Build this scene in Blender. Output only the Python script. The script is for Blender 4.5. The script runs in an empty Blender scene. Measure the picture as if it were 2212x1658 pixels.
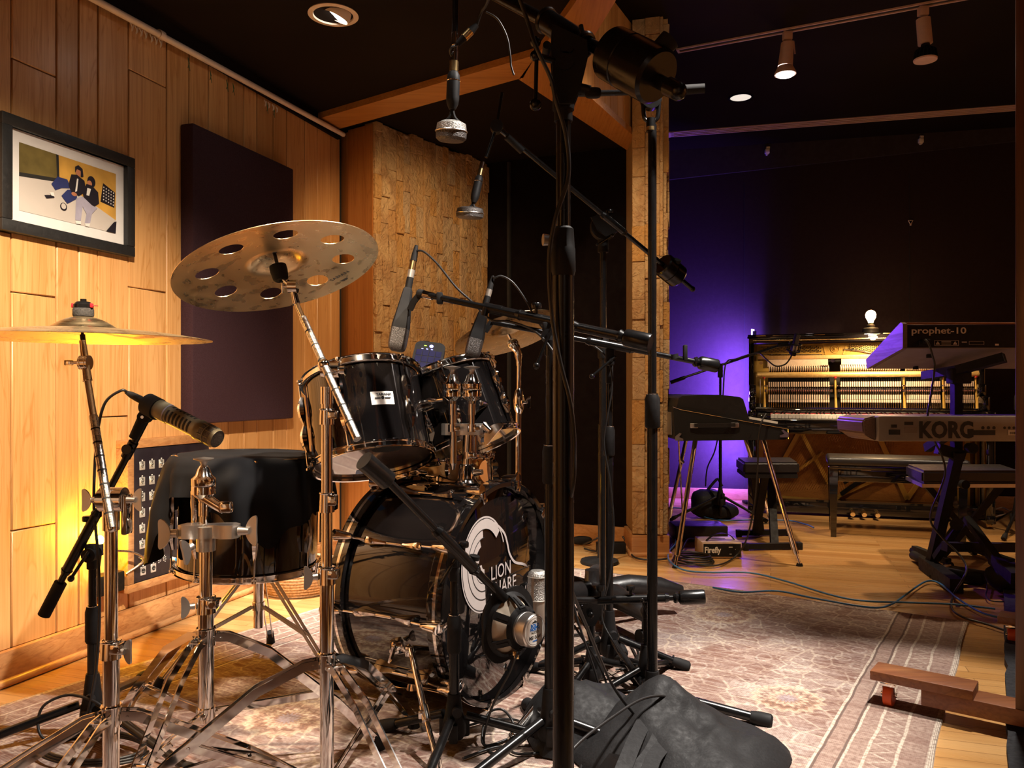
import bpy, bmesh, math, random
from math import pi, sin, cos, radians as R
from mathutils import Vector as V, Matrix as M
random.seed(7)
S = bpy.context.scene
COL = S.collection
# ---------------------------------------------------------------- camera
CZ, FPX = 0.89, 1720.0
cd = bpy.data.cameras.new('camera'); cam = bpy.data.objects.new('camera', cd); COL.objects.link(cam)
cam.location = (0, 0, CZ); cam.rotation_euler = (pi/2, 0, 0)
cd.sensor_width = 36; cd.lens = 36*FPX/2212; cd.shift_y = 16/2212; cd.clip_start = .05; cd.clip_end = 60
S.camera = cam
S.view_settings.view_transform = 'Standard'; S.view_settings.look = 'None'
S.view_settings.exposure = 0.0; S.view_settings.gamma = 1; S.view_settings.use_curve_mapping = False
W = bpy.data.worlds.new('world'); S.world = W; W.use_nodes = True
W.node_tree.nodes['Background'].inputs[0].default_value = (.02, .015, .012, 1)
W.node_tree.nodes['Background'].inputs[1].default_value = .5
S.cycles.max_bounces = 7; S.cycles.adaptive_threshold = .02; S.cycles.diffuse_bounces = 3; S.cycles.glossy_bounces = 4; S.cycles.transmission_bounces = 2; S.cycles.caustics_reflective = False; S.cycles.caustics_refractive = False
# ---------------------------------------------------------------- lights
def spot(name, loc, to, power, col, angle=60, blend=.6, size=.04):
    l = bpy.data.lights.new(name, 'SPOT'); l.energy = power; l.color = col; l.spot_size = R(angle); l.spot_blend = blend
    l.shadow_soft_size = size
    o = bpy.data.objects.new(name, l); COL.objects.link(o); o.location = loc
    o.rotation_euler = (V(to)-V(loc)).to_track_quat('-Z', 'Y').to_euler(); return o
def point(name, loc, power, col, size=.03):
    l = bpy.data.lights.new(name, 'POINT'); l.energy = power; l.color = col; l.shadow_soft_size = size
    o = bpy.data.objects.new(name, l); COL.objects.link(o); o.location = loc; return o
WARM = (1, .76, .52); NEUT = (1, .92, .84)
def area(name, loc, to, power, col, sx, sy):
    l = bpy.data.lights.new(name, 'AREA'); l.energy = power; l.color = col; l.shape = 'RECTANGLE'; l.size = sx; l.size_y = sy
    o = bpy.data.objects.new(name, l); COL.objects.link(o); o.location = loc; o.rotation_euler = (V(to)-V(loc)).to_track_quat('-Z', 'Y').to_euler(); return o
spot('spot_wall_wash', (-.35, 1.0, 2.26), (-1.42, 2.60, .32), 600, (1, .80, .58), 64, .8, .05)
spot('spot_downlight', (-.655, 2.93, 2.26), (-.35, 3.5, 0), 700, NEUT, 54, .7, .05)
spot('spot_drums', (1.05, 1.75, 2.86), (-.05, 2.3, .3), 620, NEUT, 54, .6, .04)
spot('spot_front_rug', (-.3, 1.55, 2.26), (-.75, 1.9, 0), 35, NEUT, 70, .7, .05)
spot('spot_rug', (1.5, 2.4, 2.86), (.95, 1.75, 0), 420, NEUT, 46, .35, .04)
spot('spot_stone', (.45, 2.9, 2.86), (.78, 4.3, .9), 150, (1, .72, .42), 60, .8, .05)
spot('spot_planks', (.75, 3.2, 2.86), (.5, 4.0, 2.6), 4, (1, .7, .4), 90, .8, .05)
spot('spot_track', (1.53, 4.43, 2.62), (1.75, 4.2, 0), 150, WARM, 66, .8, .04)
spot('spot_floor_right', (2.6, 3.6, 2.86), (2.1, 4.6, 0), 210, WARM, 60, .7, .04)
spot('spot_piano', (2.3, 3.9, 2.50), (2.5, 5.5, .72), 300, (1, .74, .42), 25, .7, .04)
spot('spot_alcove', (-.1, 3.0, 2.26), (-.5, 4.5, 1.2), 95, (1, .68, .36), 70, .8, .05)
spot('spot_rear_wall', (.5, -1.0, 2.86), (.6, -2.4, 1.2), 1300, NEUT, 120, .6, .1)  # added unseen spot: brightens the rear wall for chrome reflections
spot('spot_rear_left', (-1.4, -.8, 2.26), (-2.6, -1.2, 1.0), 420, WARM, 110, .6, .1)  # likewise added behind the camera, so the chrome mirrors a lit wall
spot('spot_right_wall', (3.4, 1.2, 2.86), (4.4, 1.6, 1.0), 360, WARM, 110, .6, .1)
point('bulb_light', (2.62, 5.71, 1.42), 4, (1, .5, .18), .03)
spot('piano_lamp_light', (2.50, 5.43, 1.29), (2.56, 5.66, .76), 34, (1, .66, .34), 158, .35, .03)
area('tube_light_glow', (1.82, 6.28, .78), (1.66, 6.60, .80), 160, (.17, .075, 1), .05, 1.0)
for k in range(2): point('tube_light_spill', (1.62, 6.12, .35+.5*k), 5, (.26, .08, 1), .03)
spot('spot_violet', (1.02, 5.7, 1.5), (2.2, 3.65, .8), 230, (.20, .05, 1), 36, .6, .03)
point('amber_light', (-1.40, 2.72, .40), 9, (1, .50, .02), .02)
# ---------------------------------------------------------------- pixel helpers (pixel of the 2212x1658 photo -> place in the room at depth y)
def P(px, py, y): return V(((px-1106)/FPX*y, y, CZ+(845-py)/FPX*y))
def F(px, py):
    y = CZ*FPX/(py-845.); return V(((px-1106)/FPX*y, y, 0))
# ---------------------------------------------------------------- mesh builder
def frame(d, up=V((0, 0, 1))):
    d = V(d).normalized()
    if abs(d.dot(up)) > .985: up = V((0, 1, 0)) if abs(d.y) < .9 else V((1, 0, 0))
    x = up.cross(d).normalized(); y = d.cross(x)
    return M((x, y, d)).transposed()
def mtx(o, x, y):
    x = V(x).normalized(); y = V(y); y = (y-x*y.dot(x)).normalized(); z = x.cross(y)
    return M.Translation(V(o)) @ M((x, y, z)).transposed().to_4x4()
class MB:
    def __init__(s):
        s.bm = bmesh.new(); s.v = s.bm.faces.layers.float.new('v'); s.val = 0.; s.mi = 0
    def face(s, vs):
        try: f = s.bm.faces.new(vs)
        except ValueError: return
        f[s.v] = s.val; f.material_index = s.mi; return f
    def vert(s, p): return s.bm.verts.new(p)
    def poly(s, pts): return s.face([s.vert(p) for p in pts])
    def sweep(s, pts, prof, up=V((0, 0, 1)), sc=None, cap=True, closed=False):
        pts = [V(p) for p in pts]; n = len(pts); rings = []
        F0 = None
        for i, p in enumerate(pts):
            if closed: d = (pts[(i+1) % n]-pts[i-1])
            else: d = (pts[min(i+1, n-1)]-pts[max(i-1, 0)])
            d = d.normalized() if d.length > 1e-9 else V((0, 0, 1))
            if F0 is None: F0 = frame(d, up)
            else:
                od = F0.col[2]; q = V(od).rotation_difference(d); F0 = q.to_matrix() @ F0
            k = 1 if sc is None else sc[i]
            rings.append([s.vert(p+F0 @ V((a*k, b*k, 0))) for a, b in prof])
        m = len(prof)
        for i in range(n if closed else n-1):
            A, B = rings[i], rings[(i+1) % n]
            for j in range(m): s.face([A[j], A[(j+1) % m], B[(j+1) % m], B[j]])
        if cap and not closed:
            s.face(rings[0][::-1]); s.face(rings[-1])
        return s
    def tube(s, pts, r, n=8, **k):
        sc = None
        if isinstance(r, (list, tuple)): sc = r; r = 1
        return s.sweep(pts, [(r*cos(2*pi*i/n), r*sin(2*pi*i/n)) for i in range(n)], sc=sc, **k)
    def cyl(s, a, b, r, r2=None, n=20):
        return s.tube([a, b], [r, r if r2 is None else r2], n)
    def bar(s, pts, w, t, up=V((0, 0, 1)), **k):
        return s.sweep(pts, [(-w/2, -t/2), (w/2, -t/2), (w/2, t/2), (-w/2, t/2)], up=up, **k)
    def box(s, c, d, rz=0, bev=0, mat=None, seg=2):
        Mx = M.Translation(V(c)) @ (mat if mat is not None else M.Rotation(rz, 4, 'Z'))
        r = bmesh.ops.create_cube(s.bm, size=1, matrix=Mx @ M.Diagonal((d[0], d[1], d[2], 1)))
        fs = {f for v in r['verts'] for f in v.link_faces}
        for f in fs: f[s.v] = s.val; f.material_index = s.mi
        if bev:
            es = list({e for v in r['verts'] for e in v.link_edges})
            bb = bmesh.ops.bevel(s.bm, geom=es, offset=bev, segments=seg, affect='EDGES', profile=.5)
            for f in bb['faces']: f[s.v] = s.val; f.material_index = s.mi
        return s
    def b2(s, a, b, **k):
        a, b = V(a), V(b); return s.box((a+b)/2, [abs(x) for x in (b-a)], **k)
    def lathe(s, prof, o, ax=V((0, 0, 1)), n=32, a0=0, a1=2*pi):
        Fm = frame(ax); o = V(o); full = abs(a1-a0-2*pi) < 1e-6; rings = []
        for r, z in prof:
            rings.append([s.vert(o+Fm @ V((r*cos(a0+(a1-a0)*i/n), r*sin(a0+(a1-a0)*i/n), z))) for i in range(n if full else n+1)] if r > 1e-6 else [s.vert(o+Fm @ V((0, 0, z)))])
        for A, B in zip(rings, rings[1:]):
            L = n
            for i in range(L):
                j = (i+1) % n if full else i+1
                if len(A) == 1 and len(B) == 1: continue
                if len(A) == 1: s.face([A[0], B[j], B[i]])
                elif len(B) == 1: s.face([A[i], A[j], B[0]])
                else: s.face([A[i], A[j], B[j], B[i]])
        return s
    def sph(s, c, r, n=14, sz=None, mat=None):
        Mx = M.Translation(V(c)) @ (mat or M.Identity(4)) @ (M.Diagonal((*(sz or (1, 1, 1)), 1)))
        q = bmesh.ops.create_uvsphere(s.bm, u_segments=n, v_segments=max(6, n//2), radius=r, matrix=Mx)
        for f in {f for v in q['verts'] for f in v.link_faces}: f[s.v] = s.val; f.material_index = s.mi
        return s
    def torus(s, c, ax, Rr, r, n=36, m=8, prof=None):
        Fm = frame(ax); c = V(c)
        pr = prof or [(r*cos(2*pi*j/m), r*sin(2*pi*j/m)) for j in range(m)]
        return s.lathe([(Rr+a, b) for a, b in pr]+[(Rr+pr[0][0], pr[0][1])], c, ax, n)
    def prism(s, poly, Mx, h):
        A = [s.vert(Mx @ V((x, y, 0))) for x, y in poly]; B = [s.vert(Mx @ V((x, y, h))) for x, y in poly]
        s.face(A[::-1]); s.face(B); n = len(poly)
        for i in range(n): s.face([A[i], A[(i+1) % n], B[(i+1) % n], B[i]])
        return s
    def blob(s, c, d, rz=0, p=.55, nz=.0, seed=0, n=28, tilt=0):
        from mathutils import noise
        Mx = M.Translation(V(c)) @ M.Rotation(rz, 4, 'Z') @ M.Rotation(tilt, 4, 'X')
        def sp(x): return math.copysign(abs(x)**p, x)
        g = []
        for i in range(n//2+1):
            t = -pi/2+pi*i/(n//2); row = []
            for j in range(n):
                a = 2*pi*j/n
                q = V((sp(cos(t))*sp(cos(a))*d[0]/2, sp(cos(t))*sp(sin(a))*d[1]/2, sp(sin(t))*d[2]/2))
                if nz: q += q.normalized()*nz*(noise.noise(q*9+V((seed, 0, 0)))+.5*noise.noise(q*22+V((0, seed, 0))))
                row.append(s.vert(Mx @ q))
            g.append(row)
        for A, B in zip(g, g[1:]):
            for j in range(n): s.face([A[j], A[(j+1) % n], B[(j+1) % n], B[j]])
        return s
def wl(o):
    p = V((0, 0, 0))
    while o: p += o.location; o = o.parent
    return p
def obj(name, mb, mats, parent=None, ang=38, loc=None, label=None):
    me = bpy.data.meshes.new(name)
    off = wl(parent) if parent else V((0, 0, 0))
    own = V(loc) if loc is not None else V((0, 0, 0))
    bmesh.ops.remove_doubles(mb.bm, verts=mb.bm.verts, dist=1e-5)
    bmesh.ops.recalc_face_normals(mb.bm, faces=mb.bm.faces)
    mb.bm.transform(M.Translation(-(own if loc is not None else off)))
    mb.bm.to_mesh(me); mb.bm.free()
    for m in (mats if isinstance(mats, (list, tuple)) else [mats]): me.materials.append(m)
    for p in me.polygons: p.use_smooth = True
    me.set_sharp_from_angle(angle=R(ang))
    o = bpy.data.objects.new(name, me); COL.objects.link(o)
    if loc is not None: o.location = own-off
    if parent: o.parent = parent
    if label: o['label'] = label
    return o
def thing(name, label, cat, loc=(0, 0, 0), group=None):
    o = bpy.data.objects.new(name, None); COL.objects.link(o); o.location = V(loc); o.empty_display_size = .05
    o['label'] = label; o['category'] = cat
    if group: o['group'] = group
    return o
def tag(o, label, cat, group=None):
    o['label'] = label; o['category'] = cat
    if group: o['group'] = group
    return o
def struct(name, mb, m, ang=38, parent=None):
    o = obj(name, mb, m, parent, ang)
    if not parent: o['kind'] = 'structure'
    return o
def copy_tree(o, parent=None):
    c = o.copy(); COL.objects.link(c); c.parent = parent
    for ch in list(o.children): copy_tree(ch, c)
    return c
def explode(names):
    """one object for every separate piece of the named meshes"""
    for o in [o for o in COL.objects if o.type == 'MESH' and o.name.split('.')[0] in names and o.parent and not o.children]:
        bm = bmesh.new(); bm.from_mesh(o.data); bm.verts.ensure_lookup_table(); seen = set(); isl = []
        for v in bm.verts:
            if v.index in seen: continue
            st, g_ = [v], []; seen.add(v.index)
            while st:
                q = st.pop(); g_.append(q)
                for e in q.link_edges:
                    w = e.other_vert(q)
                    if w.index not in seen: seen.add(w.index); st.append(w)
            lo = [min(q.co[i] for q in g_)-.0015 for i in range(3)]; hi = [max(q.co[i] for q in g_)+.0015 for i in range(3)]; isl.append([lo, hi, {q.index for q in g_}])
        ch = True
        while ch:
            ch = False
            for i in range(len(isl)):
                for j in range(i+1, len(isl)):
                    a, b = isl[i], isl[j]
                    if all(a[0][k] <= b[1][k] and b[0][k] <= a[1][k] for k in range(3)):
                        isl[i] = [[min(x) for x in zip(a[0], b[0])], [max(x) for x in zip(a[1], b[1])], a[2] | b[2]]; del isl[j]; ch = True; break
                if ch: break
        if len(isl) < 2: bm.free(); continue
        base = o.name.split('.')[0]
        for k, (_, _, ids) in enumerate(isl):
            c = bm.copy(); c.verts.ensure_lookup_table(); bmesh.ops.delete(c, geom=[v for v in c.verts if v.index not in ids], context='VERTS')
            if k == 0: me0 = c
            else:
                n = o.copy(); n.data = o.data.copy(); c.to_mesh(n.data); COL.objects.link(n); c.free()
        me0.to_mesh(o.data); me0.free(); bm.free()
def spl(pts, k=6):
    pts = [V(p) for p in pts]; out = []
    for i in range(len(pts)-1):
        a, b = pts[max(i-1, 0)], pts[i]; c, d = pts[i+1], pts[min(i+2, len(pts)-1)]
        for j in range(k):
            t = j/k
            out.append(.5*((2*b)+(-a+c)*t+(2*a-5*b+4*c-d)*t*t+(-a+3*b-3*c+d)*t**3))
    out.append(pts[-1]); return out
def text(name, s, size, Mx, m, parent=None, ex=.0004, align='LEFT', sx=1, bold=0, shear=0, sp=1):
    c = bpy.data.curves.new(name, 'FONT'); c.body = s; c.size = size; c.extrude = ex; c.align_x = align; c.offset = bold; c.shear = shear; c.space_character = sp
    c.resolution_u = 3
    t = bpy.data.objects.new('t', c); COL.objects.link(t)
    bpy.context.view_layer.update()
    me = bpy.data.meshes.new_from_object(t.evaluated_get(bpy.context.evaluated_depsgraph_get()))
    bpy.data.objects.remove(t)
    off = wl(parent) if parent else V((0, 0, 0))
    me.transform(M.Translation(-off) @ Mx @ M.Diagonal((sx, 1, 1, 1)))
    me.materials.clear(); me.materials.append(m); me.name = name
    o = bpy.data.objects.new(name, me); COL.objects.link(o)
    if parent: o.parent = parent
    return o
# ---------------------------------------------------------------- materials
class NT:
    def __init__(s, name):
        s.m = bpy.data.materials.new(name); s.m.use_nodes = True; s.t = s.m.node_tree; s.b = s.t.nodes['Principled BSDF']
    def n(s, typ, **k):
        x = s.t.nodes.new(typ)
        for a, v in k.items(): setattr(x, a, v)
        return x
    def link(s, a, b): s.t.links.new(a, b)
    def val(s, sock, v):
        if isinstance(v, (int, float)): sock.default_value = v
        elif isinstance(v, tuple): sock.default_value = v if len(v) != 3 or sock.type == 'VECTOR' else (*v, 1)
        else: s.link(v, sock)
    def math(s, op, a, b=0., c=0.):
        x = s.n('ShaderNodeMath', operation=op)
        for i, v in enumerate((a, b, c)): s.val(x.inputs[i], v)
        return x.outputs[0]
    def mix(s, f, a, b):
        x = s.n('ShaderNodeMix', data_type='RGBA'); s.val(x.inputs[0], f); s.val(x.inputs[6], a); s.val(x.inputs[7], b); return x.outputs[2]
    def noise(s, vec, scale, detail=3, dist=0., rough=.5):
        x = s.n('ShaderNodeTexNoise'); x.inputs['Scale'].default_value = scale; x.inputs['Detail'].default_value = detail
        x.inputs['Distortion'].default_value = dist; x.inputs['Roughness'].default_value = rough
        if vec is not None: s.link(vec, x.inputs['Vector'])
        return x.outputs[0]
    def mapr(s, v, a, b, c=0., d=1.):
        x = s.n('ShaderNodeMapRange'); s.val(x.inputs[0], v)
        for i, q in enumerate((a, b, c, d)): x.inputs[i+1].default_value = q
        return x.outputs[0]
    def mapping(s, vec, sc=(1, 1, 1), rot=(0, 0, 0), loc=None):
        x = s.n('ShaderNodeMapping'); s.link(vec, x.inputs[0]); x.inputs['Scale'].default_value = sc; x.inputs['Rotation'].default_value = rot
        if loc is not None: s.link(loc, x.inputs['Location'])
        return x.outputs[0]
    def bump(s, h, st=.2, d=.002):
        x = s.n('ShaderNodeBump'); x.inputs['Strength'].default_value = st; x.inputs['Distance'].default_value = d; s.link(h, x.inputs['Height'])
        s.link(x.outputs[0], s.b.inputs['Normal'])
    def co(s, k='Object'): return s.n('ShaderNodeTexCoord').outputs[k]
def mat(name, col, rough=.5, metal=0, var=.12, sc=30, coat=0, emit=None, es=1, bump=0, spec=None):
    t = NT(name); b = t.b; c = t.co()
    nz = t.noise(c, sc, 3)
    t.link(t.mix(t.mapr(nz, .3, .7), tuple(x*(1-var) for x in col), tuple(min(1, x*(1+var)) for x in col)), b.inputs['Base Color'])
    b.inputs['Metallic'].default_value = metal
    t.link(t.mapr(t.noise(c, sc*.4, 2), .3, .7, rough*.85, min(1, rough*1.15)), b.inputs['Roughness'])
    if coat: b.inputs['Coat Weight'].default_value = coat; b.inputs['Coat Roughness'].default_value = .03
    if spec is not None: b.inputs['Specular IOR Level'].default_value = spec
    if emit: b.inputs['Emission Color'].default_value = (*emit, 1); b.inputs['Emission Strength'].default_value = es
    if bump: t.bump(nz, bump)
    return t.m
def wood(name, c1, c2, axis='Z', sc=1., rough=.38, vmix=.55, knots=0., rot=(0, 0, 0), coat=0.1, c3=None):
    t = NT(name); b = t.b; c = t.co()
    at = t.n('ShaderNodeAttribute', attribute_name='v').outputs['Fac']
    cx = t.n('ShaderNodeCombineXYZ'); t.link(t.math('MULTIPLY', at, 31.7), cx.inputs[0]); t.link(t.math('MULTIPLY', at, 17.3), cx.inputs[1]); t.link(t.math('MULTIPLY', at, 53.1), cx.inputs[2])
    l, s_ = .7*sc, 9*sc
    scv = {'Z': (s_, s_, l), 'X': (l, s_, s_), 'Y': (s_, l, s_)}[axis]
    mp = t.mapping(c, (1, 1, 1), rot); mp = t.mapping(mp, scv, loc=cx.outputs[0])
    big = t.noise(mp, 1.0, 3, 1.6)
    ring = t.math('FRACT', t.math('MULTIPLY', big, 9.))
    ring = t.math('ABSOLUTE', t.math('SUBTRACT', ring, .5))
    scf = {'Z': (90*sc, 90*sc, 2.*sc), 'X': (2*sc, 90*sc, 90*sc), 'Y': (90*sc, 2*sc, 90*sc)}[axis]
    mf = t.mapping(t.mapping(c, (1, 1, 1), rot), scf, loc=cx.outputs[0])
    fine = t.noise(mf, 1.5, 3)
    f = t.math('ADD', t.math('MULTIPLY', t.mapr(ring, 0, .12, 1, 0), .35), t.math('MULTIPLY', t.mapr(fine, .35, .75), .45))
    f = t.math('ADD', f, t.math('MULTIPLY', t.mapr(big, .35, .65), .35))
    col = t.mix(t.mapr(f, .18, .80), c1, c2)
    col2 = t.mix(t.math('MULTIPLY', at, vmix), col, c3 or tuple(x*.62 for x in c2))
    if knots:
        vo = t.n('ShaderNodeTexVoronoi'); t.link(t.mapping(c, (2.6, 2.6, 1.1)), vo.inputs[0]); vo.inputs['Scale'].default_value = 1.3
        k = t.mapr(vo.outputs['Distance'], .02, .05, 1, 0)
        col2 = t.mix(t.math('MULTIPLY', k, knots), col2, tuple(x*.25 for x in c2))
    t.link(col2, b.inputs['Base Color'])
    t.link(t.mapr(fine, .3, .7, rough*.85, rough*1.2), b.inputs['Roughness'])
    if coat: b.inputs['Coat Weight'].default_value = coat; b.inputs['Coat Roughness'].default_value = .25
    t.bump(fine, .08, .001)
    return t.m
MT = {}
MT['plank'] = wood('cherry_planks', (.74, .41, .165), (.54, .255, .075), 'Z', 1, .42, .5, .8)
MT['plank_dark'] = wood('cherry_planks_end', (.42, .20, .07), (.30, .12, .03), 'Z', 1, .42, .6)
MT['trimz'] = wood('orange_trim', (.42, .165, .04), (.29, .10, .02), 'Z', .8, .4, .3)
MT['trimx'] = wood('orange_beam', (.46, .20, .05), (.33, .125, .025), 'X', .8, .4, .3)
MT['trimy'] = wood('orange_beam_y', (.46, .20, .05), (.33, .125, .025), 'Y', .8, .4, .3)
MT['base'] = wood('baseboard_wood', (.55, .28, .11), (.36, .15, .05), 'Y', .9, .4, .3)
MT['basex'] = wood('baseboard_wood_x', (.50, .25, .10), (.36, .15, .05), 'X', .9, .4, .3)
MT['gobo'] = wood('gobo_wood', (.25, .09, .032), (.16, .05, .018), 'X', 1, .4, .3)
MT['gobo_post'] = wood('gobo_post_wood', (.10, .03, .012), (.06, .018, .008), 'Z', 1, .4, .3)
MT['synthwood'] = wood('synth_cheek', (.17, .11, .09), (.11, .065, .05), 'Y', 1, .5, .3)
MT['ceil'] = mat('ceiling_dark', (.008, .0042, .003), .8, spec=.12, var=.2, sc=2, bump=.05)
MT['darkwall'] = mat('dark_fabric_wall', (.0045, .0022, .0022), .9, spec=.08, var=.15, sc=60, bump=.1)
MT['backwall'] = mat('back_wall_fabric', (.026, .016, .016), .85, spec=.1, var=.08, sc=80, bump=.1)
MT['band'] = mat('back_wall_band', (.022, .014, .014), .85, var=.08, sc=60)
MT['rear'] = mat('rear_grey_panel', (.42, .40, .38), .8, var=.1, sc=3)
MT['seam'] = mat('seam_dark', (.01, .008, .008), .9)
MT['conduit'] = mat('conduit_paint', (.72, .58, .46), .45, var=.06)
MT['white'] = mat('white_paint', (.75, .73, .70), .4, var=.05)
MT['trackwhite'] = mat('track_paint', (.60, .42, .38), .5, var=.05)
MT['mat_board'] = mat('mat_board', (.72, .70, .70), .7, var=.03)
MT['frameblack'] = mat('frame_black', (.014, .014, .015), .5, var=.2, sc=200)
MT['black'] = mat('black_metal', (.006, .0055, .0055), .25, .0, var=.2, sc=60, spec=.36)
MT['blackmatte'] = mat('black_matte', (.009, .008, .008), .6, spec=.22, var=.2, sc=120)
MT['rubber'] = mat('rubber', (.011, .010, .010), .7, spec=.22, var=.2)
MT['cable'] = mat('cable_rubber', (.010, .009, .009), .45, var=.15)
MT['bluecable'] = mat('blue_cable', (.04, .17, .40), .4, var=.1)
MT['gloss'] = mat('black_lacquer', (.006, .005, .005), .05, 0, var=.1, coat=1, sc=8)
MT['chrome'] = mat('chrome', (.82, .79, .76), .07, 1, var=.04, sc=14)
MT['satin'] = mat('satin_metal', (.55, .52, .49), .35, 1, var=.05)
MT['steel'] = mat('knurled_steel', (.60, .56, .52), .28, 1, var=.25, sc=150, bump=.3)
MT['brass'] = mat('brass', (.85, .60, .28), .25, 1, var=.15, sc=30)
MT['goldplate'] = mat('gold_plate_paint', (.58, .36, .08), .38, .35, var=.12, sc=12)
MT['felt'] = mat('grey_felt', (.035, .032, .03), .95, var=.4, sc=300, bump=.5)
MT['red'] = mat('red_plastic', (.55, .02, .03), .4)
MT['fabric'] = mat('black_cloth', (.006, .0055, .006), .85, spec=.22, var=.35, sc=14, bump=.3)
MT['bag'] = mat('nylon_bag', (.012, .0115, .012), .65, spec=.22, var=.2, sc=200, bump=.3)
MT['vinyl'] = mat('black_vinyl', (.016, .014, .014), .38, var=.15, sc=150, bump=.15)
MT['tolex'] = mat('black_tolex', (.012, .011, .011), .6, spec=.22, var=.2, sc=300, bump=.3)
MT['micbeige'] = mat('mic_beige', (.22, .185, .115), .42, .25, var=.06)
MT['grille'] = mat('mic_grille', (.42, .40, .37), .4, .9, var=.6, sc=420, bump=1)
MT['grilledark'] = mat('dark_grille', (.10, .09, .085), .45, .7, var=.6, sc=420, bump=1)
MT['silvermic'] = mat('silver_mic', (.58, .52, .45), .38, .8, var=.05)
MT['darkslot'] = mat('dark_slot', (.012, .011, .010), .8)
MT['ivory'] = mat('ivory_key', (.82, .78, .72), .25, var=.03)
MT['hammer'] = mat('hammer_felt', (.78, .62, .50), .8, var=.08, sc=60)
MT['actwood'] = wood('action_wood', (.72, .45, .20), (.55, .30, .10), 'Z', 2, .5, .3)
MT['sound'] = wood('soundboard', (.40, .17, .035), (.28, .10, .02), 'X', 2, .5, .3)
MT['rail'] = mat('gold_rail', (.85, .58, .22), .3, .3, var=.1)
MT['paper'] = mat('white_label', (.80, .76, .70), .5, var=.03)
MT['decal'] = mat('decal_white', (.62, .54, .51), .6, var=.03)
MT['ink'] = mat('ink_black', (.02, .02, .02), .6)
MT['blueink'] = mat('ink_blue', (.03, .16, .50), .5)
MT['plate'] = mat('patch_plate', (.012, .008, .013), .5, var=.2, sc=60)
MT['socket'] = mat('socket_nickel', (.62, .60, .55), .4, .5, var=.06)
MT['bluecap'] = mat('blue_cap', (.05, .35, .75), .4)
MT['cone'] = mat('paper_cone', (.62, .52, .40), .8, var=.1)
MT['korg'] = mat('synth_grey', (.30, .27, .25), .4, .2, var=.05)
MT['underside'] = mat('synth_underside', (.22, .19, .18), .5, var=.05)
MT['orange'] = mat('orange_wheel', (.75, .10, .02), .5)
MT['green'] = mat('green_wire', (.03, .12, .04), .5)
MT['shag'] = mat('charcoal_shag', (.012, .012, .014), .95, var=.6, sc=120, bump=1)
MT['shagrope'] = mat('rope', (.45, .27, .14), .85, var=.4, sc=120, bump=.6)
MT['bulb'] = mat('bulb_glow', (1, .7, .4), .3, emit=(1, .62, .25), es=60)
MT['lamp'] = mat('lamp_glow', (1, 1, 1), .3, emit=(1, .93, .82), es=30)
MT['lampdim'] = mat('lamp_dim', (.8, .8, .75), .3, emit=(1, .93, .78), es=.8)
MT['amber'] = mat('amber_glow', (1, .6, .1), .3, emit=(1, .62, .1), es=40)
MT['tube'] = mat('purple_tube', (.6, .5, 1), .3, emit=(.45, .35, 1), es=14)
MT['led'] = mat('blue_led', (.2, .2, 1), .3, emit=(.2, .22, 1), es=9)
MT['ledg'] = mat('green_led', (.2, 1, .1), .3, emit=(.4, 1, .05), es=4)
MT['padblue'] = mat('pad_face', (.008, .007, .03), .5, spec=.2, emit=(.03, .02, .25), es=.06)
MT['pinkfelt'] = mat('pink_felt', (.50, .20, .17), .8)
MT['firefly'] = mat('box_tan', (.62, .46, .36), .5, .1)
MT['skin'] = mat('print_skin', (.45, .18, .09), .6)
MT['pnavy'] = mat('print_navy', (.02, .03, .13), .6)
MT['pblack'] = mat('print_black', (.012, .010, .018), .5)
MT['pgrey'] = mat('print_grey', (.36, .34, .44), .6)
MT['pfloor'] = mat('print_floor', (.55, .50, .46), .6, var=.05, sc=8)
MT['pwall'] = mat('print_wall', (.60, .33, .06), .6, var=.25, sc=10)
MT['pglass'] = mat('print_glass', (.16, .12, .035), .5, var=.4, sc=12)
MT['yellow'] = mat('stone_filler', (.3, .18, .07), .9)
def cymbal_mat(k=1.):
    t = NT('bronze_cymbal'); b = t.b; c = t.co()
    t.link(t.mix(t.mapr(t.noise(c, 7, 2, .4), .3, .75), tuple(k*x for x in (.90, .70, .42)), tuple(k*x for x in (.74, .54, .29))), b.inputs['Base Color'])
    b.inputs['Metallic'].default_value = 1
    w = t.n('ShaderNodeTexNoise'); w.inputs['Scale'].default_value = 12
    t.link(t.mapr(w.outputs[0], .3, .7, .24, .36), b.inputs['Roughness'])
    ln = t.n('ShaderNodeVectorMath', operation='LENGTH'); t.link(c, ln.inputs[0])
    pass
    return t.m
MT['cymbal'] = cymbal_mat(); MT['cymbal_dimmed'] = cymbal_mat(.34)  # second copy: same bronze darkened to offset the bright floor it reflects
def stone_mat():
    t = NT('split_face_stone'); b = t.b; c = t.co()
    at = t.n('ShaderNodeAttribute', attribute_name='v').outputs['Fac']
    n1 = t.noise(t.mapping(c, (1, 1, .6)), 9, 5, 1.2); n2 = t.noise(c, 26, 5, 1.5)
    col = t.mix(t.mapr(n1, .35, .65), (.50, .33, .16), (.36, .20, .085))
    col = t.mix(t.math('MULTIPLY', t.mapr(at, .6, 1.), .75), col, (.45, .22, .05))
    col = t.mix(t.math('MULTIPLY', t.mapr(at, .25, 0), .5), col, (.40, .32, .22))
    t.link(col, b.inputs['Base Color']); b.inputs['Roughness'].default_value = .85
    t.bump(t.math('ADD', n2, n1), .9, .02); return t.m
MT['stone'] = stone_mat()
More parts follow.
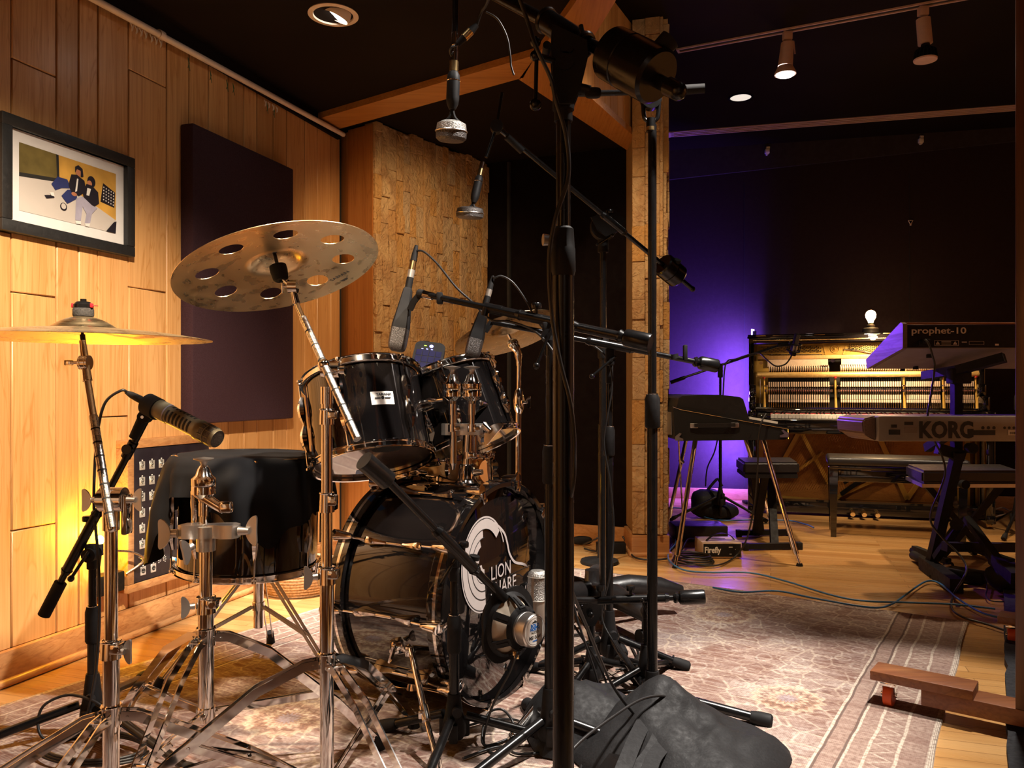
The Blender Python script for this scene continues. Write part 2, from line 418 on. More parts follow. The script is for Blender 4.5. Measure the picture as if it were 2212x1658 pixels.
def floor_mat():
    t = NT('oak_strip_floor'); b = t.b; c = t.co()
    mp = t.mapping(c, (1, 1, 1), (0, 0, R(18)))
    br = t.n('ShaderNodeTexBrick'); t.link(mp, br.inputs[0]); br.offset = .37; br.inputs['Scale'].default_value = 1
    br.inputs['Mortar Size'].default_value = .0009; br.inputs['Mortar Smooth'].default_value = .1; br.inputs['Bias'].default_value = 0
    br.inputs['Brick Width'].default_value = .95; br.inputs['Row Height'].default_value = .057
    br.inputs['Color1'].default_value = (0, 0, 0, 1); br.inputs['Color2'].default_value = (1, 1, 1, 1); br.inputs['Mortar'].default_value = (.5, .5, .5, 1)
    ln = t.noise(t.mapping(mp, (1.2, 45, 1)), 1.6, 4, .6)
    lg = t.noise(t.mapping(mp, (.5, 9, 1)), 1.2, 2)
    sep = t.n('ShaderNodeSeparateColor'); t.link(br.outputs['Color'], sep.inputs[0])
    col = t.mix(sep.outputs[0], (.62, .34, .12), (.44, .21, .06))
    col = t.mix(t.mapr(ln, .45, .8, 0, .55), col, (.30, .12, .03)); col = t.mix(t.mapr(lg, .4, .7, 0, .35), col, (.68, .42, .18))
    col = t.mix(t.math('MULTIPLY', br.outputs['Fac'], .8), col, (.08, .03, .01))
    t.link(col, b.inputs['Base Color']); t.link(t.mapr(ln, .3, .7, .24, .36), b.inputs['Roughness'])
    b.inputs['Coat Weight'].default_value = .35; b.inputs['Coat Roughness'].default_value = .18
    t.bump(t.math('SUBTRACT', t.math('MULTIPLY', ln, .2), br.outputs['Fac']), .15, .001); return t.m
MT['floor'] = floor_mat()
RW, RL = 2.24, 4.3
def rug_mat():
    t = NT('distressed_rug'); b = t.b
    uv = t.co('UV'); sp = t.n('ShaderNodeSeparateXYZ'); t.link(uv, sp.inputs[0]); u, v = sp.outputs[0], sp.outputs[1]
    d = t.math('MINIMUM', u, t.math('SUBTRACT', RW, u))
    wob = t.math('MULTIPLY', t.math('SUBTRACT', t.noise(uv, 5, 2), .5), .018); dw = t.math('ADD', d, wob)
    st = t.noise(t.mapping(uv, (7, 46, 1)), 1, 5, 1.0, .65); blot = t.noise(uv, 2.6, 4, .8, .6); fine = t.noise(uv, 95, 2)
    base = t.mix(t.mapr(st, .40, .72), (.20, .105, .078), (.47, .36, .30))
    base = t.mix(t.mapr(blot, .46, .66, 0, .55), base, (.58, .50, .44))
    base = t.mix(t.mapr(t.noise(uv, 1.7, 2), .56, .7, 0, .35), base, (.24, .20, .21))
    def line(c, w, src=dw): return t.mapr(t.math('ABSOLUTE', t.math('SUBTRACT', src, c)), w*.6, w, 1, 0)
    pat = None
    vor = t.n('ShaderNodeTexVoronoi', feature='DISTANCE_TO_EDGE'); t.link(uv, vor.inputs[0]); vor.inputs['Scale'].default_value = 14
    field = t.math('MULTIPLY', t.mapr(vor.outputs['Distance'], .02, .06, 1, 0), t.mapr(blot, .4, .6, .25, .85))
    base = t.mix(field, base, (.60, .48, .37))
    v2 = t.n('ShaderNodeTexVoronoi'); t.link(t.mapping(uv, (1, 1.6, 1)), v2.inputs[0]); v2.inputs['Scale'].default_value = 23
    base = t.mix(t.math('MULTIPLY', t.mapr(v2.outputs['Distance'], .30, .22), t.mapr(t.noise(uv, 6, 3), .45, .6, .0, .75)), base, (.15, .08, .065))
    v3 = t.n('ShaderNodeTexVoronoi'); t.link(t.mapping(uv, (1.3, 1, 1)), v3.inputs[0]); v3.inputs['Scale'].default_value = 9
    rg = t.math('ABSOLUTE', t.math('SUBTRACT', v3.outputs['Distance'], .30)); base = t.mix(t.math('MULTIPLY', t.mapr(rg, .05, .02), t.mapr(st, .35, .6, .1, .45)), base, (.66, .57, .48))
    for cu, cv, r in ((.75, 2.04, .105), (1.42, .42, .11), (1.85, 1.17, .09), (1.15, 1.25, .11), (.45, 3.0, .1), (1.6, 2.1, .1), (.48, 1.2, .09)):
        du = t.math('SUBTRACT', u, cu); dv = t.math('SUBTRACT', v, cv)
        rr = t.math('SQRT', t.math('ADD', t.math('MULTIPLY', du, du), t.math('MULTIPLY', dv, dv)))
        an = t.math('ARCTAN2', dv, du)
        rr = t.math('ADD', rr, t.math('MULTIPLY', t.math('SINE', t.math('MULTIPLY', an, 16.)), .007))
        base = t.mix(t.mapr(rr, r*1.15, r, 0, .35), base, (.40, .22, .12))
        for q, w in ((1., .012), (.72, .006), (.5, .009)):
            base = t.mix(t.math('MULTIPLY', line(r*q, w, rr), .55), base, (.62, .50, .36) if q != .72 else (.16, .09, .07))
        base = t.mix(t.mapr(rr, r*.32, r*.25, 0, .6), base, (.34, .30, .34))
    inb = t.mapr(d, .25, .248, 0, 1)
    bord = t.mix(t.mapr(st, .35, .65), (.27, .17, .135), (.42, .31, .25))
    zz = t.math('ABSOLUTE', t.math('SUBTRACT', t.math('FRACT', t.math('MULTIPLY', v, 17.)), .5))
    zz = t.math('ABSOLUTE', t.math('SUBTRACT', t.math('ADD', .085, t.math('MULTIPLY', zz, .09)), dw))
    bord = t.mix(t.math('MULTIPLY', t.mapr(zz, .003, .007, 1, 0), .6), bord, (.60, .50, .40))
    for c_, w in ((.075, .005), (.140, .005), (.185, .004), (.245, .005)): bord = t.mix(t.math('MULTIPLY', line(c_, w), .85), bord, (.64, .54, .43))
    for c_, w in ((.192, .004), (.238, .004)): bord = t.mix(t.math('MULTIPLY', line(c_, w), .8), bord, (.10, .07, .06))
    base = t.mix(inb, base, bord)
    base = t.mix(t.mapr(d, .016, .014, 0, 1), base, (.62, .52, .42))
    base = t.mix(t.mapr(fine, .42, .72, 0, .6), base, (.16, .085, .065))
    t.link(base, b.inputs['Base Color']); b.inputs['Roughness'].default_value = .95; b.inputs['Specular IOR Level'].default_value = .15
    wv = t.math('ADD', t.math('SINE', t.math('MULTIPLY', u, 1500.)), t.math('SINE', t.math('MULTIPLY', v, 900.)))
    t.bump(t.math('ADD', t.math('MULTIPLY', wv, .35), fine), .6, .002); return t.m
MT['rug'] = rug_mat()
# ================================================================ ROOM
def wallX(y): return -2.342+.3286*y
WD = V((.3286, 1, 0)).normalized(); WN = V((WD.y, -WD.x, 0))         # left wall direction and inward normal
def WP(px, py, off=0.):                                              # point on the left wall under a pixel
    y = 2.342/(.3286-(px-1106)/FPX); return V((wallX(y), y, CZ+(845-py)/FPX*y))+WN*off
def wallY(px): return 2.342/(.3286-(px-1106)/FPX)
def wl_pt(y, z, off=0.): return V((wallX(y), y, z))+WN*off
m = MB(); m.b2((-4.2, -2.6, -.06), (5.0, 7.4, 0)); struct('floor', m, MT['floor'])
# left wall of vertical planks
def planks(mb, p0, d, nrm, cells, t=.018, gap=.0032):
    d = V(d).normalized(); n = V(nrm).normalized()
    R3 = M((d, n, V((0, 0, 1)))).transposed().to_4x4()
    for s0, s1, z0, z1 in cells:
        mb.val = random.random()
        mb.box(V(p0)+d*(s0+s1)/2+n*(-t/2)+V((0, 0, (z0+z1)/2)), (s1-s0-gap, t, z1-z0-gap), mat=R3, bev=.003, seg=1)
m = MB(); ky = 1/WD.y
given = [(2.447, 2.600, (.46, 1.196, 1.915)), (2.600, 2.683, ()), (2.683, 2.760, ()), (2.760, 2.891, (.80,)), (2.891, 3.072, (1.27, 2.06)), (3.072, 3.19, ()), (3.19, 3.30, (1.1,)), (3.30, 3.42, (.5,)), (3.42, 3.52, ())]
cells = []
def addcol(y0, y1, zs):
    zz = [.10]+list(zs)+[2.27]
    for a, b_ in zip(zz, zz[1:]): cells.append(((y0+2.5)*ky, (y1+2.5)*ky, a, b_))
for y0, y1, zs in given: addcol(y0, y1, zs)
y = 2.447
while y > -2.4:
    w = random.uniform(.09, .18); addcol(y-w, y, [random.uniform(.4, 1.9)] if random.random() < .6 else []); y -= w
y = 3.52
while y < 4.25:
    w = min(random.uniform(.07, .15), 4.30-y); addcol(y, y+w, [random.uniform(.4, 1.9)] if random.random() < .5 else []); y += w
planks(m, wl_pt(-2.5, 0, .0), WD, WN, cells)
m.val = .5; m.mi = 1
m.box(wl_pt(.9, 1.14, -.05), (.06, 7.4, 2.40), mat=M((WN, WD, V((0, 0, 1)))).transposed().to_4x4())
struct('wall_left', m, [MT['plank'], MT['seam']])
R_W = M((WD, WN, V((0, 0, 1)))).transposed().to_4x4()
m = MB(); m.box(wl_pt(.9, .052, .011), (7.1, .022, .104), mat=R_W, bev=.004); m.tube([wl_pt(-2.4, .012, .03), wl_pt(4.25, .012, .03)], .013, 10)
struct('baseboard_left', m, MT['base'])
m = MB(); m.box(wl_pt(.9, 2.275, .008), (7.1, .02, .07), mat=R_W); struct('trim_1', m, MT['ceil'])
# corner post, stone wall, dark wall
A0 = V((-.905, 4.33, 0)); A1 = V((-.735, 4.20, 0)); A2 = V((-.16, 4.98, 0)); A3 = V((.74, 4.60, 0))
def vwall(mb, a, b, z0, z1, t=.08, side=1):
    a, b = V(a), V(b); d = (b-a).normalized(); n = V((-d.y, d.x, 0))*side
    mb.box((a+b)/2+n*t/2+V((0, 0, (z0+z1)/2)), ((b-a).length, t, z1-z0), mat=M((d, n, V((0, 0, 1)))).transposed().to_4x4())
m = MB(); m.val = .3; vwall(m, (-.94, 4.36, 0), (-.885, 4.30, 0), 0, 2.29, .05); m.val = .7; vwall(m, (-.885, 4.30, 0), (-.735, 4.195, 0), 0, 2.30, .05)
struct('trim_2', m, MT['trimz'])
def stone(mb, a, b, z0, z1, base=.0, wr=(.045, .06), seed=1, outl=True):
    rnd = random.Random(seed); a, b = V(a), V(b); d = (b-a).normalized(); n = V((d.y, -d.x, 0)); L = (b-a).length
    R3 = M((d, n, V((0, 0, 1)))).transposed().to_4x4(); s = 0
    while s < L-.01:
        w = min(rnd.uniform(*wr), L-s); z = z0-rnd.uniform(0, .1)
        while z < z1-.01:
            h = rnd.uniform(.10, .30); za, zb = max(z, z0), min(z+h, z1+rnd.uniform(-.008, .008))
            mb.val = rnd.random(); dep = rnd.uniform(.012, .03)
            if zb-za > .01: mb.box(a+d*(s+w/2)+n*(base+dep/2-.01)+V((0, 0, (za+zb)/2)), (w-.001, dep+.02, zb-za-.001), mat=R3, bev=.002, seg=1)
            z += h
        s += w
m = MB(); stone(m, A1, A2, .0, 2.31, seed=3); m.mi = 1; vwall(m, A1, A2, 0, 2.31, .06); struct('wall_stone', m, [MT['stone'], MT['yellow']])
m = MB(); vwall(m, A2, A3, .1, 2.40, .06); struct('wall_booth', m, MT['darkwall'])
m = MB(); vwall(m, A2+V((.005, -.012, 0)), A3+V((-.02, -.012, 0)), 0, .1, .03); struct('baseboard_booth', m, MT['basex'])
m = MB(); vwall(m, (-.02, 4.915, 0), (-.005, 4.905, 0), .1, 2.3, .02, -1); vwall(m, (.30, 4.775, 0), (.31, 4.770, 0), .1, 2.3, .012, -1); struct('trim_3', m, MT['seam'])
# stone pillar
m = MB(); stone(m, (.655, 4.33, 0), (.815, 4.29, 0), .12, 2.93, seed=11, wr=(.06, .08)); stone(m, (.822, 4.30, 0), (.88, 4.62, 0), .12, 2.93, seed=12, wr=(.06, .08))
m.mi = 1; m.val = .4; m.b2((.665, 4.345, .12), (.80, 4.64, 2.93)); struct('pillar_stone', m, [MT['stone'], MT['yellow']])
m = MB(); m.b2((.645, 4.29, 0), (.85, 4.60, .115), bev=.006); m.b2((.632, 4.277, 0), (.863, 4.60, .022), bev=.006); struct('baseboard_pillar', m, MT['basex'])
# back wall
BW0 = V((.80, 6.79, 0)); BD = V((4.27, -1, 0)).normalized(); BW1 = BW0+BD*3.8
m = MB(); vwall(m, BW0, BW1, .0, 2.95, .08); struct('wall_back', m, MT['backwall'])
m = MB()
a, b = BW0-V((BD.y*-1, BD.x, 0))*0, BW1
BN = V((BD.y, -BD.x, 0))
R_B = M((BD, -BN, V((0, 0, 1)))).transposed().to_4x4()
def bw(s, z, off=0.): return BW0+BD*s+BN*off+V((0, 0, z))
m.prism([(0, 2.63), (3.8, 2.83), (3.8, 2.93), (0, 2.93)], mtx(bw(0, 0, .0), BD, (0, 0, 1)), .022); struct('wall_back_band', m, MT['band'])
m = MB()
for px in (1608, 1965):
    yy = 6.5; s = ((px-1106)/FPX*6.4-BW0.x)/BD.x; s = s if s > 0 else .1
    # intersect ray with wall
    kx = (px-1106)/FPX; t_ = (BW0.x-kx*BW0.y)/(kx*BD.y-BD.x); m.box(bw(t_, 1.36, .002), (.004, .004, 2.5), mat=R_B)
struct('trim_4', m, MT['seam'])
m = MB(); m.box(bw(1.9, .045, .012), (3.8, .022, .09), mat=R_B, bev=.004); struct('baseboard_back', m, MT['basex'])
# side walls that close the room
m = MB(); vwall(m, (.82, 4.60, 0), (.86, 6.85, 0), 0, 2.95, .05); struct('wall_inner', m, MT['backwall'])
m = MB(); m.b2((4.5, -2.5, 0), (4.6, 7, 2.95)); struct('wall_right', m, MT['plank_dark'])
m = MB(); m.b2((-3.4, -2.6, 0), (4.6, -2.5, 2.95)); struct('wall_rear', m, MT['rear'])
# ceilings: low bay, alcove, high room
m = MB(); m.prism([(-3.4, -2.5), (.55, -2.5), (.30, 2.6), (.14, 3.32), (-.95, 4.10), (-1.4, 4.4)], M.Translation((0, 0, 2.31)), .05); struct('ceiling_bay', m, MT['ceil'])
m = MB(); m.prism([(-1.1, 4.0), (.05, 3.45), (.75, 4.6), (.75, 5.1), (-1.1, 5.1)], M.Translation((0, 0, 2.315)), .05); struct('ceiling_alcove', m, MT['ceil'])
m = MB(); m.b2((-.3, -2.6, 2.90), (4.6, 7, 2.95)); struct('ceiling', m, MT['ceil'])
m = MB(); m.val = .2
m.prism([(-1.03, 4.09), (.10, 3.29), (.05, 3.53), (-.93, 4.23)], M.Translation((0, 0, 2.28)), .10); struct('beam_bay', m, MT['trimx'])
m = MB(); m.val = .4; m.prism([(.10, 3.30), (.185, 3.40), (.76, 4.53), (.68, 4.62), (.03, 3.55)], M.Translation((0, 0, 2.28)), .035); struct('beam_alcove', m, MT['trimy'])
m = MB(); m.val = .6; m.prism([(.10, 3.30), (.227, 2.83), (.62, -2.4), (.80, -2.4), (.367, 2.83), (.27, 3.40), (.185, 3.42)], M.Translation((0, 0, 2.275)), .09); struct('beam_drop', m, MT['trimy'])
m = MB(); vwall(m, (.30, 3.3, 0), (.70, -2.4, 0), 2.36, 2.92, .03, -1); struct('wall_drop', m, MT['ceil'])
m = MB(); p0 = V((.16, 3.37, 0)); p1 = V((.73, 4.50, 0)); d = (p1-p0).normalized(); L = (p1-p0).length; s = 0; cells = []
while s < L:
    w = random.uniform(.07, .12); cells.append((s, min(s+w, L), 2.315, 2.90)); s += w
planks(m, p0, d, V((d.y, -d.x, 0)), cells); m.val = .3; vwall(m, p0+V((-.02, .02, 0)), p1+V((-.02, .02, 0)), 2.31, 2.9, .03); struct('wall_soffit', m, MT['plank'])
# conduit along the ceiling of the plank wall
root = thing('ceiling_conduit', 'cream painted pipe running along the top of the plank wall', 'pipe', WP(165, 0, .03))
m = MB(); m.tube([wl_pt(-2.3, 2.21, .04), wl_pt(2.66, 2.215, .04), wl_pt(4.27, 2.262, .04)], .0125, 10); obj('pipe', m, MT['conduit'], root)
m = MB(); q = wl_pt(3.0, 2.227, .04); m.cyl(q-WD*.012, q+WD*.012, .017, n=14); obj('coupling', m, MT['conduit'], root)
for px0 in (262, 272, 282, 292, 305, 315, 325, 555, 563, 572, 580):
    y = wallY(px0); q = wl_pt(y, 2.195, .04)
    m = MB(); m.tube([q+V((0, 0, .012)), q+V((.004, .006, -.002)), q+V((0, .01, -.014)), q+WD*.012+V((0, 0, -.008)), q+WD*.014+V((0, 0, .01))], .0022, 6); obj('wire_loop', m, MT['conduit'], root)
for px0 in (388, 436, 472, 486, 560, 575):
    y = wallY(px0); q = wl_pt(y, 2.20, .04); m = MB()
    m.tube([q, q+V((.003, .006, -.02)), q+V((0, .0, -.04))], .0013, 5); m.tube([q, q+V((-.003, .016, -.015)), q+V((0, .02, -.045))], .0012, 5); obj('twist_tie', m, MT['green'], root)
# acoustic panel on the wall
y0, y1 = wallY(381), wallY(605)
m = MB(); m.box(wl_pt((y0+y1)/2+.02, (1.945+.762)/2, .03), ((y1-y0)*ky, .062, 1.183), mat=R_W, bev=.008)
MT['panelf'] = mat('aubergine_fabric', (.040, .018, .025), .9, spec=.2, var=.25, sc=350, bump=.3)
tag(obj('acoustic_panel', m, MT['panelf']), 'tall aubergine fabric acoustic panel hung on the plank wall', 'acoustic panel')
# framed photograph
ya, yb, za, zb = 2.395, 2.893, 1.376, 1.733
root = thing('framed_photograph', 'black framed print of two seated people hung on the plank wall', 'picture', wl_pt((ya+yb)/2, za, .0))
def fr(u, z, o=0.): return wl_pt(ya+(yb-ya)*u, za+(zb-za)*z, o)
Wd = (yb-ya)*ky; Hh = zb-za
m = MB(); c = fr(.5, .5, .014); w = .036
for dx, dz, sx, sz in ((0, Hh/2-w/2, Wd, w), (0, -Hh/2+w/2, Wd, w), (-Wd/2+w/2, 0, w, Hh-2*w), (Wd/2-w/2, 0, w, Hh-2*w)):
    m.box(c+WD*dx+V((0, 0, dz)), (sx, .03, sz), mat=R_W, bev=.003)
obj('frame', m, MT['frameblack'], root)
m = MB(); m.box(fr(.5, .5, .008), (Wd-2*w+.004, .004, Hh-2*w+.004), mat=R_W); obj('mat_board', m, MT['mat_board'], root)
pr = MB(); PU0, PU1, PV0, PV1 = .135, .862, .205, .795
def ph(u, v, o=.0112): return fr(PU0+(PU1-PU0)*u, PV0+(PV1-PV0)*v, o)
pm = ['pfloor', 'pwall', 'pglass', 'pnavy', 'pblack', 'pgrey', 'skin', 'white', 'plate', 'darkslot']
lay = [0]
def pp(k, pts):
    lay[0] += 1; pr.mi = pm.index(k); pr.poly([ph(u, v, .0112+lay[0]*.00006) for u, v in pts])
pp('pfloor', [(0, 0), (1, 0), (1, 1), (0, 1)]); pp('pwall', [(.38, .62), (1, .22), (1, 1), (.36, 1)]); pp('pglass', [(0, .55), (.38, .62), (.37, 1), (0, 1)])
pp('darkslot', [(0, .50), (.38, .58), (.39, .64), (0, .56)]); pp('darkslot', [(.36, .6), (.385, .6), (.375, 1), (.35, 1)])
pp('plate', [(.82, .46), (.98, .42), (.99, .68), (.85, .78)])
for r_ in range(5):
    for c_ in range(5): u, v = .85+c_*.028, .50+r_*.05-c_*.012; pp('white', [(u, v), (u+.012, v), (u+.012, v+.022), (u, v+.022)])
def ell(cu, cv, ru, rv, n=16): return [(cu+ru*cos(2*pi*i/n), cv+rv*sin(2*pi*i/n)) for i in range(n)]
pp('pnavy', [(.30, .52), (.36, .66), (.46, .66), (.50, .54), (.40, .50), (.34, .44)]); pp('pnavy', [(.46, .5), (.56, .55), (.56, .4), (.46, .28), (.40, .38)])
pp('skin', ell(.575, .82, .028, .055)); pp('pblack', [(.54, .80), (.54, .9), (.575, .94), (.62, .9), (.63, .78), (.60, .76), (.60, .86), (.56, .87)])
pp('pblack', [(.47, .58), (.50, .76), (.56, .78), (.64, .72), (.66, .56), (.58, .45), (.50, .48)]); pp('white', [(.56, .72), (.575, .72), (.56, .52), (.54, .5)])
pp('pblack', ell(.715, .74, .045, .09)); pp('skin', ell(.695, .70, .026, .05))
pp('pblack', [(.62, .52), (.66, .68), (.72, .68), (.79, .6), (.80, .42), (.74, .34), (.64, .4)]); pp('white', [(.67, .62), (.71, .62), (.69, .5), (.66, .5)])
pp('pgrey', [(.55, .40), (.62, .46), (.72, .36), (.78, .34), (.72, .22), (.70, .06), (.64, .04), (.66, .2), (.62, .3), (.60, .06), (.54, .06)])
pp('skin', ell(.53, .46, .03, .03)); pp('pblack', [(.23, .32), (.32, .36), (.33, .32), (.25, .28)]); pp('white', [(.28, .38), (.32, .40), (.33, .34), (.3, .34)])
pp('white', [(.54, .05), (.60, .06), (.60, .01), (.55, .0)]); pp('white', [(.64, .04), (.70, .06), (.69, .0), (.65, .0)])
pp('pblack', ell(.42, .22, .035, .06)); pp('pfloor', ell(.42, .225, .025, .045)); pp('pblack', [(.88, 0), (.99, 0), (1, .2), (.97, .18)])
obj('print', pr, [MT[k] for k in pm], root)
# patch panel
y0, y1, z0, z1 = 2.863, 3.246, .2025, .686
root = thing('microphone_patch_panel', 'wall box of many microphone sockets in a wooden surround', 'patch panel', wl_pt(3.05, .2, .0))
def pb(u, v, o=.052): return wl_pt(y0+(y1-y0)*u, z0+(z1-z0)*v, o)
PW_, PH_ = (y1-y0)*ky, z1-z0
m = MB(); c = pb(.5, .5, .026); w = .03; m.val = .3
for dx, dz, sx, sz in ((0, PH_/2+w/2, PW_+2*w, w), (0, -PH_/2-w/2, PW_+2*w, w), (-PW_/2-w/2, 0, w, PH_), (PW_/2+w/2, 0, w, PH_)):
    m.box(c+WD*dx+V((0, 0, dz)), (sx, .056, sz), mat=R_W, bev=.003)
obj('wooden_surround', m, MT['base'], root)
m = MB(); m.box(pb(.5, .5, .046), (PW_, .006, PH_), mat=R_W, bev=.001); obj('face_plate', m, MT['plate'], root)
proto = {}
def socket(u, v, kind='socket', s=1):
    q = pb(u, v, .0495)
    if kind not in proto:
        m = MB(); m.box(q, (.026, .003, .031), mat=R_W, bev=.001, seg=1); m.mi = 0
        if kind == 'socket':
            m.torus(q+WN*.0018, WN, .0088, .0014, 18, 6); m.mi = 1; m.lathe([(0, .0022), (.0078, .0022)], q, WN, 16); m.mi = 0; m.torus(q+WN*.003, WN, .0045, .001, 14, 5)
            m.mi = 1; m.box(q+WN*.0019+V((0, 0, .010)), (.006, .002, .004), mat=R_W)
        else:
            m.mi = 1; m.lathe([(0, .0022), (.0088, .0022)], q, WN, 16); m.mi = 0
            for a in (90, 210, 330): m.cyl(q+WD*.004*cos(R(a))+V((0, 0, .004*sin(R(a)))), q+WD*.004*cos(R(a))+V((0, 0, .004*sin(R(a))))+WN*.004, .001, n=6)
        m.mi = 2; m.box(q+WN*.0003+V((0, 0, .0195)), (.006, .0008, .004), mat=R_W)
        o = obj(kind, m, [MT['socket'], MT['darkslot'], MT['white']], root, loc=q); proto[kind] = o
    else:
        o = proto[kind].copy(); COL.objects.link(o); o.location = q-wl(root); o.parent = root
for r_ in range(6):
    for c_ in range(8): socket(.105+c_*.118, .865-r_*.118)
for u, v in ((.34, .215+.085), (.34, .19), (.46, .31), (.115, .055+.02), (.24, .075)): socket(u, v, 'plug_socket')
for u in (.06, .12, .17):
    m = MB(); q = pb(u, .185, .05); m.cyl(q, q+WN*.004, .004, n=10); m.cyl(q, q+WN*.018+V((0, 0, -.006)), .002, .0028, 8); obj('toggle_switch', m, MT['steel'], root)
for v in (.25, .195):
    m = MB(); q = pb(.235, v, .05); m.cyl(q, q+WN*.006, .008, .007, 14); obj('jack', m, MT['steel'], root)
for u, v in ((.47, .105), (.58, .115)):
    m = MB(); q = pb(u, v, .05); m.cyl(q, q+WN*.02, .009, .0065, 16); k = obj('knob', m, MT['paper'], root)
    m = MB(); m.cyl(q+WN*.0202, q+WN*.0225, .0062, .006, 16); obj('cap', m, MT['bluecap'], k)
m = MB(); q = pb(.35, .12, .0497)
for a in range(10):
    an = R(-30+a*26); dv = WD*cos(an)+V((0, 0, sin(an))); m.bar([q+dv*.006, q+dv*.014], .0012, .0006, up=WN); m.box(q+dv*.0185, (.004, .0008, .003), mat=R_W)
obj('dial_marks', m, MT['white'], root)
# recessed downlights
def downlight(px, py, z, r, label, on=True):
    y = (z-CZ)*FPX/(845-py); o = V(((px-1106)/FPX*y, y, z))
    t = thing('recessed_downlight', label, 'ceiling light', o, None)
    if on:
        m = MB(); m.lathe([(r, -.004), (r*.8, -.006), (r*.78, 0), (r*.98, 0), (r, -.004)], o, n=40); obj('trim_ring', m, MT['conduit'], t)
        m = MB(); m.lathe([(r*.79, 0), (r*.72, .02), (r*.70, .045)], o, n=40)
        obj('baffle', m, MT['chrome'], t)
        tl = (V((-.45, .1, -1))).normalized(); m = MB(); m.lathe([(r*.52, -.012), (r*.58, .0), (r*.5, .04), (0, .05)], o+V((.012, .0, .0)), -tl, 32); obj('eyeball', m, MT['conduit'], t)
        m = MB(); m.lathe([(0, -.006), (r*.5, -.006)], o+V((.012, 0, 0)), -tl, 32); obj('lamp_face', m, MT['lamp'], t)
    else:
        m = MB(); m.lathe([(r, 0), (r, -.005), (r*.83, -.006), (r*.80, 0)], o, n=40); obj('trim_ring', m, MT['black'], t)
        m = MB(); m.lathe([(r*.82, -.001), (r*.6, .03), (0, .035)], o, n=40); m.lathe([(0, -.002), (r*.81, -.002)], o, n=40); obj('reflector', m, MT['lampdim'], t)
downlight(720, 31, 2.31, .094, 'lit swivel downlight with cream ring in the low dark ceiling')
downlight(1600, 210, 2.90, .085, 'small round downlight with black ring in the high ceiling', False)
# ceiling track with two spotlights
root = thing('lighting_track', 'long pale recessed track slot in the dark ceiling', 'light track', P(1465, 108, 4.69))
def cz_pt(px, py, z=2.9):
    y = (z-CZ)*FPX/(845-py); return V(((px-1106)/FPX*y, y, z))
a, b = cz_pt(1465, 108), cz_pt(2045, 0); d = (b-a).normalized(); b = b+d*.5; nn = V((-d.y, d.x, 0))
m = MB()
for s_ in (-1, 1): m.bar([a+nn*s_*.022+V((0, 0, -.004)), b+nn*s_*.022+V((0, 0, -.004))], .009, .010)
m.bar([a-nn*.026+V((0, 0, -.004)), a+nn*.026+V((0, 0, -.004))], .012, .010); obj('rail', m, MT['trackwhite'], root)
m = MB(); m.bar([a+V((0, 0, -.001)), b+V((0, 0, -.001))], .036, .003); obj('slot', m, MT['darkslot'], root)
def track_head(px, py, on, label):
    o = cz_pt(px, py); t = thing('track_spotlight', label, 'spotlight', o, 'spotlights on the ceiling track')
    m = MB(); m.box(o+V((0, 0, -.03)), (.05, .035, .05), bev=.006); obj('adapter', m, MT['trackwhite'], t)
    m = MB(); m.tube([o+V((0, 0, -.05)), o+V((.035, 0, -.06)), o+V((.042, 0, -.13))], .004, 6); obj('yoke', m, MT['trackwhite'], t)
    k = -1 if not on else 1
    m = MB(); m.cyl(o+V((0, 0, -.07)), o+V((-.012*k, 0, -.20)), .034, .040 if on else .036, 24); obj('lamp_body', m, MT['trackwhite'], t)
    if on:
        m = MB(); m.lathe([(.040, .0), (.058, -.035), (.058, -.045), (.05, -.045)], o+V((-.012, 0, -.20)), n=28); m2 = obj('lamp_rim', m, MT['trackwhite'], t)
        m = MB(); m.sph(o+V((-.012, 0, -.243)), .05, 20, sz=(1, 1, .35)); obj('lamp_face', m, MT['lamp'], t)
    else:
        m = MB(); c = o+V((.012, 0, -.205)); m.lathe([(.02, .01), (.024, -.02), (.035, -.03), (.05, -.05), (.055, -.075), (0, -.075)], c, n=24)
        for i in range(20): a_ = 2*pi*i/20; m.bar([c+V((.02*cos(a_), .02*sin(a_), -.01)), c+V((.05*cos(a_), .05*sin(a_), -.03)), c+V((.057*cos(a_), .057*sin(a_), -.07))], .004, .004)
        obj('finned_bulb', m, MT['blackmatte'], t); m = MB(); m.lathe([(.058, -.075), (.056, -.082), (0, -.083)], c, n=24); obj('lens_ring', m, MT['trackwhite'], t)
track_head(1701, 66, True, 'lit white spotlight hanging from the ceiling track')
track_head(1994, 12, False, 'unlit white spotlight with black finned bulb on the track')
# linear vent
root = thing('ceiling_vent', 'long four-slat linear air vent in the ceiling near the back wall', 'vent', cz_pt(1440, 288))
a, b = cz_pt(1449, 289), cz_pt(2195, 231); b = b+(b-a)*.25; d = (b-a).normalized(); nn = V((-d.y, d.x, 0))
m = MB(); m.bar([a+V((0, 0, -.001)), b+V((0, 0, -.001))], .13, .003); obj('backing', m, MT['darkslot'], root)
for k in range(4):
    m = MB(); q = nn*(-.054+.036*k)+V((0, 0, -.005)); m.bar([a+q, b+q], .013, .008); obj('slat', m, MT['trackwhite'], root)
m = MB(); m.bar([a-nn*.062+V((0, 0, -.005)), a+nn*.062+V((0, 0, -.005))], .05, .008); obj('end_cap', m, MT['trackwhite'], root)
def ray_bw(px, py, off=.0):
    kx = (px-1106)/FPX; q0 = BW0+BN*off; t_ = (q0.x-kx*q0.y)/(kx*BD.y-BD.x); y = q0.y+BD.y*t_; return P(px, py, y)
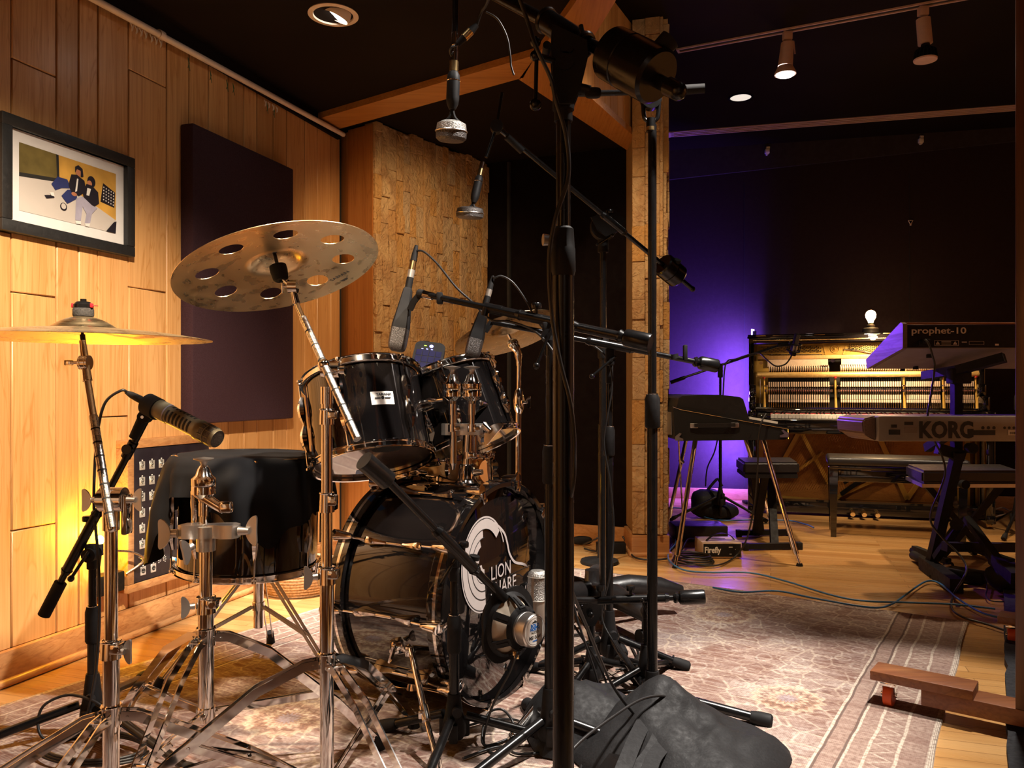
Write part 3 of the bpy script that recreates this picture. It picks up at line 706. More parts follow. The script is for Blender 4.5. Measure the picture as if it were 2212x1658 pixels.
for px, py, lab in ((1657, 327, 'small white cable clip high on the back wall above the piano lid end'), (1989, 304, 'small white cable clip on the back wall, higher and further right')):
    q = ray_bw(px, py, .03); m = MB(); m.box(q, (.035, .03, .035), bev=.004); m.box(q+V((.006, 0, .03)), (.03, .02, .018), bev=.003); m.cyl(q+V((0, -.01, -.02)), q+V((0, .01, -.02)), .011, n=12)
    tag(obj('cable_clip', m, MT['white']), lab, 'clip')
q = ray_bw(1967, 480, .012); m = MB()
for s_ in (-1, 1): m.tube([q+V((0, 0, -.02)), q+V((.018*s_, 0, .015)), q+V((.0, 0, .015))], .003, 6)
m.cyl(q+V((0, 0, -.025)), q+V((0, 0, -.01)), .007, n=8); tag(obj('wall_hook', m, MT['conduit']), 'tiny pale triangular hook on the dark back wall', 'hook')
# rug
FL = V((-.13, 4.275, 0)); ud = V((1.419, -.915, 0)).normalized(); vd = V((-.542, -.841, 0)).normalized()
me = bpy.data.meshes.new('area_rug'); bm = bmesh.new(); uvl = bm.loops.layers.uv.new('UVMap'); NU, NV = 90, 150
from mathutils import noise as _nz
g = {}
for side in (0, 1):
    for i in range(NU+1):
        for j in range(NV+1):
            u, v = RW*i/NU, RL*j/NV; wob = .006*_nz.noise(V((u*1.2, v*1.6, 0)))
            uu = u+(.008*_nz.noise(V((v*3, 5, u*.3))) if i in (0, NU) else 0)
            g[side, i, j] = bm.verts.new(FL+ud*uu+vd*(v+wob)+V((0, 0, .007+.0015*_nz.noise(V((u*3, v*3, 1))) if side == 0 else .0006)))
def qf(vs, uvs):
    f = bm.faces.new(vs); f.smooth = True
    for l, q in zip(f.loops, uvs): l[uvl].uv = q
for i in range(NU):
    for j in range(NV):
        idx = [(i, j), (i, j+1), (i+1, j+1), (i+1, j)]
        qf([g[0, a, b] for a, b in idx], [(RW*a/NU, RL*b/NV) for a, b in idx])
edge = [(i, 0) for i in range(NU)]+[(NU, j) for j in range(NV)]+[(i, NV) for i in range(NU, 0, -1)]+[(0, j) for j in range(NV, 0, -1)]
for k in range(len(edge)):
    a, b = edge[k], edge[(k+1) % len(edge)]
    qf([g[0, a[0], a[1]], g[0, b[0], b[1]], g[1, b[0], b[1]], g[1, a[0], a[1]]], [(RW*a[0]/NU, RL*a[1]/NV), (RW*b[0]/NU, RL*b[1]/NV)]*1+[(RW*b[0]/NU, RL*b[1]/NV), (RW*a[0]/NU, RL*a[1]/NV)])
bmesh.ops.delete(bm, geom=[v for v in bm.verts if not v.link_faces], context='VERTS')
bmesh.ops.recalc_face_normals(bm, faces=bm.faces)
bm.to_mesh(me); bm.free(); me.materials.append(MT['rug']); o = bpy.data.objects.new('area_rug', me); COL.objects.link(o)
tag(o, 'large faded brown and cream patterned rug under the drum kit', 'rug')
# shag rug
m = MB(); a = V((1.86, 3.02, .012))
pts = [F(2168, 1282), F(2300, 1290), V((2.7, 1.9, 0)), F(2184, 1760)]
import itertools
def edgewob(a, b, n=26): return [a.lerp(b, i/n)+V((random.uniform(-.006, .006), random.uniform(-.004, .004), 0)) for i in range(n)]
pl = []
for a, b in zip(pts, pts[1:]+pts[:1]): pl += edgewob(a, b)
m.prism([(p.x, p.y) for p in pl], M.Translation((0, 0, .001)), .022)
tag(obj('shag_rug', m, MT['shag']), 'small charcoal shaggy rug lying at the right edge of the floor', 'rug')
# ================================================================ DRUM KIT
CH, GL, BK = MT['chrome'], MT['gloss'], MT['black']
def wing(mb, c, ax, s=1., spread=V((0, 0, 1))):
    """wing nut: hub along ax with two rounded blades"""
    c = V(c); ax = V(ax).normalized(); sp = (V(spread)-ax*V(spread).dot(ax)).normalized(); th = ax.cross(sp)
    mb.cyl(c, c+ax*.016*s, .007*s, .005*s, 12)
    Mx = mtx(c+ax*.004*s-th*.0022*s, sp, ax)
    mb.prism([(.0225*s*cos(a), (.0135+.0085*sin(a)+.006*cos(a)**2)*s) for a in [2*pi*i/26 for i in range(26)]], Mx, .0042*s)
def collar(mb, x, y, z, r, h=.035, sq=True, side=1):
    mb.cyl((x, y, z-h/2), (x, y, z+h/2), r*1.30, r*1.18, 24); mb.torus((x, y, z+h/2), (0, 0, 1), r*1.15, .0022, 24, 6)
    if sq:
        mb.box((x+side*r*1.1, y-r*.3, z+h*.15), (r*1.5, r*2.1, h*.55), bev=.003); mb.cyl((x+side*r*1.3, y-r*1.3, z+h*.15), (x+side*r*1.3, y-r*1.6, z+h*.15), r*.42, n=6)
def chrome_stand(name, label, x, y, hub, low, ztop, r, azs, reach, tubes=None, group=None, wingaz=0, braces=True, foot_z=.0):
    t = thing(name, label, 'stand', (x, y, 0), group)
    m = MB(); m.cyl((x, y, low-.02), (x, y, hub+.33*(ztop-hub)), r, n=28); m.torus((x, y, hub+.33*(ztop-hub)), (0, 0, 1), r*.95, .0015, 24, 6); obj('lower_tube', m, CH, t)
    m = MB(); m.cyl((x, y, hub), (x, y, ztop), r*.80, n=28); obj('upper_tube', m, CH, t)
    zc = hub+.33*(ztop-hub); m = MB(); collar(m, x, y, zc, r); c = obj('clamp_collar', m, CH, t)
    m = MB(); wing(m, (x-r*1.2*math.copysign(1, wingaz or 1), y-r*.6, zc), (-math.copysign(1, wingaz or 1), -.4, 0), 1.1); obj('wing_screw', m, MT['satin'], t)
    m = MB(); m.cyl((x, y, hub-.018), (x, y, hub+.018), r*1.22, n=28); m.torus((x, y, hub+.02), (0, 0, 1), r*1.1, .003, 24, 6); obj('leg_collar', m, CH, t)
    m = MB(); m.cyl((x, y, low-.012), (x, y, low+.012), r*1.25, n=24)
    obj('brace_collar', m, CH, t)
    for a in azs:
        d = V((cos(R(a)), sin(R(a)), 0)); n = V((-d.y, d.x, 0)); m = MB()
        for s in (-1, 1):
            k = .011*s
            pts = [V((x, y, hub))+d*r*1.1+n*k, V((x, y, hub-.004))+d*(r*1.1+.03)+n*k, V((x, y, hub-.05))+d*(reach*.34)+n*k*1.35, V((x, y, hub*.50))+d*(reach*.66)+n*k*1.35, V((x, y, hub*.42))+d*(reach*.74)+n*k*.9, V((x, y, .035))+d*(reach*.97)+n*k*.7]
            m.bar(pts, .019, .0028, up=n)
        m.cyl(V((x, y, hub-.004))+d*(r*1.1+.012)-n*.015, V((x, y, hub-.004))+d*(r*1.1+.012)+n*.015, .0035, n=8)
        mid = V((x, y, hub*.50))+d*(reach*.66); m.cyl(mid-n*.02, mid+n*.02, .004, n=8); m.cyl(V((x, y, .04))+d*(reach*.96)-n*.012, V((x, y, .04))+d*(reach*.96)+n*.012, .003, n=8)
        lg = obj('leg', m, CH, t)
        m = MB(); e = V((x, y, .006))+d*reach; m.tube([e+V((0, 0, .036))-d*.012, e+V((0, 0, .02)), e+V((0, 0, 0)), e-V((0, 0, .0005))], [.010, .013, .016, .016], 14); obj('rubber_foot', m, MT['rubber'], lg)
        if braces:
            m = MB()
            for s in (-1, 1): m.bar([V((x, y, low))+d*r*1.2+n*.004*s, mid+n*.006*s+V((0, 0, .0))], .015, .0022, up=n)
            m.cyl(V((x, y, low))+d*r*1.3-n*.01, V((x, y, low))+d*r*1.3+n*.01, .0035, n=8); obj('brace', m, CH, t)
    return t
def knurled(t, a, b, r, name='boom_rod'):
    m = MB(); a, b = V(a), V(b); m.cyl(a, b, r, n=20); o = obj(name, m, MT['steel'], t)
    m = MB()
    for k in range(1, 8): q = a.lerp(b, k/8); d = (b-a).normalized(); m.cyl(q-d*.0016, q+d*.0016, r*1.03, n=20)
    obj('ring_mark', m, MT['darkslot'], o); return o
# ---- left crash cymbal stand
x, y = P(240, 1545, 1.60).x, 1.60
t = chrome_stand('cymbal_stand', 'chrome boom cymbal stand nearest the left plank wall carrying the flat cymbal', x, y, .239, .085, P(0, 1112, 1.6).z, .0158, (207, 262, 23), .40, wingaz=-1)
top = V((x, y, P(0, 1112, 1.6).z)); tl = P(243, 1078, 1.58)
m = MB(); m.cyl(tl+V((-.022, 0, 0)), tl+V((.024, 0, 0)), .024, n=28); m.cyl(tl+V((-.026, 0, 0)), tl+V((-.022, 0, 0)), .020, n=28); m.cyl(top-V((0, 0, .03)), top+V((0, 0, .012)), .0165, n=24); m.box(tl+V((.026, .005, -.03)), (.012, .03, .08), bev=.004); obj('tilter_clamp', m, CH, t)
m = MB(); wing(m, tl+V((-.026, -.01, 0)), (-1, 0, 0), 1.0); wing(m, tl+V((.034, -.01, 0)), (1, 0, 0), 1.0); obj('wing_nut', m, MT['satin'], t)
ra, rb = P(189, 822, 1.64), P(241, 1140, 1.54); knurled(t, ra.lerp(rb, .25), rb, .0085)
m = MB(); m.cyl(ra, ra.lerp(rb, .4), .0072, n=18); m.cyl(ra, ra+(rb-ra).normalized()*-.03, .0085, .0075, 18); m.sph(rb, .0085, 12); obj('boom_tube', m, CH, t)
q = P(184, 783, 1.648); m = MB(); m.cyl(q+V((-.009, 0, 0)), q+V((.009, 0, 0)), .0155, n=22)
for s in (-1, 1): m.torus(q+V((.005*s, 0, 0)), (1, 0, 0), .0145, .0016, 22, 6)
m.cyl(q, P(178, 735, 1.65), .0085, .0065, 16); m.cyl(q, ra, .0075, .0095, 16); m.cyl(q+V((-.012, 0, 0)), q+V((-.03, 0, .0)), .0035, n=10); m.box(q+V((-.034, 0, 0)), (.018, .004, .011), bev=.0015); obj('cymbal_tilter', m, CH, t)
m = MB(); m.cyl(P(180, 740, 1.65), P(178, 722, 1.65), .0052, n=12); m.cyl(P(178, 735, 1.65), P(178, 660, 1.65), .003, n=10); obj('spindle', m, BK, t)
# cymbal profile
def cym_profile(Rr, bell=.067, bh=.026, bow=.020, th=.0011):
    top = []; K = 10
    for i in range(K+1):
        a = i/K; r = Rr*(1-a)+bell*a; top.append((r, bow*(1-((r-bell)/(Rr-bell))**1.6)))
    for i in range(1, 8):
        a = i/7; r = bell*(1-a)+.006*a; top.append((r, bow+bh*math.sin(a*pi/2)**.9))
    return [(r, z-th) for r, z in reversed(top)]+top
def cymbal(label, c, nrm, Rr, n=96, **k):
    c = V(c); m = MB(); m.lathe(cym_profile(Rr, **k), (0, 0, 0), (0, 0, 1), n)
    Mx = (M.Translation(c) @ V(nrm).normalized().to_track_quat('Z', 'Y').to_matrix().to_4x4())
    o = obj('cymbal', m, MT['cymbal'], ang=50); o.matrix_world = Mx
    return o
cc = P(180, 731, 1.65); o = cymbal('x', cc, (.004, -.01, 1), .2515)
tag(o, 'flat bronze crash cymbal seen edge-on in front of the plank wall at far left', 'cymbal')
t = thing('cymbal_felt_nut', 'grey felt washer and black cap with red tips on top of the edge-on crash cymbal', 'cymbal nut', cc+V((0, 0, .047)))
b = cc+V((0, 0, .046)); m = MB(); m.lathe([(.0, 0), (.0195, 0), (.020, .003), (.020, .014), (.019, .0165), (0, .0165)], b, n=28); obj('felt', m, MT['felt'], t)
m = MB(); m.lathe([(0, .0168), (.019, .0168), (.019, .024), (.013, .030), (.006, .031), (.006, .036), (0, .036)], b, n=24); obj('cap', m, BK, t)
for s in (-1, 1):
    m = MB(); m.box(b+V((.0195*s, -.004, .022)), (.004, .008, .009), bev=.001); obj('release_tab', m, MT['red'], t)
m = MB(); m.cyl(b+V((.02, -.003, .022)), b+V((.032, -.003, .0215)), .0008, n=6); obj('pin', m, MT['red'], t)
# ---- second stand with holed cymbal
x, y = P(706, 0, 1.70).x, 1.70
t = chrome_stand('cymbal_stand', 'chrome boom stand in front of the toms holding the holed cymbal', x, y, .312, .055, P(0, 862, 1.7).z, .0148, (71, 191, 311), .42, wingaz=1)
m = MB(); collar(m, x, y, P(0, 900, 1.7).z, .0125, .032); collar(m, x, y, P(0, 1085, 1.7).z, .0125, .04); m.cyl((x, y, P(0, 862, 1.7).z-.01), (x, y, P(0, 835, 1.7).z), .0135, n=22); obj('memory_lock', m, CH, t)
ra, rb = P(640, 655, 1.80), P(772, 948, 1.60); m = MB(); m.cyl(ra, ra.lerp(rb, .2), .0062, n=16); m.cyl(ra+(ra-rb).normalized()*.018, ra, .0072, .0085, 16); obj('boom_tube', m, CH, t)
knurled(t, ra.lerp(rb, .12), rb, .0084)
q = ra.lerp(rb, .46); q = V((x, q.y, P(0, 798, 1.7).z)); m = MB(); m.cyl(q+V((-.016, .012, 0)), q+V((.022, .012, .0)), .0165, n=26); m.cyl(q+V((.022, .012, 0)), q+V((.034, .012, 0)), .009, n=16); m.sph(ra.lerp(rb, .48), .013, 16); obj('boom_clamp', m, CH, t)
oc, on = P(602, 583, 1.80), V((-.283, .196, .938)).normalized()
q = P(632, 618, 1.80); m = MB(); m.cyl(q+V((-.009, 0, 0)), q+V((.011, 0, 0)), .0155, n=22); m.cyl(q+V((-.022, 0, 0)), q+V((-.009, 0, 0)), .004, n=10); m.box(q+V((-.022, 0, 0)), (.006, .008, .034), bev=.002); m.cyl(q, ra, .007, .0085, 16); m.cyl(q+V((-.002, 0, 0)), oc-on*.018, .006, .0055, 14); obj('cymbal_tilter', m, CH, t)
m = MB(); m.cyl(oc-on*.03, oc+on*.045, .0042, n=12); obj('spindle', m, BK, t)
def holed_cymbal():
    m = MB(); Rr, bell, bow, bh = .229, .060, .018, .026; RH, rh = .152, .0255
    def zf(r): return bow*(1-((max(r, bell)-bell)/(Rr-bell))**1.6)
    r0, r1 = .118, .188; NS = 8; K = 12
    for sg in (0, -.0012):
        rings = [(r1, 0), (.2, 0), (.212, 0), (.222, 0), (Rr, 0)]
        prof = [(r, zf(r)+sg) for r in (r1, .198, .21, .22, Rr)]; m.lathe(prof, (0, 0, 0), n=NS*K)
        prof = [(r, zf(r)+sg) for r in (r0, .105, .09, .075, bell)]+[(bell*(1-a)+.006*a, bow+bh*math.sin(a*pi/2)**.9+sg) for a in [i/8 for i in range(1, 9)]]
        m.lathe(prof, (0, 0, 0), n=NS*K)
        for s in range(NS):
            a0 = 2*pi*s/NS; h = pi/NS; per = []
            for i in range(K): per.append((r1, a0-h+2*h*i/K))
            for i in range(8): per.append((r1+(r0-r1)*i/8, a0+h))
            for i in range(K): per.append((r0, a0+h-2*h*i/K))
            for i in range(8): per.append((r0+(r1-r0)*i/8, a0-h))
            rings = []
            for L in range(5):
                f = (L/4)**1.0; row = []
                for r, a in per:
                    px_, py_ = r*cos(a), r*sin(a); hc = (RH*cos(a0), RH*sin(a0)); dx, dy = px_-hc[0], py_-hc[1]; dl = math.hypot(dx, dy)
                    hx, hy = hc[0]+dx/dl*rh, hc[1]+dy/dl*rh; X, Y_ = px_*(1-f)+hx*f, py_*(1-f)+hy*f
                    row.append(m.vert((X, Y_, zf(math.hypot(X, Y_))+sg)))
                rings.append(row)
            for A, B in zip(rings, rings[1:]):
                n = len(A)
                for i in range(n): m.face([A[i], A[(i+1) % n], B[(i+1) % n], B[i]])
            if sg == 0: inner = [tuple(v.co) for v in rings[-1]]; A = [m.vert(c) for c in inner]; B = [m.vert((c[0], c[1], c[2]-.0012)) for c in inner]
            if sg == 0:
                for i in range(len(A)): m.face([A[i], A[(i+1) % len(A)], B[(i+1) % len(A)], B[i]])
    m.lathe([(Rr, zf(Rr)), (Rr, zf(Rr)-.0012)], (0, 0, 0), n=NS*K)
    return m
q_ = on.to_track_quat('Z', 'Y'); Ro = q_.to_matrix().to_4x4() @ M.Rotation(R(14), 4, 'Z')
o = obj('cymbal', holed_cymbal(), MT['cymbal'], ang=50); o.matrix_world = M.Translation(oc) @ Ro
tag(o, 'tilted bronze cymbal with eight round holes above the toms', 'cymbal')
bpy.context.view_layer.update()
def under(px, py):                                     # pixel -> point on the underside plane of the holed cymbal
    d = P(px, py, 1)-V((0, 0, CZ)); c0 = oc-on*.0; k = (c0-V((0, 0, CZ))).dot(on)/d.dot(on); return V((0, 0, CZ))+d*k
a_, b_ = under(717, 606), under(747, 590)
txd = (b_-a_).normalized(); tyd = (-on).cross(txd)
def undertext(s, p, size):
    e = text('printed_logo', s, size, mtx(V((0, 0, 0)), (1, 0, 0), (0, 1, 0)), MT['ink'], None, ex=.0001, bold=.0004)
    e.matrix_world = mtx(p-on*.0012, txd, tyd); bpy.context.view_layer.update(); w = e.matrix_world.copy(); e.parent = o; e.matrix_parent_inverse = M.Identity(4); e.matrix_basis = o.matrix_world.inverted() @ w
MT['ink2'] = mat('etched_ink', (.16, .12, .07), .5, .5)
e_ = undertext('SABIAN', a_, .017)
m = MB(); lc = under(741, 602)
for i in range(7):
    w = .012*math.sqrt(max(.05, 1-(i/7.)**2)); q = lc-tyd*(i*.0016)-on*.0014+txd*.0; m.bar([q-txd*w, q+txd*w], .0009, .0003, up=on)
l = obj('printed_emblem', m, MT['ink']); l.parent = o; l.matrix_basis = o.matrix_world.inverted()
t2 = thing('cymbal_felt', 'dark felt seat under the bell of the holed cymbal', 'cymbal felt', oc-on*.02)
m = MB(); m.lathe([(0, -.026), (.013, -.026), (.017, -.022), (.0195, -.002), (.019, .010), (0, .010)], oc+on*.0, on, 24); obj('felt', m, MT['rubber'], t2)
# ---- double tom holder stand (empty)
def tom_clamp_top(t, c, s=1.):
    """chrome ratchet block with flat lens-shaped wing on top"""
    c = V(c); m = MB(); m.lathe([(r*s, z*s) for r, z in [(0, -.0), (.010, -.0), (.012, .008), (.020, .014), (.0265, .020), (.0265, .036), (.0255, .038), (.0265, .040), (.0265, .054), (.018, .062), (.013, .076), (.008, .084), (0, .085)]], c, n=28)
    m.cyl(c+V((0, 0, -.03*s)), c, .011*s, n=18); m.cyl(c+V((0, 0, -.055*s)), c+V((0, 0, -.03*s)), .0085*s, n=18); obj('ratchet', m, CH, t)
    m = MB(); m.cyl(c+V((0, 0, .082*s)), c+V((0, 0, .094*s)), .005*s, .009*s, 12); m.lathe([(0, .093*s), (.009*s, .093*s), (.022*s, .098*s), (.0225*s, .100*s), (0, .1035*s)], c, n=24); obj('wing_bolt', m, MT['satin'], t)
    m = MB(); m.cyl(c+V((0, 0, -.075*s)), c+V((0, 0, -.055*s)), .0125*s, n=18); m.box(c+V((.014*s, -.006, -.066*s)), (.018, .014, .012), bev=.003); m.cyl(c+V((.016*s, -.012, -.066*s)), c+V((.016*s, -.018, -.066*s)), .005, n=6); obj('memory_clamp', m, CH, t)
x, y = P(445, 0, 1.80).x, 1.80
t = chrome_stand('tom_holder_stand', 'heavy chrome double tom holder stand with no tom mounted', x, y, .335, .165, P(0, 1165, 1.8).z, .0172, (25, 145, 265), .40)
zt = P(0, 1165, 1.8).z
m = MB(); m.cyl((x, y, zt-.025), (x, y, zt+.012), .0205, n=28); m.cyl((x, y, zt+.005), (x, y, zt+.03), .0235, n=28); obj('top_collar', m, MT['satin'], t)
m = MB(); z_ = P(0, 1145, 1.8).z
pl = [(-.062, -.012), (-.05, -.024), (-.02, -.024), (-.005, -.014), (.02, -.014), (.035, -.024), (.062, -.022), (.070, -.008), (.070, .012), (.055, .026), (.02, .022), (0, .016), (-.03, .026), (-.055, .020)]
m.prism(pl, M.Translation((x+.004, y, z_-.016)), .030); obj('receiver_block', m, MT['satin'], t)
m = MB(); wing(m, (x-.062, y-.005, z_-.006), (-1, -.1, 0), 1.5); wing(m, (x+.076, y-.005, z_), (1, -.1, 0), 1.5); wing(m, (x-.02, y-.03, z_-.03), (-.4, -1, -.3), 1.3); obj('wing_nut', m, MT['satin'], t)
tom_clamp_top(t, P(440, 1085, 1.80)); m = MB(); m.cyl(P(440, 1090, 1.8), P(440, 1145, 1.8), .0085, n=16); m.cyl(P(416, 1060, 1.84), P(418, 1140, 1.84), .0045, n=12); m.cyl(P(438, 1072, 1.80), P(483, 1100, 1.78), .013, .010, 16); m.box(P(488, 1095, 1.78), (.030, .02, .026), bev=.006); obj('l_rod', m, CH, t)
# ---- drum builder
def circ_hoop(m, c, ax, Rr, h=.022, th=.0035, flip=1):
    """flanged triple hoop"""
    prof = [(0, -h/2), (th, -h/2), (th+.004, -h/2+.003), (th+.004, -h/2+.006), (th, -h/2+.008), (th, h/2-.004), (th+.004, h/2-.001), (th+.003, h/2+.001), (0, h/2)]
    m.torus(c, ax, Rr, 0, 72, prof=prof)
def drum(t, cb, u, Rr, L, nl, a0=0, shell='gloss', hoop=None, lughalf=True, lugs=True, bottom_head=True, hh=.022, headmat=None, toplugs=True):
    cb = V(cb); u = V(u).normalized(); ct = cb+u*L; Fm = frame(u)
    m = MB(); m.lathe([(Rr, .012), (Rr, L-.012)], cb, u, 72); m.lathe([(Rr-.006, .012), (Rr-.006, L-.012)], cb, u, 72); obj('shell', m, MT[shell], t)
    m = MB(); circ_hoop(m, ct-u*.004, u, Rr+.004, hh); obj('top_hoop', m, hoop or CH, t); m = MB(); circ_hoop(m, cb+u*.004, -u, Rr+.004, hh); obj('bottom_hoop', m, hoop or CH, t)
    m = MB(); m.lathe([(0, -.004), (Rr-.004, -.004), (Rr+.002, -.009)], ct, u, 64); obj('batter_head', m, headmat or MT['headw'], t)
    m = MB(); m.lathe([(0, .004), (Rr-.004, .004), (Rr+.002, .009)], cb, u, 64); obj('resonant_head', m, MT['headclear'], t)
    for k in range(nl if lugs else 0):
        a = R(a0+360*k/nl); d = Fm @ V((cos(a), sin(a), 0)); n = Fm @ V((-sin(a), cos(a), 0))
        m = MB(); c = cb+d*(Rr+.006)
        # sculpted long lug: waisted
        for z0, z1, w0 in ((.18, .50, 1), (.50, .82, -1)):
            pts, sc = [], []
            for i in range(9):
                f = i/8; pts.append(c+u*(L*(z0+(z1-z0)*f))+d*(.005+.006*sin(pi*f))); sc.append(.45+.75*math.sin(pi*f)**1.0+(.1 if i in (0, 8) else 0))
            m.sweep(pts, [(-.009, -.007), (.009, -.007), (.0095, .002), (.005, .0075), (-.005, .0075), (-.0095, .002)], up=n, sc=sc)
        m.cyl(c+u*L*.46+d*.006, c+u*L*.54+d*.006, .0055, n=10)
        lg = obj('lug', m, CH, t)
        m = MB(); m.cyl(c+u*.0+d*.009, c+u*L*.25+d*.009, .003, n=8); m.cyl(c+u*L*.75+d*.009, c+u*(L+.002)+d*.009, .003, n=8)
        for zz in (-.006, L+.0): m.cyl(c+u*zz+d*.009, c+u*(zz+.006)+d*.009, .006, n=8)
        for zz in (.004, L-.006): m.box(c+u*zz+d*.006, (.012, .012, .006), mat=frame(u, d).to_4x4(), bev=.001)
        obj('tension_rod', m, CH, lg)
    return cb, ct, u
MT['headw'] = mat('coated_head', (.55, .52, .48), .6, var=.05)
MT['headclear'] = mat('smoky_head', (.16, .13, .12), .14, var=.25, sc=9, coat=.6)
# rack toms
u1 = V((-.20, .34, 1)).normalized(); c1 = P(806, 998, 2.26)
t = thing('rack_tom', 'black gloss tom with chrome hoops and white badge, nearest the holed cymbal', 'drum', c1, 'rack toms'); del t['group']
drum(t, c1, u1, .165, .255, 6, 50)
TOM1 = t
# badge on the front of tom 1
def badge(par, c, u, Rr, az, zf, L, s, lines, w=.05, h=.032):
    Fm = frame(u); d = V(az); d = (d-u*d.dot(u)).normalized(); xd = u.cross(d); n = 10
    m = MB(); A, B = [], []
    for i in range(n+1):
        f = (i/n-.5)*w/Rr; q = c+u*L*zf+(d*cos(f)+xd*sin(f))*(Rr+.0012); A.append(m.vert(q-u*h/2)); B.append(m.vert(q+u*h/2))
    for i in range(n): m.face([A[i], A[i+1], B[i+1], B[i]])
    b_ = obj('badge', m, MT['paper'], par)
    q = c+u*L*zf+d*(Rr+.0016)
    for s_, sz, dx, dz in lines: text('lettering', s_, sz, mtx(q+xd*dx+u*dz+d*.0004, xd, u), MT['ink'], b_, ex=.0002, align='CENTER', bold=.0003)
    m = MB(); m.cyl(q, q+d*.0012, .0045, n=16); m.box(q-xd*.014-u*.001+d*.0004, (.016, .0035, .0006), mat=M((xd, u, d)).transposed().to_4x4()); m.box(q+xd*.014-u*.001+d*.0004, (.016, .0035, .0006), mat=M((xd, u, d)).transposed().to_4x4()); obj('air_vent', m, MT['darkslot'], b_)
badge(TOM1, c1, u1, .165, V((.50, -1, 0)), .52, .255, 1, [('YAMAHA', .0105, .004, .0065)], .064, .038)
# fix exact badge place is on the tom front at the photo's (828,865)
u2 = V((-.36, .25, 1)).normalized(); c2 = P(1016, 962, 2.46)
t = thing('rack_tom', 'smaller black gloss tom behind the twin chrome tom posts', 'drum', c2)
drum(t, c2, u2, .152, .235, 6, 35); TOM2 = t
# tape on heads
m = MB(); q = c1-u1*.001; Fm = frame(u1)
def on_head(cb, u, px, py, off):
    d = P(px, py, 1)-V((0, 0, CZ)); k = (cb-V((0, 0, CZ))).dot(u)/d.dot(u); return V((0, 0, CZ))+d*k+(-u)*off
pl = [(802, 973), (818, 964), (868, 962), (862, 971), (838, 975), (812, 976)]; A = [on_head(c1+u1*.004, u1, a, b, .001) for a, b in pl]; m.poly(A); obj('black_tape', m, MT['darkslot'], TOM1)
m = MB(); m.poly([on_head(c1+u1*.004, u1, a, b, .001) for a, b in ((770, 1016), (792, 1013), (790, 1021), (768, 1023))]); obj('blue_tape', m, MT['blueink'], TOM1)
m = MB(); m.poly([on_head(c2+u2*.004, u2, a, b, .001) for a, b in ((1040, 946), (1052, 943), (1050, 952), (1038, 955))]); obj('blue_tape', m, MT['blueink'], TOM2)
# bass drum
BN_ = V((.866, -.5, 0)); BT = V((.5, .866, 0)); BC = V((-.032, 2.29, .315)); BR = .315; BL = .36
bd = thing('bass_drum', 'large glossy black bass drum with white logo on its front head', 'drum', V((-.19, 2.38, 0)))
C2_ = BC-BN_*BL
m = MB(); m.lathe([(BR-.018, -.02), (BR-.018, -BL+.02)], BC, BN_, 96); obj('shell', m, GL, bd)
for nm, c_ in (('front_hoop', BC-BN_*.012), ('rear_hoop', C2_+BN_*.012)):
    m = MB(); m.torus(c_, BN_, BR-.014, 0, 110, prof=[(0, -.024), (.012, -.024), (.014, -.022), (.014, .022), (.012, .024), (0, .024)]); h = obj(nm, m, GL, bd)
    m = MB(); m.torus(c_, BN_, BR, 0, 110, prof=[(-.001, -.0045), (.0007, -.0045), (.0007, .0045), (-.001, .0045)]); obj('chrome_inlay', m, CH, h)
m = MB(); m.lathe([(0, -.004), (BR-.02, -.004), (BR-.012, -.010)], BC, BN_, 96); hd = obj('front_head', m, GL, bd)
m = MB(); m.lathe([(0, -BL+.012), (BR-.012, -BL+.012)], BC, BN_, 64); obj('batter_head', m, MT['headclear'], bd)
BUP = V((0, 0, 1))
def bpt(u, w, o=-.003): return BC+BT*u+BUP*w+BN_*o
def axial(az): a = R(az); return BT*cos(a)+BUP*sin(a)
for k in range(10):
    a = 4+36*k; d = axial(a); n = BN_.cross(d); c0 = BC+d*(BR-.016)
    m = MB(); hexp = [(-.011, -.006), (.011, -.006), (.011, .004), (.006, .010), (-.006, .010), (-.011, .004)]
    for z0, sg in ((-.085, -1), (-.275, 1)):
        pts = [c0+BN_*(z0+sg*q)+d*h for q, h in ((0, .010), (.006, .011), (.030, .008), (.055, .006), (.075, .006))]; m.sweep(pts, hexp, up=n, sc=[.95, 1.15, .80, .5, .42])
    m.cyl(c0+BN_*-.155+d*.008, c0+BN_*-.205+d*.008, .0048, n=10); lg = obj('lug', m, CH, bd)
    m = MB(); m.cyl(c0+BN_*-.085+d*.016, c0+BN_*.004+d*.022, .0034, n=8); m.cyl(c0+BN_*-.275+d*.016, c0+BN_*(-BL-.004)+d*.022, .0034, n=8); obj('tension_rod', m, CH, lg)
    for zz, sgn in ((.012, 1), (-BL-.012, -1)):
        q = c0+BN_*zz+d*.026; m = MB(); m.lathe([(0, -.058), (.006, -.056), (.010, -.045), (.016, -.004), (.0165, .002), (0, .003)], q, BN_*sgn, 18)
        m.prism([(-.010, .018), (0, .022), (.010, .018), (.006, .0), (.010, -.020), (0, -.032), (-.010, -.020), (-.006, 0)], mtx(q+BN_*.002*sgn, n, d), .006*sgn)
        m.box(q+BN_*.004*sgn-d*.020, (.020, .030, .005), mat=M((n, d, BN_)).transposed().to_4x4(), bev=.0015)
        obj('claw_hook', m, CH, lg)
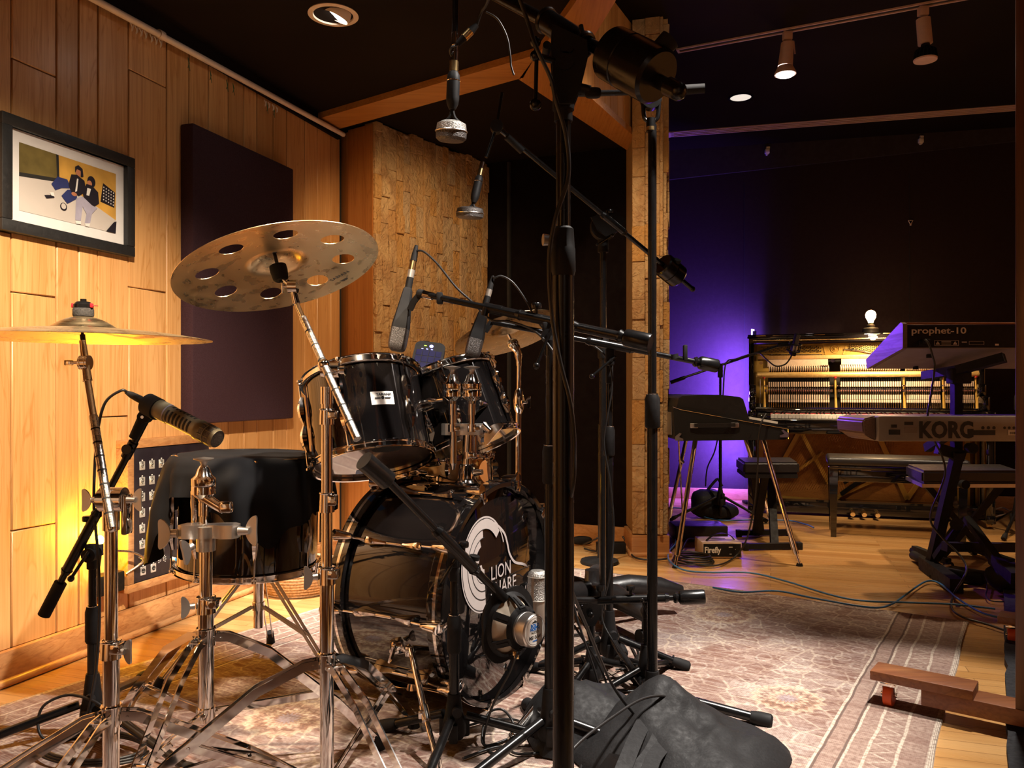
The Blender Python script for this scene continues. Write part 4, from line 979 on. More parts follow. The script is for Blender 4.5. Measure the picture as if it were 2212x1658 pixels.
# logo: disc with grooves, cut by lettering, and the trailing line
def ring_flat(m, cu, cw, r0, r1, a0, a1, o=.0004, sx=1., n=48):
    A, B = [], []
    for i in range(n+1):
        a = R(a0+(a1-a0)*i/n); A.append(m.vert(bpt(cu+r0*cos(a)*sx, cw+r0*sin(a), o))); B.append(m.vert(bpt(cu+r1*cos(a)*sx, cw+r1*sin(a), o)))
    for i in range(n): m.face([A[i], A[i+1], B[i+1], B[i]])
m = MB(); LU, LW = -.090, .095; o_ = -.0034
for r0, r1, a0, a1 in ((.128, .133, 20, 275), (.098, .126, 55, 275), (.098, .126, 40, 55), (.075, .096, 95, 275), (.054, .073, 110, 275), (.033, .052, 150, 275), (.014, .031, 180, 275)): ring_flat(m, LU, LW, r0, r1, a0, a1, o_+.003, .86)
def uw(px, py):                                        # pixel -> (u,w) on front head
    d = P(px, py, 1)-V((0, 0, CZ)); k = (BC-V((0, 0, CZ))).dot(BN_)/d.dot(BN_); q = V((0, 0, CZ))+d*k-BC; return q.dot(BT), q.dot(BUP)
tail = [uw(*p) for p in ((1066, 1129), (1078, 1137), (1090, 1152), (1096, 1172), (1101, 1195), (1112, 1213), (1128, 1217), (1136, 1220), (1141, 1225))]
tp = spl([bpt(a, b_, o_+.0032) for a, b_ in tail], 5); nt = len(tp); A, B = [], []
for i, q in enumerate(tp):
    dd = (tp[min(i+1, nt-1)]-tp[max(0, i-1)]).normalized(); nn_ = BN_.cross(dd); w = .0038*(1-max(0, (i/nt-.8))*4.5); A.append(m.vert(q+nn_*w)); B.append(m.vert(q-nn_*w))
for i in range(nt-1): m.face([A[i], A[i+1], B[i+1], B[i]])
obj('logo_disc', m, MT['decal'], hd)
m = MB()
for r0, r1 in ((.126, .128), (.096, .0985), (.073, .0755)): ring_flat(m, LU, LW, r0, r1, 90, 275, o_+.0036, .86)
obj('logo_grooves', m, MT['ink'], hd)
u0, w0 = uw(1060, 1254)
for i, s_ in enumerate(('LION', 'SHARE', 'RECORDING', 'STUDIOS')):
    text('logo_lettering', s_, .056, mtx(bpt(u0, w0-.047*i, o_+.0034), BT, BUP), MT['decal'], hd, ex=.0002, sx=.88)
# spur
m = MB(); a_, b_ = P(866, 1398, 2.12), P(876, 1378, 2.14); m.box(P(866, 1395, 2.13), (.055, .03, .035), rz=.5, bev=.004); m.box(P(884, 1405, 2.11), (.02, .022, .028), bev=.003); wing(m, P(852, 1402, 2.10), (-.3, -1, 0), 1.2, (.3, 0, 1)); obj('spur_bracket', m, CH, bd)
s0, s1 = P(888, 1402, 2.10), V((-.172, 1.84, .012)); m = MB(); m.cyl(s0, s0.lerp(s1, .55), .0085, n=16); m.cyl(s0.lerp(s1, .50), s0.lerp(s1, .62), .0115, n=18); m.box(s0.lerp(s1, .56)+V((-.008, -.004, 0)), (.016, .012, .02), bev=.003); m.cyl(s0.lerp(s1, .6), s1+V((0, 0, .02)), .0068, n=14); m.tube([s1+V((0, 0, .03)), s1+V((0, 0, .012)), s1+V((0, 0, -.008)), s1+V((0, 0, -.011))], [.008, .012, .012, .004], 14); obj('spur', m, CH, bd)
# tom holder on the bass drum
t = thing('double_tom_holder', 'chrome twin-post tom holder standing on top of the bass drum', 'tom holder', P(1008, 1045, 2.30))
b0 = P(1008, 1046, 2.30); m = MB(); m.lathe([(0, 0), (.034, 0), (.036, .006), (.028, .014), (.026, .020), (.022, .056), (.0185, .060), (0, .060)], b0, n=30); obj('mount_base', m, CH, t)
m = MB(); wing(m, b0+V((.022, -.008, .035)), (1, -.3, .1), 1.5, (0, 0, 1)); obj('wing_bolt', m, CH, t)
m = MB(); m.cyl(b0+V((0, 0, .05)), P(1012, 915, 2.30), .0150, n=24); obj('main_post', m, CH, t)
m = MB(); m.cyl(P(1012, 990, 2.30), P(1012, 975, 2.3), .018, n=24); m.box(P(1020, 983, 2.285), (.024, .02, .016), bev=.003); m.cyl(P(979, 915, 2.27), P(979, 1000, 2.27), .0105, n=18); m.cyl(P(1024, 925, 2.33), P(1024, 988, 2.33), .009, n=18); m.lathe([(0, -.02), (.005, -.018), (.0105, 0)], P(979, 1000, 2.27), n=16); obj('lower_rod', m, CH, t)
c_ = P(998, 925, 2.29); m = MB(); m.prism([(-.058, -.016), (-.046, -.026), (-.012, -.024), (-.004, -.018), (.014, -.022), (.048, -.022), (.060, -.010), (.060, .012), (.02, .024), (-.046, .024), (-.058, .014)], M.Translation(c_-V((0, 0, .018))), .032); obj('receiver_block', m, MT['satin'], t)
m = MB(); wing(m, c_+V((.062, -.01, .01)), (.7, -.3, -.6), 1.7, (.5, 0, .8)); obj('wing_nut', m, CH, t)
tom_clamp_top(t, P(977, 872, 2.26), 1.05); tom_clamp_top(t, P(1019, 872, 2.26), 1.05)
m = MB(); m.cyl(P(980, 875, 2.27), P(980, 915, 2.27), .0095, n=18); m.cyl(P(1018, 875, 2.28), P(1018, 915, 2.28), .0095, n=18); obj('upper_rod', m, CH, t)
m = MB(); m.cyl(P(958, 862, 2.28), P(906, 870, 2.30), .008, n=16); m.cyl(P(938, 868, 2.30), P(908, 878, 2.32), .019, n=24); m.cyl(P(1038, 870, 2.3), P(1050, 872, 2.36), .008, n=14); obj('l_arm', m, CH, t)
# ---- floor tom on basket stand with black cloth
fc = V((P(537, 0, 2.45).x, 2.45, .355)); t = thing('floor_tom', 'black gloss floor tom on a tripod basket stand, half hidden by a black cloth', 'drum', (fc.x, fc.y, 0))
drum(t, fc, (0.02, -.0, 1), .205, .335, 8, 22)
m = MB(); m.box(fc+V((.075, -.197, .20)), (.05, .004, .03), bev=.001); obj('badge', m, MT['paper'], t)
st = thing('basket_stand', 'chrome tripod basket stand under the floor tom', 'stand', (fc.x+.015, fc.y+.05, 0))
sx_, sy_ = fc.x+.015, fc.y+.05
m = MB(); m.cyl((sx_, sy_, .15), (sx_, sy_, .345), .0155, n=22); m.cyl((sx_, sy_, .205), (sx_, sy_, .23), .019, n=22); obj('centre_tube', m, CH, st)
for a in (100, 215, 335):
    d = V((cos(R(a)), sin(R(a)), 0)); n = V((-d.y, d.x, 0)); m = MB()
    for s in (-1, 1): m.bar([V((sx_, sy_, .335))+d*.03+n*.010*s, V((sx_, sy_, .02))+d*.30+n*.008*s], .010, .0025, up=n)
    lg = obj('leg', m, MT['satin'], st); m = MB()
    for s in (-1, 1): m.bar([V((sx_, sy_, .217))+d*.02+n*.004*s, V((sx_, sy_, .15))+d*.19+n*.006*s], .009, .0025, up=n)
    obj('brace', m, MT['satin'], st); m = MB(); e = V((sx_, sy_, 0))+d*.305; m.tube([e+V((-d.x*.02, -d.y*.02, .05)), e+V((0, 0, .008)), e+V((0, 0, .001))], [.012, .015, .015], 12); obj('rubber_foot', m, MT['rubber'], lg)
    m = MB(); m.tube([V((sx_, sy_, .34)), V((sx_, sy_, .335))+d*.13, V((sx_, sy_, .345))+d*.225, V((sx_, sy_, .375))+d*.228], .006, 8); obj('basket_arm', m, CH, st)
# black cloth
m = MB(); NA, NR_ = 120, 12; Rt = .222; zt = fc.z+.335+.012
ctrl = [(0, .17), (25, .10), (60, .10), (120, .10), (160, .18), (178, .30), (196, .32), (212, .30), (222, .20), (236, .10), (250, .10), (266, .14), (284, .19), (300, .245), (318, .19), (335, .16), (360, .17)]
def hem(a):
    a %= 360
    for (a0, h0), (a1, h1) in zip(ctrl, ctrl[1:]):
        if a0 <= a <= a1: f = (a-a0)/(a1-a0); f = f*f*(3-2*f); return h0*(1-f)+h1*f
rings = []
for j in range(0, NR_+1):
    row = []
    for i in range(NA):
        a = 2*pi*i/NA; f = j/NR_; rr = Rt*f
        z = zt+.006*_nz.noise(V((rr*cos(a)*8, rr*sin(a)*8, 3)))+.008*_nz.noise(V((rr*cos(a)*3, rr*sin(a)*3, 9)))-(f**8)*.006
        row.append(m.vert((fc.x+rr*cos(a), fc.y+rr*sin(a), z)))
    rings.append(row)
ND = 14
for j in range(1, ND+1):
    row = []
    for i in range(NA):
        a = 2*pi*i/NA; deg = math.degrees(a); h = hem(deg); f = j/ND; drop = h*f
        fold = (.010*math.sin(a*9+1)+.007*math.sin(a*17)+.02*_nz.noise(V((cos(a)*3, sin(a)*3, drop*4))))*min(1, drop*9)
        flare = .030*min(1, drop/.15)*(1 if 160 < deg < 225 else .35)
        rr = Rt+.010+.014*min(1, f*3)+flare+fold
        row.append(m.vert((fc.x+rr*cos(a), fc.y+rr*sin(a), zt-.008-drop)))
    rings.append(row)
for A, B in zip(rings, rings[1:]):
    for i in range(NA): m.face([A[i], A[(i+1) % NA], B[(i+1) % NA], B[i]])
tag(obj('drum_cloth', m, MT['fabric'], ang=80), 'black cloth draped over the floor tom, hanging lower at its left', 'cloth')
# ---- things behind the toms
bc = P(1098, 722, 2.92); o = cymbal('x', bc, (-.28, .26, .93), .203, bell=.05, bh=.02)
o.data.materials[0] = MT['cymbal_dimmed']; tag(o, 'tilted crash cymbal behind the toms, half hidden by microphones', 'cymbal')
x, y = P(1120, 0, 2.92).x, 2.92
t = chrome_stand('cymbal_stand', 'slim chrome cymbal stand behind the bass drum', x, y, .30, .10, P(0, 880, 2.92).z, .013, (80, 200, 320), .34)
m = MB(); m.lathe([(.008, 0), (.018, .02), (.021, .05), (.014, .085), (.009, .095)], P(1121, 895, 2.92), n=20); wing(m, P(1130, 868, 2.9), (1, -.3, 0), 1., (.4, 0, 1)); obj('height_clamp', m, CH, t)
m = MB(); m.cyl(P(1120, 890, 2.92), P(1121, 785, 2.92), .008, n=16); m.tube(spl([P(1121, 790, 2.92), P(1119, 762, 2.92), P(1110, 745, 2.92)], 4), [.010]*3+[.014]*3+[.018]*3, 14); m.sph(P(1108, 742, 2.92), .021, 16, sz=(1, .6, 1)); m.cyl(P(1108, 742, 2.92), bc-V((0, 0, .0)), .006, n=10); obj('cymbal_tilter', m, CH, t)
# sample pad
A = [P(907, 742, 2.62), P(968, 744, 2.62), P(930, 835, 2.58), P(878, 822, 2.58)]
pc = (A[0]+A[1]+A[2]+A[3])/4; xd = ((A[1]-A[0])+(A[2]-A[3])).normalized(); yd = ((A[0]-A[3])+(A[1]-A[2])).normalized(); Mp = mtx(pc, xd, yd+V((0, .5, 0))); Rp = Mp.to_3x3()
t = thing('sample_pad', 'black electronic percussion pad with blue glowing lights behind the toms', 'drum pad', pc)
def rr_poly(w, h, r, n=6):
    return [(sx*(w/2-r)+r*cos(R(a)), sy*(h/2-r)+r*sin(R(a))) for sx, sy, a0 in ((1, 1, 0), (-1, 1, 90), (-1, -1, 180), (1, -1, 270)) for a in [a0+90*i/n for i in range(n+1)]]
PWd, PHt = .088, .155
m = MB(); m.prism(rr_poly(PWd+.012, PHt+.03, .022), Mp @ M.Translation((0, .006, -.022)), .022); obj('body', m, MT['blackmatte'], t)
for r_ in range(5):
    for c_ in range(4):
        m = MB(); q = Mp @ V(((c_-1.5)*.0215, (r_-2.3)*.0275, .0002)); m.box(q, (.0195, .025, .002), mat=Rp.to_4x4(), bev=.001, seg=1); obj('pad', m, MT['padblue'], t)
m = MB(); q = Mp @ V((.004, .078, .001)); m.lathe([(0, .001), (.005, .001), (.0065, 0)], q, Rp.col[2], 16); obj('power_light', m, MT['led'], t)
for k in range(3):
    m = MB(); m.box(Mp @ V(((k-1)*.016-.008, .0635, .0012)), (.006, .0016, .001), mat=Rp.to_4x4()); obj('indicator', m, MT['led'], t)
m = MB(); m.box(Mp @ V((-.016, .078, .0012)), (.008, .0018, .001), mat=Rp.to_4x4()); obj('indicator', m, MT['ledg'], t)
m = MB(); m.cyl(pc-V((0, -.02, .03)), (pc.x, pc.y+.03, .30), .010, n=14); s_ = obj('support_pole', m, BK, t)
for a in (90, 210, 330):
    m = MB(); m.cyl((pc.x, pc.y+.03, .31), (pc.x+.26*cos(R(a)), pc.y+.03+.26*sin(R(a)), .012), .009, n=10); obj('leg', m, BK, t)
# brass snare behind
sc_ = P(958, 1040, 2.72); t = thing('snare_drum', 'brass snare drum on a stand behind the bass drum', 'drum', (sc_.x, sc_.y, .3)); drum(t, V((sc_.x, sc_.y, .545)), (-.05, .05, 1), .165, .125, 8, 10, shell='brass')
m = MB(); m.cyl((sc_.x, sc_.y, .10), (sc_.x, sc_.y, .52), .012, n=14); obj('stand_tube', m, CH, t)
for a in (90, 210, 330):
    m = MB(); m.bar([(sc_.x, sc_.y, .3), (sc_.x+.25*cos(R(a)), sc_.y+.25*sin(R(a)), .01)], .012, .006); obj('leg', m, CH, t); m = MB(); m.bar([(sc_.x, sc_.y, .51), (sc_.x+.17*cos(R(a)), sc_.y+.17*sin(R(a)), .535)], .012, .006); obj('basket_arm', m, CH, t)
# rope basket
bc_ = F(630, 1290)+V((0, .12, 0)); m = MB(); N_ = 10
for k in range(N_):
    f = k/(N_-1); m.torus(bc_+V((0, 0, .008+.013*k)), (0, 0, 1), .135+.040*math.sin(f*pi*.6), .0078, 48, 8)
m.lathe([(0, .004), (.15, .004)], bc_, n=32); m2 = MT['shagrope']
tag(obj('rope_basket', m, MT['shagrope']), 'round woven rope basket on the floor behind the kit', 'basket')
# ================================================================ MICROPHONE STANDS
def leg3(t, x, y, hz, ends, r=.010, bell=True):
    for e in ends:
        e = V((e[0], e[1], .014)); m = MB(); a = V((x, y, hz)); d = (e-a).normalized(); a = a+V((d.x, d.y, 0)).normalized()*.03; d = (e-a).normalized()
        m.cyl(a, e, r, n=14); lg = obj('leg', m, BK, t); m = MB(); m.tube([e-d*.055, e-d*.035, e-d*.004, e+d*.002], [r*1.15, r*1.5, r*1.62, r*1.2], 14); obj('rubber_foot', m, MT['rubber'], lg)
def bell(t, x, y, z0, z1, r0=.030, r1=.016):
    m = MB(); m.lathe([(0, z0-.005), (r0*.75, z0), (r0, z0+.012), (r0*1.0, z0+.03), (r0*.72, z0+(z1-z0)*.6), (r1*1.05, z1-.004), (r1, z1), (0, z1)], (x, y, 0), n=24)
    for a in (30, 150, 270): m.box((x+r0*.85*cos(R(a)), y+r0*.85*sin(R(a)), z0+.022), (.028, .022, .046), rz=R(a), bev=.004)
    obj('base_housing', m, MT['blackmatte'], t); m = MB()
    m.cyl((x+r0*.3, y-r0*.9, z0+.075), (x+r0*.35, y-r0*1.35, z0+.075), .013, .0115, 16); obj('base_knob', m, MT['rubber'], t)
def mstand(label, x, y, ztop, ends, hz=.085, r=.0115, clutch=None, z0=.03, group=None, rtop=None, bellh=.075):
    t = thing('microphone_stand', label, 'microphone stand', (x, y, 0), group)
    zc = clutch or ztop*.55
    m = MB(); m.cyl((x, y, z0), (x, y, zc), r, n=20); obj('lower_tube', m, BK, t)
    m = MB(); m.cyl((x, y, zc), (x, y, ztop), rtop or r*.78, n=20); obj('upper_tube', m, BK, t)
    m = MB(); m.lathe([(0, -.05), (r*1.22, -.05), (r*1.42, -.045), (r*1.42, .03), (r*1.1, .045), (0, .045)], (x, y, zc), n=22); obj('grip', m, MT['blackmatte'], t)
    m = MB(); m.torus((x, y, zc+.044), (0, 0, 1), r*1.05, .0016, 22, 6); obj('clutch_ring', m, CH, t)
    if ends: leg3(t, x, y, hz, ends, r*.88); bell(t, x, y, hz-.055, hz+bellh, .030, r*1.25)
    return t
def boom(t, a, b, piv, r=.0085, cw=None, clampd=None, sleeve=.13, tb=None):
    """a = microphone end, b = tail end; piv fraction"""
    a, b = V(a), V(b); d = (b-a).normalized(); q = a.lerp(b, piv)
    m = MB(); m.cyl(a, b, r, n=18); obj('boom_arm', m, BK, t)
    m = MB(); s = sleeve; m.cyl(q-d*s/2, q+d*s/2, r*1.5, n=20); m.cyl(q-d*s/2-d*.012, q-d*s/2, r*1.25, r*1.7, 18); m.cyl(q+d*s/2, q+d*s/2+d*.012, r*1.7, r*1.25, 18); obj('boom_sleeve', m, BK, t)
    m = MB(); m.cyl(q-d*s*.2+V((0, 0, r)), q-d*s*.2+V((0, 0, r+.016)), .0045, n=10); m.lathe([(0, .016), (.012, .016), (.013, .02), (.013, .027), (.011, .03), (0, .03)], q-d*s*.2+V((0, 0, r)), n=18); obj('boom_knob', m, BK, t)
    if cw:
        L, cr = cw; m = MB(); e = b; m.lathe([(0, -.0), (r*1.6, 0), (r*2, .006), (r*1.5, .014), (cr*.9, .018), (cr, .024), (cr, L-.004), (cr*.93, L), (0, L)], e-d*L*.0-d*.02, d, 28); obj('counterweight', m, MT['black'], t)
    return q, d
def swivel(t, top, q, r=.016, hand=(-.02, -.02, -.05)):
    """clutch between pole top and boom"""
    top, q = V(top), V(q); m = MB(); c = top.lerp(q, .6); m.cyl(c+V((0, -.018, 0)), c+V((0, .018, 0)), r, n=22); m.box(top.lerp(q, .25), (.022, .02, (q-top).length*.6+.01), bev=.004); m.box(top.lerp(q, .8), (.026, .022, (q-top).length*.45+.01), bev=.004); obj('swivel', m, MT['blackmatte'], t)
    h = V(hand); m = MB(); m.cyl(c+V((0, -.018, 0)), c+V((0, -.034, 0)), .006, n=10); m.tube([c+V((0, -.03, 0))-h*.25, c+V((0, -.032, 0))+h], .0042, 10); m.sph(c+V((0, -.032, 0))+h, .0085, 12); obj('clutch_handle', m, BK, t)
def cableobj(name, label, pts, r=.0032, m_='cable', k=6, group=None):
    m = MB(); m.tube(spl(pts, k), r, 8); return tag(obj(name, m, MT[m_], ang=60), label, 'cable', group)
def FZ(px, py, z=.006):
    q = F(px, py); return V((q.x, q.y, z+.008))
# S1: stand of the beige microphone
x, y = P(200, 0, 2.05).x, 2.05
t = mstand('black boom stand by the plank wall holding the beige microphone', x, y, P(0, 1215, 2.05).z, [(x+.37, y-.24), (x-.30, y-.16), (x-.05, y+.40)], clutch=P(0, 1345, 2.05).z, r=.0125, hz=.09)
q, d = boom(t, P(318, 902, 1.99), P(128, 1262, 2.05), .74, .0085, sleeve=.17)
swivel(t, (x, y, P(0, 1222, 2.05).z), P(196, 1180, 2.04), .018, (-.024, -.02, -.05))
m = MB(); a_, b_ = P(131, 1258, 2.05), P(95, 1328, 2.05); m.cyl(a_, b_, .0155, n=20); obj('rubber_grip', m, MT['rubber'], t)
m = MB(); c = P(281, 969, 2.0); m.cyl(c+V((0, -.02, 0)), c+V((0, .004, 0)), .0125, n=18); dd = (P(318, 902, 1.99)-P(128, 1262, 2.05)).normalized(); m.cyl(c-dd*.025, c+dd*.02, .0125, n=16); obj('boom_clutch', m, BK, t)
m = MB(); jc = P(314, 900, 1.985); m.cyl(P(288, 945, 1.99), P(306, 908, 1.985), .011, .0125, 18); m.cyl(jc+V((0, -.014, 0)), jc+V((0, .012, 0)), .015, n=20); m.cyl(jc, P(330, 878, 1.975), .011, n=14); md = (P(468, 945, 1.9)-P(325, 872, 1.98)).normalized(); kc = P(326, 876, 1.975); m.cyl(kc-md*.012, kc+md*.026, .0275, n=28); obj('microphone_clip', m, MT['rubber'], t)
m = MB(); m.cyl(jc+V((0, -.015, 0)), jc+V((0, -.018, 0)), .004, n=12); obj('clip_screw', m, CH, t)
a, b = P(318, 870, 1.98), P(470, 948, 1.90); d = (b-a).normalized(); L = (b-a).length
t = thing('dynamic_microphone', 'beige cylindrical microphone with side slots pointing at the covered floor tom', 'microphone', a)
m = MB(); m.lathe([(0, 0), (.018, 0), (.0235, .012), (.0245, L*.30), (.0235, L*.32), (.0225, L*.34), (.0225, L*.72), (.025, L*.74), (.025, L*.78), (.0235, L*.80), (.0235, L*.97), (.0215, L)], a, d, 32); obj('body', m, MT['micbeige'], t)
m = MB(); m.lathe([(.0215, L-.001), (0, L+.001)], a, d, 28); obj('end_grille', m, MT['grilledark'], t)
Fm = frame(d)
for k in range(7):
    m = MB(); z = L*(.37+.05*k)
    for a0 in (-65, 35, 135): m.lathe([(.0228, z-.003), (.0232, z), (.0228, z+.003)], a, d, 12, R(a0), R(a0+75))
    obj('slot', m, MT['darkslot'], t)
m = MB(); m.lathe([(.0238, L*.82), (.0241, L*.83), (.0241, L*.95), (.0236, L*.96)], a, d, 32); obj('grille', m, MT['grilledark'], t)
m = MB()
for k in range(10): an = 2*pi*k/10; v_ = Fm @ V((cos(an), sin(an), 0)); m.cyl(a+d*L*.81+v_*.0240, a+d*L*.97+v_*.0236, .0013, n=6)
m.torus(a+d*L*.88, d, .0243, .0014, 32, 6); obj('grille_ribs', m, MT['micbeige'], t)
m = MB(); m.lathe([(.0246, L*.315), (.0246, L*.33)], a, d, 32); obj('blue_ring', m, MT['pgrey'], t)
m = MB(); m.cyl(a+d*.004, a-d*.03, .0095, n=14); m.tube([a-d*.028, a-d*.055, a-d*.075], [.0098, .0085, .0045], 12); obj('cable_plug', m, MT['rubber'], t)
cableobj('microphone_cable', 'black cable arching from the beige microphone down its stand', [a-d*.07, P(262, 843, 1.99), P(228, 868, 2.0), P(212, 925, 2.02), P(205, 1000, 2.04), P(203, 1100, 2.02), P(212, 1200, 2.02), P(215, 1330, 2.02), P(208, 1440, 2.02), P(192, 1530, 2.0), FZ(170, 1600), FZ(120, 1612), P(90, 1590, 1.98), P(82, 1556, 1.99), P(98, 1520, 2.0), P(150, 1500, 2.02), P(205, 1515, 2.0), P(240, 1545, 2.0), FZ(262, 1600)], .0036)
cableobj('coiled_cable', 'coil of black cable at the foot of the left microphone stand', [FZ(200+120*cos(i*.5)*(1-.02*i/6), 1640+32*sin(i*.5), .012+.0028*(i/6)) for i in range(38)], .0036)
# ---- MD421 style tom mics
def tom_mic(label, top, bot, side, sv=V((1, 0, 0)), w=.019):
    top, bot = V(top), V(bot); d = (bot-top).normalized(); L = (bot-top).length
    t = thing('dynamic_microphone', label, 'microphone', top); Fm = frame(d, V((0, 1, 0)))
    def sect(k, zz, wd, dp): return None
    m = MB(); prof = [(-1, -.6), (-.75, -1), (.75, -1), (1, -.6), (1, .6), (.75, 1), (-.75, 1), (-1, .6)]
    st = [(0, .42), (.03, .55), (.30, .80), (.52, 1.0), (.60, 1.08), (.66, 1.08)]
    m.sweep([top+d*L*a for a, _ in st], [(p*w*.92, q_*w*1.1) for p, q_ in prof], up=V((0, 1, 0)), sc=[s for _, s in st]); obj('body', m, MT['rubber'], t)
    m = MB(); st = [(.66, 1.10), (.90, 1.08), (.97, .98), (1.0, .75)]
    m.sweep([top+d*L*a for a, _ in st], [(p*w*.92, q_*w*1.1) for p, q_ in prof], up=V((0, 1, 0)), sc=[s for _, s in st]); obj('grille', m, MT['grilledark'], t)
    m = MB(); m.cyl(top-d*.030, top+d*.004, .0098, n=16); obj('swivel_collar', m, MT['blackmatte'], t)
    m = MB(); m.cyl(top-d*.052, top-d*.030, .0095, n=18); obj('metal_adapter', m, MT['silvermic'], t)
    if side:
        m = MB(); m.cyl(top-d*.080, top-d*.052, .0085, .0095, 18); obj('brass_adapter', m, MT['brass'], t); e = top-d*.078
    else: e = top-d*.050
    m = MB(); m.tube([e, e-d*.02, e-d*.045], [.0095, .0085, .0048], 14); obj('cable_plug', m, MT['rubber'], t)
    return e-d*.045
e1 = tom_mic('black slotted-head microphone hanging over the larger tom on the longer boom', P(882, 622, 2.20), P(856, 757, 2.18), True, w=.0235)
e2 = tom_mic('black slotted-head microphone hanging over the smaller tom, right of the other', P(1048, 660, 2.42), P(1018, 772, 2.40), False, w=.0235)
# T2 stand, boom over tom 1
x, y = P(1188, 0, 1.95).x, 1.95
t = mstand('black tripod boom stand reaching over the toms, beside the thick studio pole', x, y, P(0, 735, 1.95).z, [(x-.22, y-.20), (x-.05, y+.28), (x+.28, y-.05)], clutch=P(0, 1000, 1.95).z, r=.0132, hz=.09)
q, d = boom(t, P(915, 635, 2.14), P(1352, 729, 1.88), .64, .0085, cw=(.082, .0215), sleeve=.15)
m = MB(); A_, B_ = P(1050, 664, 2.06), P(1352, 729, 1.88); m.cyl(A_, B_, .0118, n=18); m.cyl(A_-d*.002, A_+d*.05, .0135, n=18); m.cyl(P(1046, 682, 2.05), P(1050, 665, 2.05), .009, n=12); obj('outer_tube', m, BK, t)
swivel(t, (x, y, P(0, 760, 1.95).z), q-V((0, 0, .012)), .017, (-.03, -.01, -.075))
m = MB(); ee = P(915, 635, 2.14); m.cyl(ee, P(935, 640, 2.13), .0105, n=18); obj('chrome_coupler', m, CH, t)
m = MB(); m.cyl(P(905, 633, 2.15), ee, .0115, n=16); m.bar([P(908, 634, 2.15), P(893, 652, 2.16), P(886, 668, 2.17)], .016, .010, up=V((0, 1, 0))); m.box(P(950, 644, 2.12), (.016, .028, .030), bev=.003); obj('microphone_clip', m, MT['rubber'], t)
text('label', 'TAMA', .011, mtx(P(1186, 991, 1.935), (1, 0, 0), (0, 0, 1)), MT['paper'], t)
# T3 boom 2
x, y = P(1316, 0, 2.55).x, 2.55
t = mstand('black tripod boom stand whose tail weight points at the electric piano', x, y, P(0, 800, 2.55).z, [(x+.25, y-.02), (x-.22, y-.02), (x+.09, y-.30)], clutch=P(0, 950, 2.55).z, r=.0128, hz=.10, bellh=.09)
q, d = boom(t, P(1062, 695, 2.42), P(1512, 783, 2.5), .56, .0085, cw=(.078, .0215), sleeve=.13)
swivel(t, (x, y, P(0, 815, 2.55).z), q-V((0, .0, .012)), .016, (-.06, -.01, -.05))
m = MB(); m.cyl(P(1455, 765, 2.49), P(1457, 775, 2.49), .014, n=14); m.box(P(1480, 762, 2.49), (.012, .02, .05), bev=.003); m.bar([P(1062, 695, 2.42), P(1055, 706, 2.42), P(1048, 716, 2.42)], .016, .01, up=V((0, 1, 0))); obj('microphone_clip', m, MT['rubber'], t)
cableobj('microphone_cable', 'grey cable looping from the upper tom microphone down to its boom', [e1, P(897, 541, 2.21), P(915, 543, 2.2), P(945, 570, 2.18), P(985, 620, 2.14), P(1020, 652, 2.12), P(1060, 690, 2.06), P(1100, 694, 2.03), P(1150, 712, 1.98), P(1185, 745, 1.93), P(1215, 800, 1.9), P(1222, 870, 1.9), P(1235, 960, 1.9), P(1222, 1060, 1.88), P(1200, 1180, 1.87), P(1198, 1300, 1.87), P(1215, 1420, 1.87), P(1240, 1500, 1.86)], .0030)
cableobj('microphone_cable', 'grey cable looping from the smaller tom microphone to the boom behind it', [e2, P(1068, 600, 2.42), P(1084, 596, 2.42), P(1110, 612, 2.42), P(1140, 655, 2.42), P(1158, 690, 2.42), P(1200, 730, 2.46), P(1262, 738, 2.50), P(1300, 760, 2.50), P(1318, 790, 2.5), P(1322, 840, 2.5), P(1312, 900, 2.5), P(1305, 960, 2.5), P(1318, 1040, 2.5), P(1326, 1140, 2.5), P(1318, 1240, 2.48), P(1300, 1330, 2.48), P(1330, 1395, 2.45), FZ(1350, 1450)], .0030)
# T4 overhead stand
x, y = P(1303, 0, 2.95).x, 2.95
t = mstand('tall black overhead boom stand in front of the dark booth wall', x, y, P(0, 520, 2.95).z, [(x-.28, y-.05), (x+.22, y+.18), (x+.03, y-.30)], clutch=P(0, 745, 2.95).z, r=.0145, hz=.1, rtop=.0115)
q, d = boom(t, P(1078, 278, 2.62), P(1452, 588, 3.0), .63, .0085, sleeve=.10)
m = MB(); e = P(1448, 584, 3.0); m.lathe([(0, 0), (.040, 0), (.045, .006), (.045, .044), (.042, .046), (.045, .048), (.045, .086), (.040, .092), (0, .092)], e-d*.045, d, 28); obj('counterweight', m, BK, t)
m = MB(); m.cyl(e, P(1496, 624, 3.03), .0085, n=14); m.sph(P(1496, 624, 3.03), .011, 12); obj('tail_rod', m, BK, t); m = MB(); m.cyl(P(1458, 572, 2.98), P(1462, 560, 2.97), .014, .018, 12); obj('weight_knob', m, MT['blackmatte'], t)
m = MB(); c = P(1304, 490, 2.94)
for k in range(3): m.lathe([(.0, -.004), (.048, -.004), (.050, 0), (.048, .004), (0, .004)], c+V((0, -.014+.014*k, 0)), (0, 1, 0), 32)
m.prism([(-.055, .0), (.03, .03), (.07, -.005), (.05, -.05), (.0, -.07), (-.03, -.05)], mtx(c+V((.005, -.02, .03)), (1, 0, 0), (0, 0, 1)), .008); m.cyl((x, y, P(0, 545, 2.95).z), (x, y, P(0, 515, 2.95).z), .02, n=18); obj('swivel', m, MT['blackmatte'], t)
m = MB(); m.tube([P(1290, 528, 2.9), P(1322, 508, 2.9)], .003, 8); m.sph(P(1322, 508, 2.9), .007, 10); m.sph(P(1290, 528, 2.9), .005, 10); obj('clutch_handle', m, BK, t)
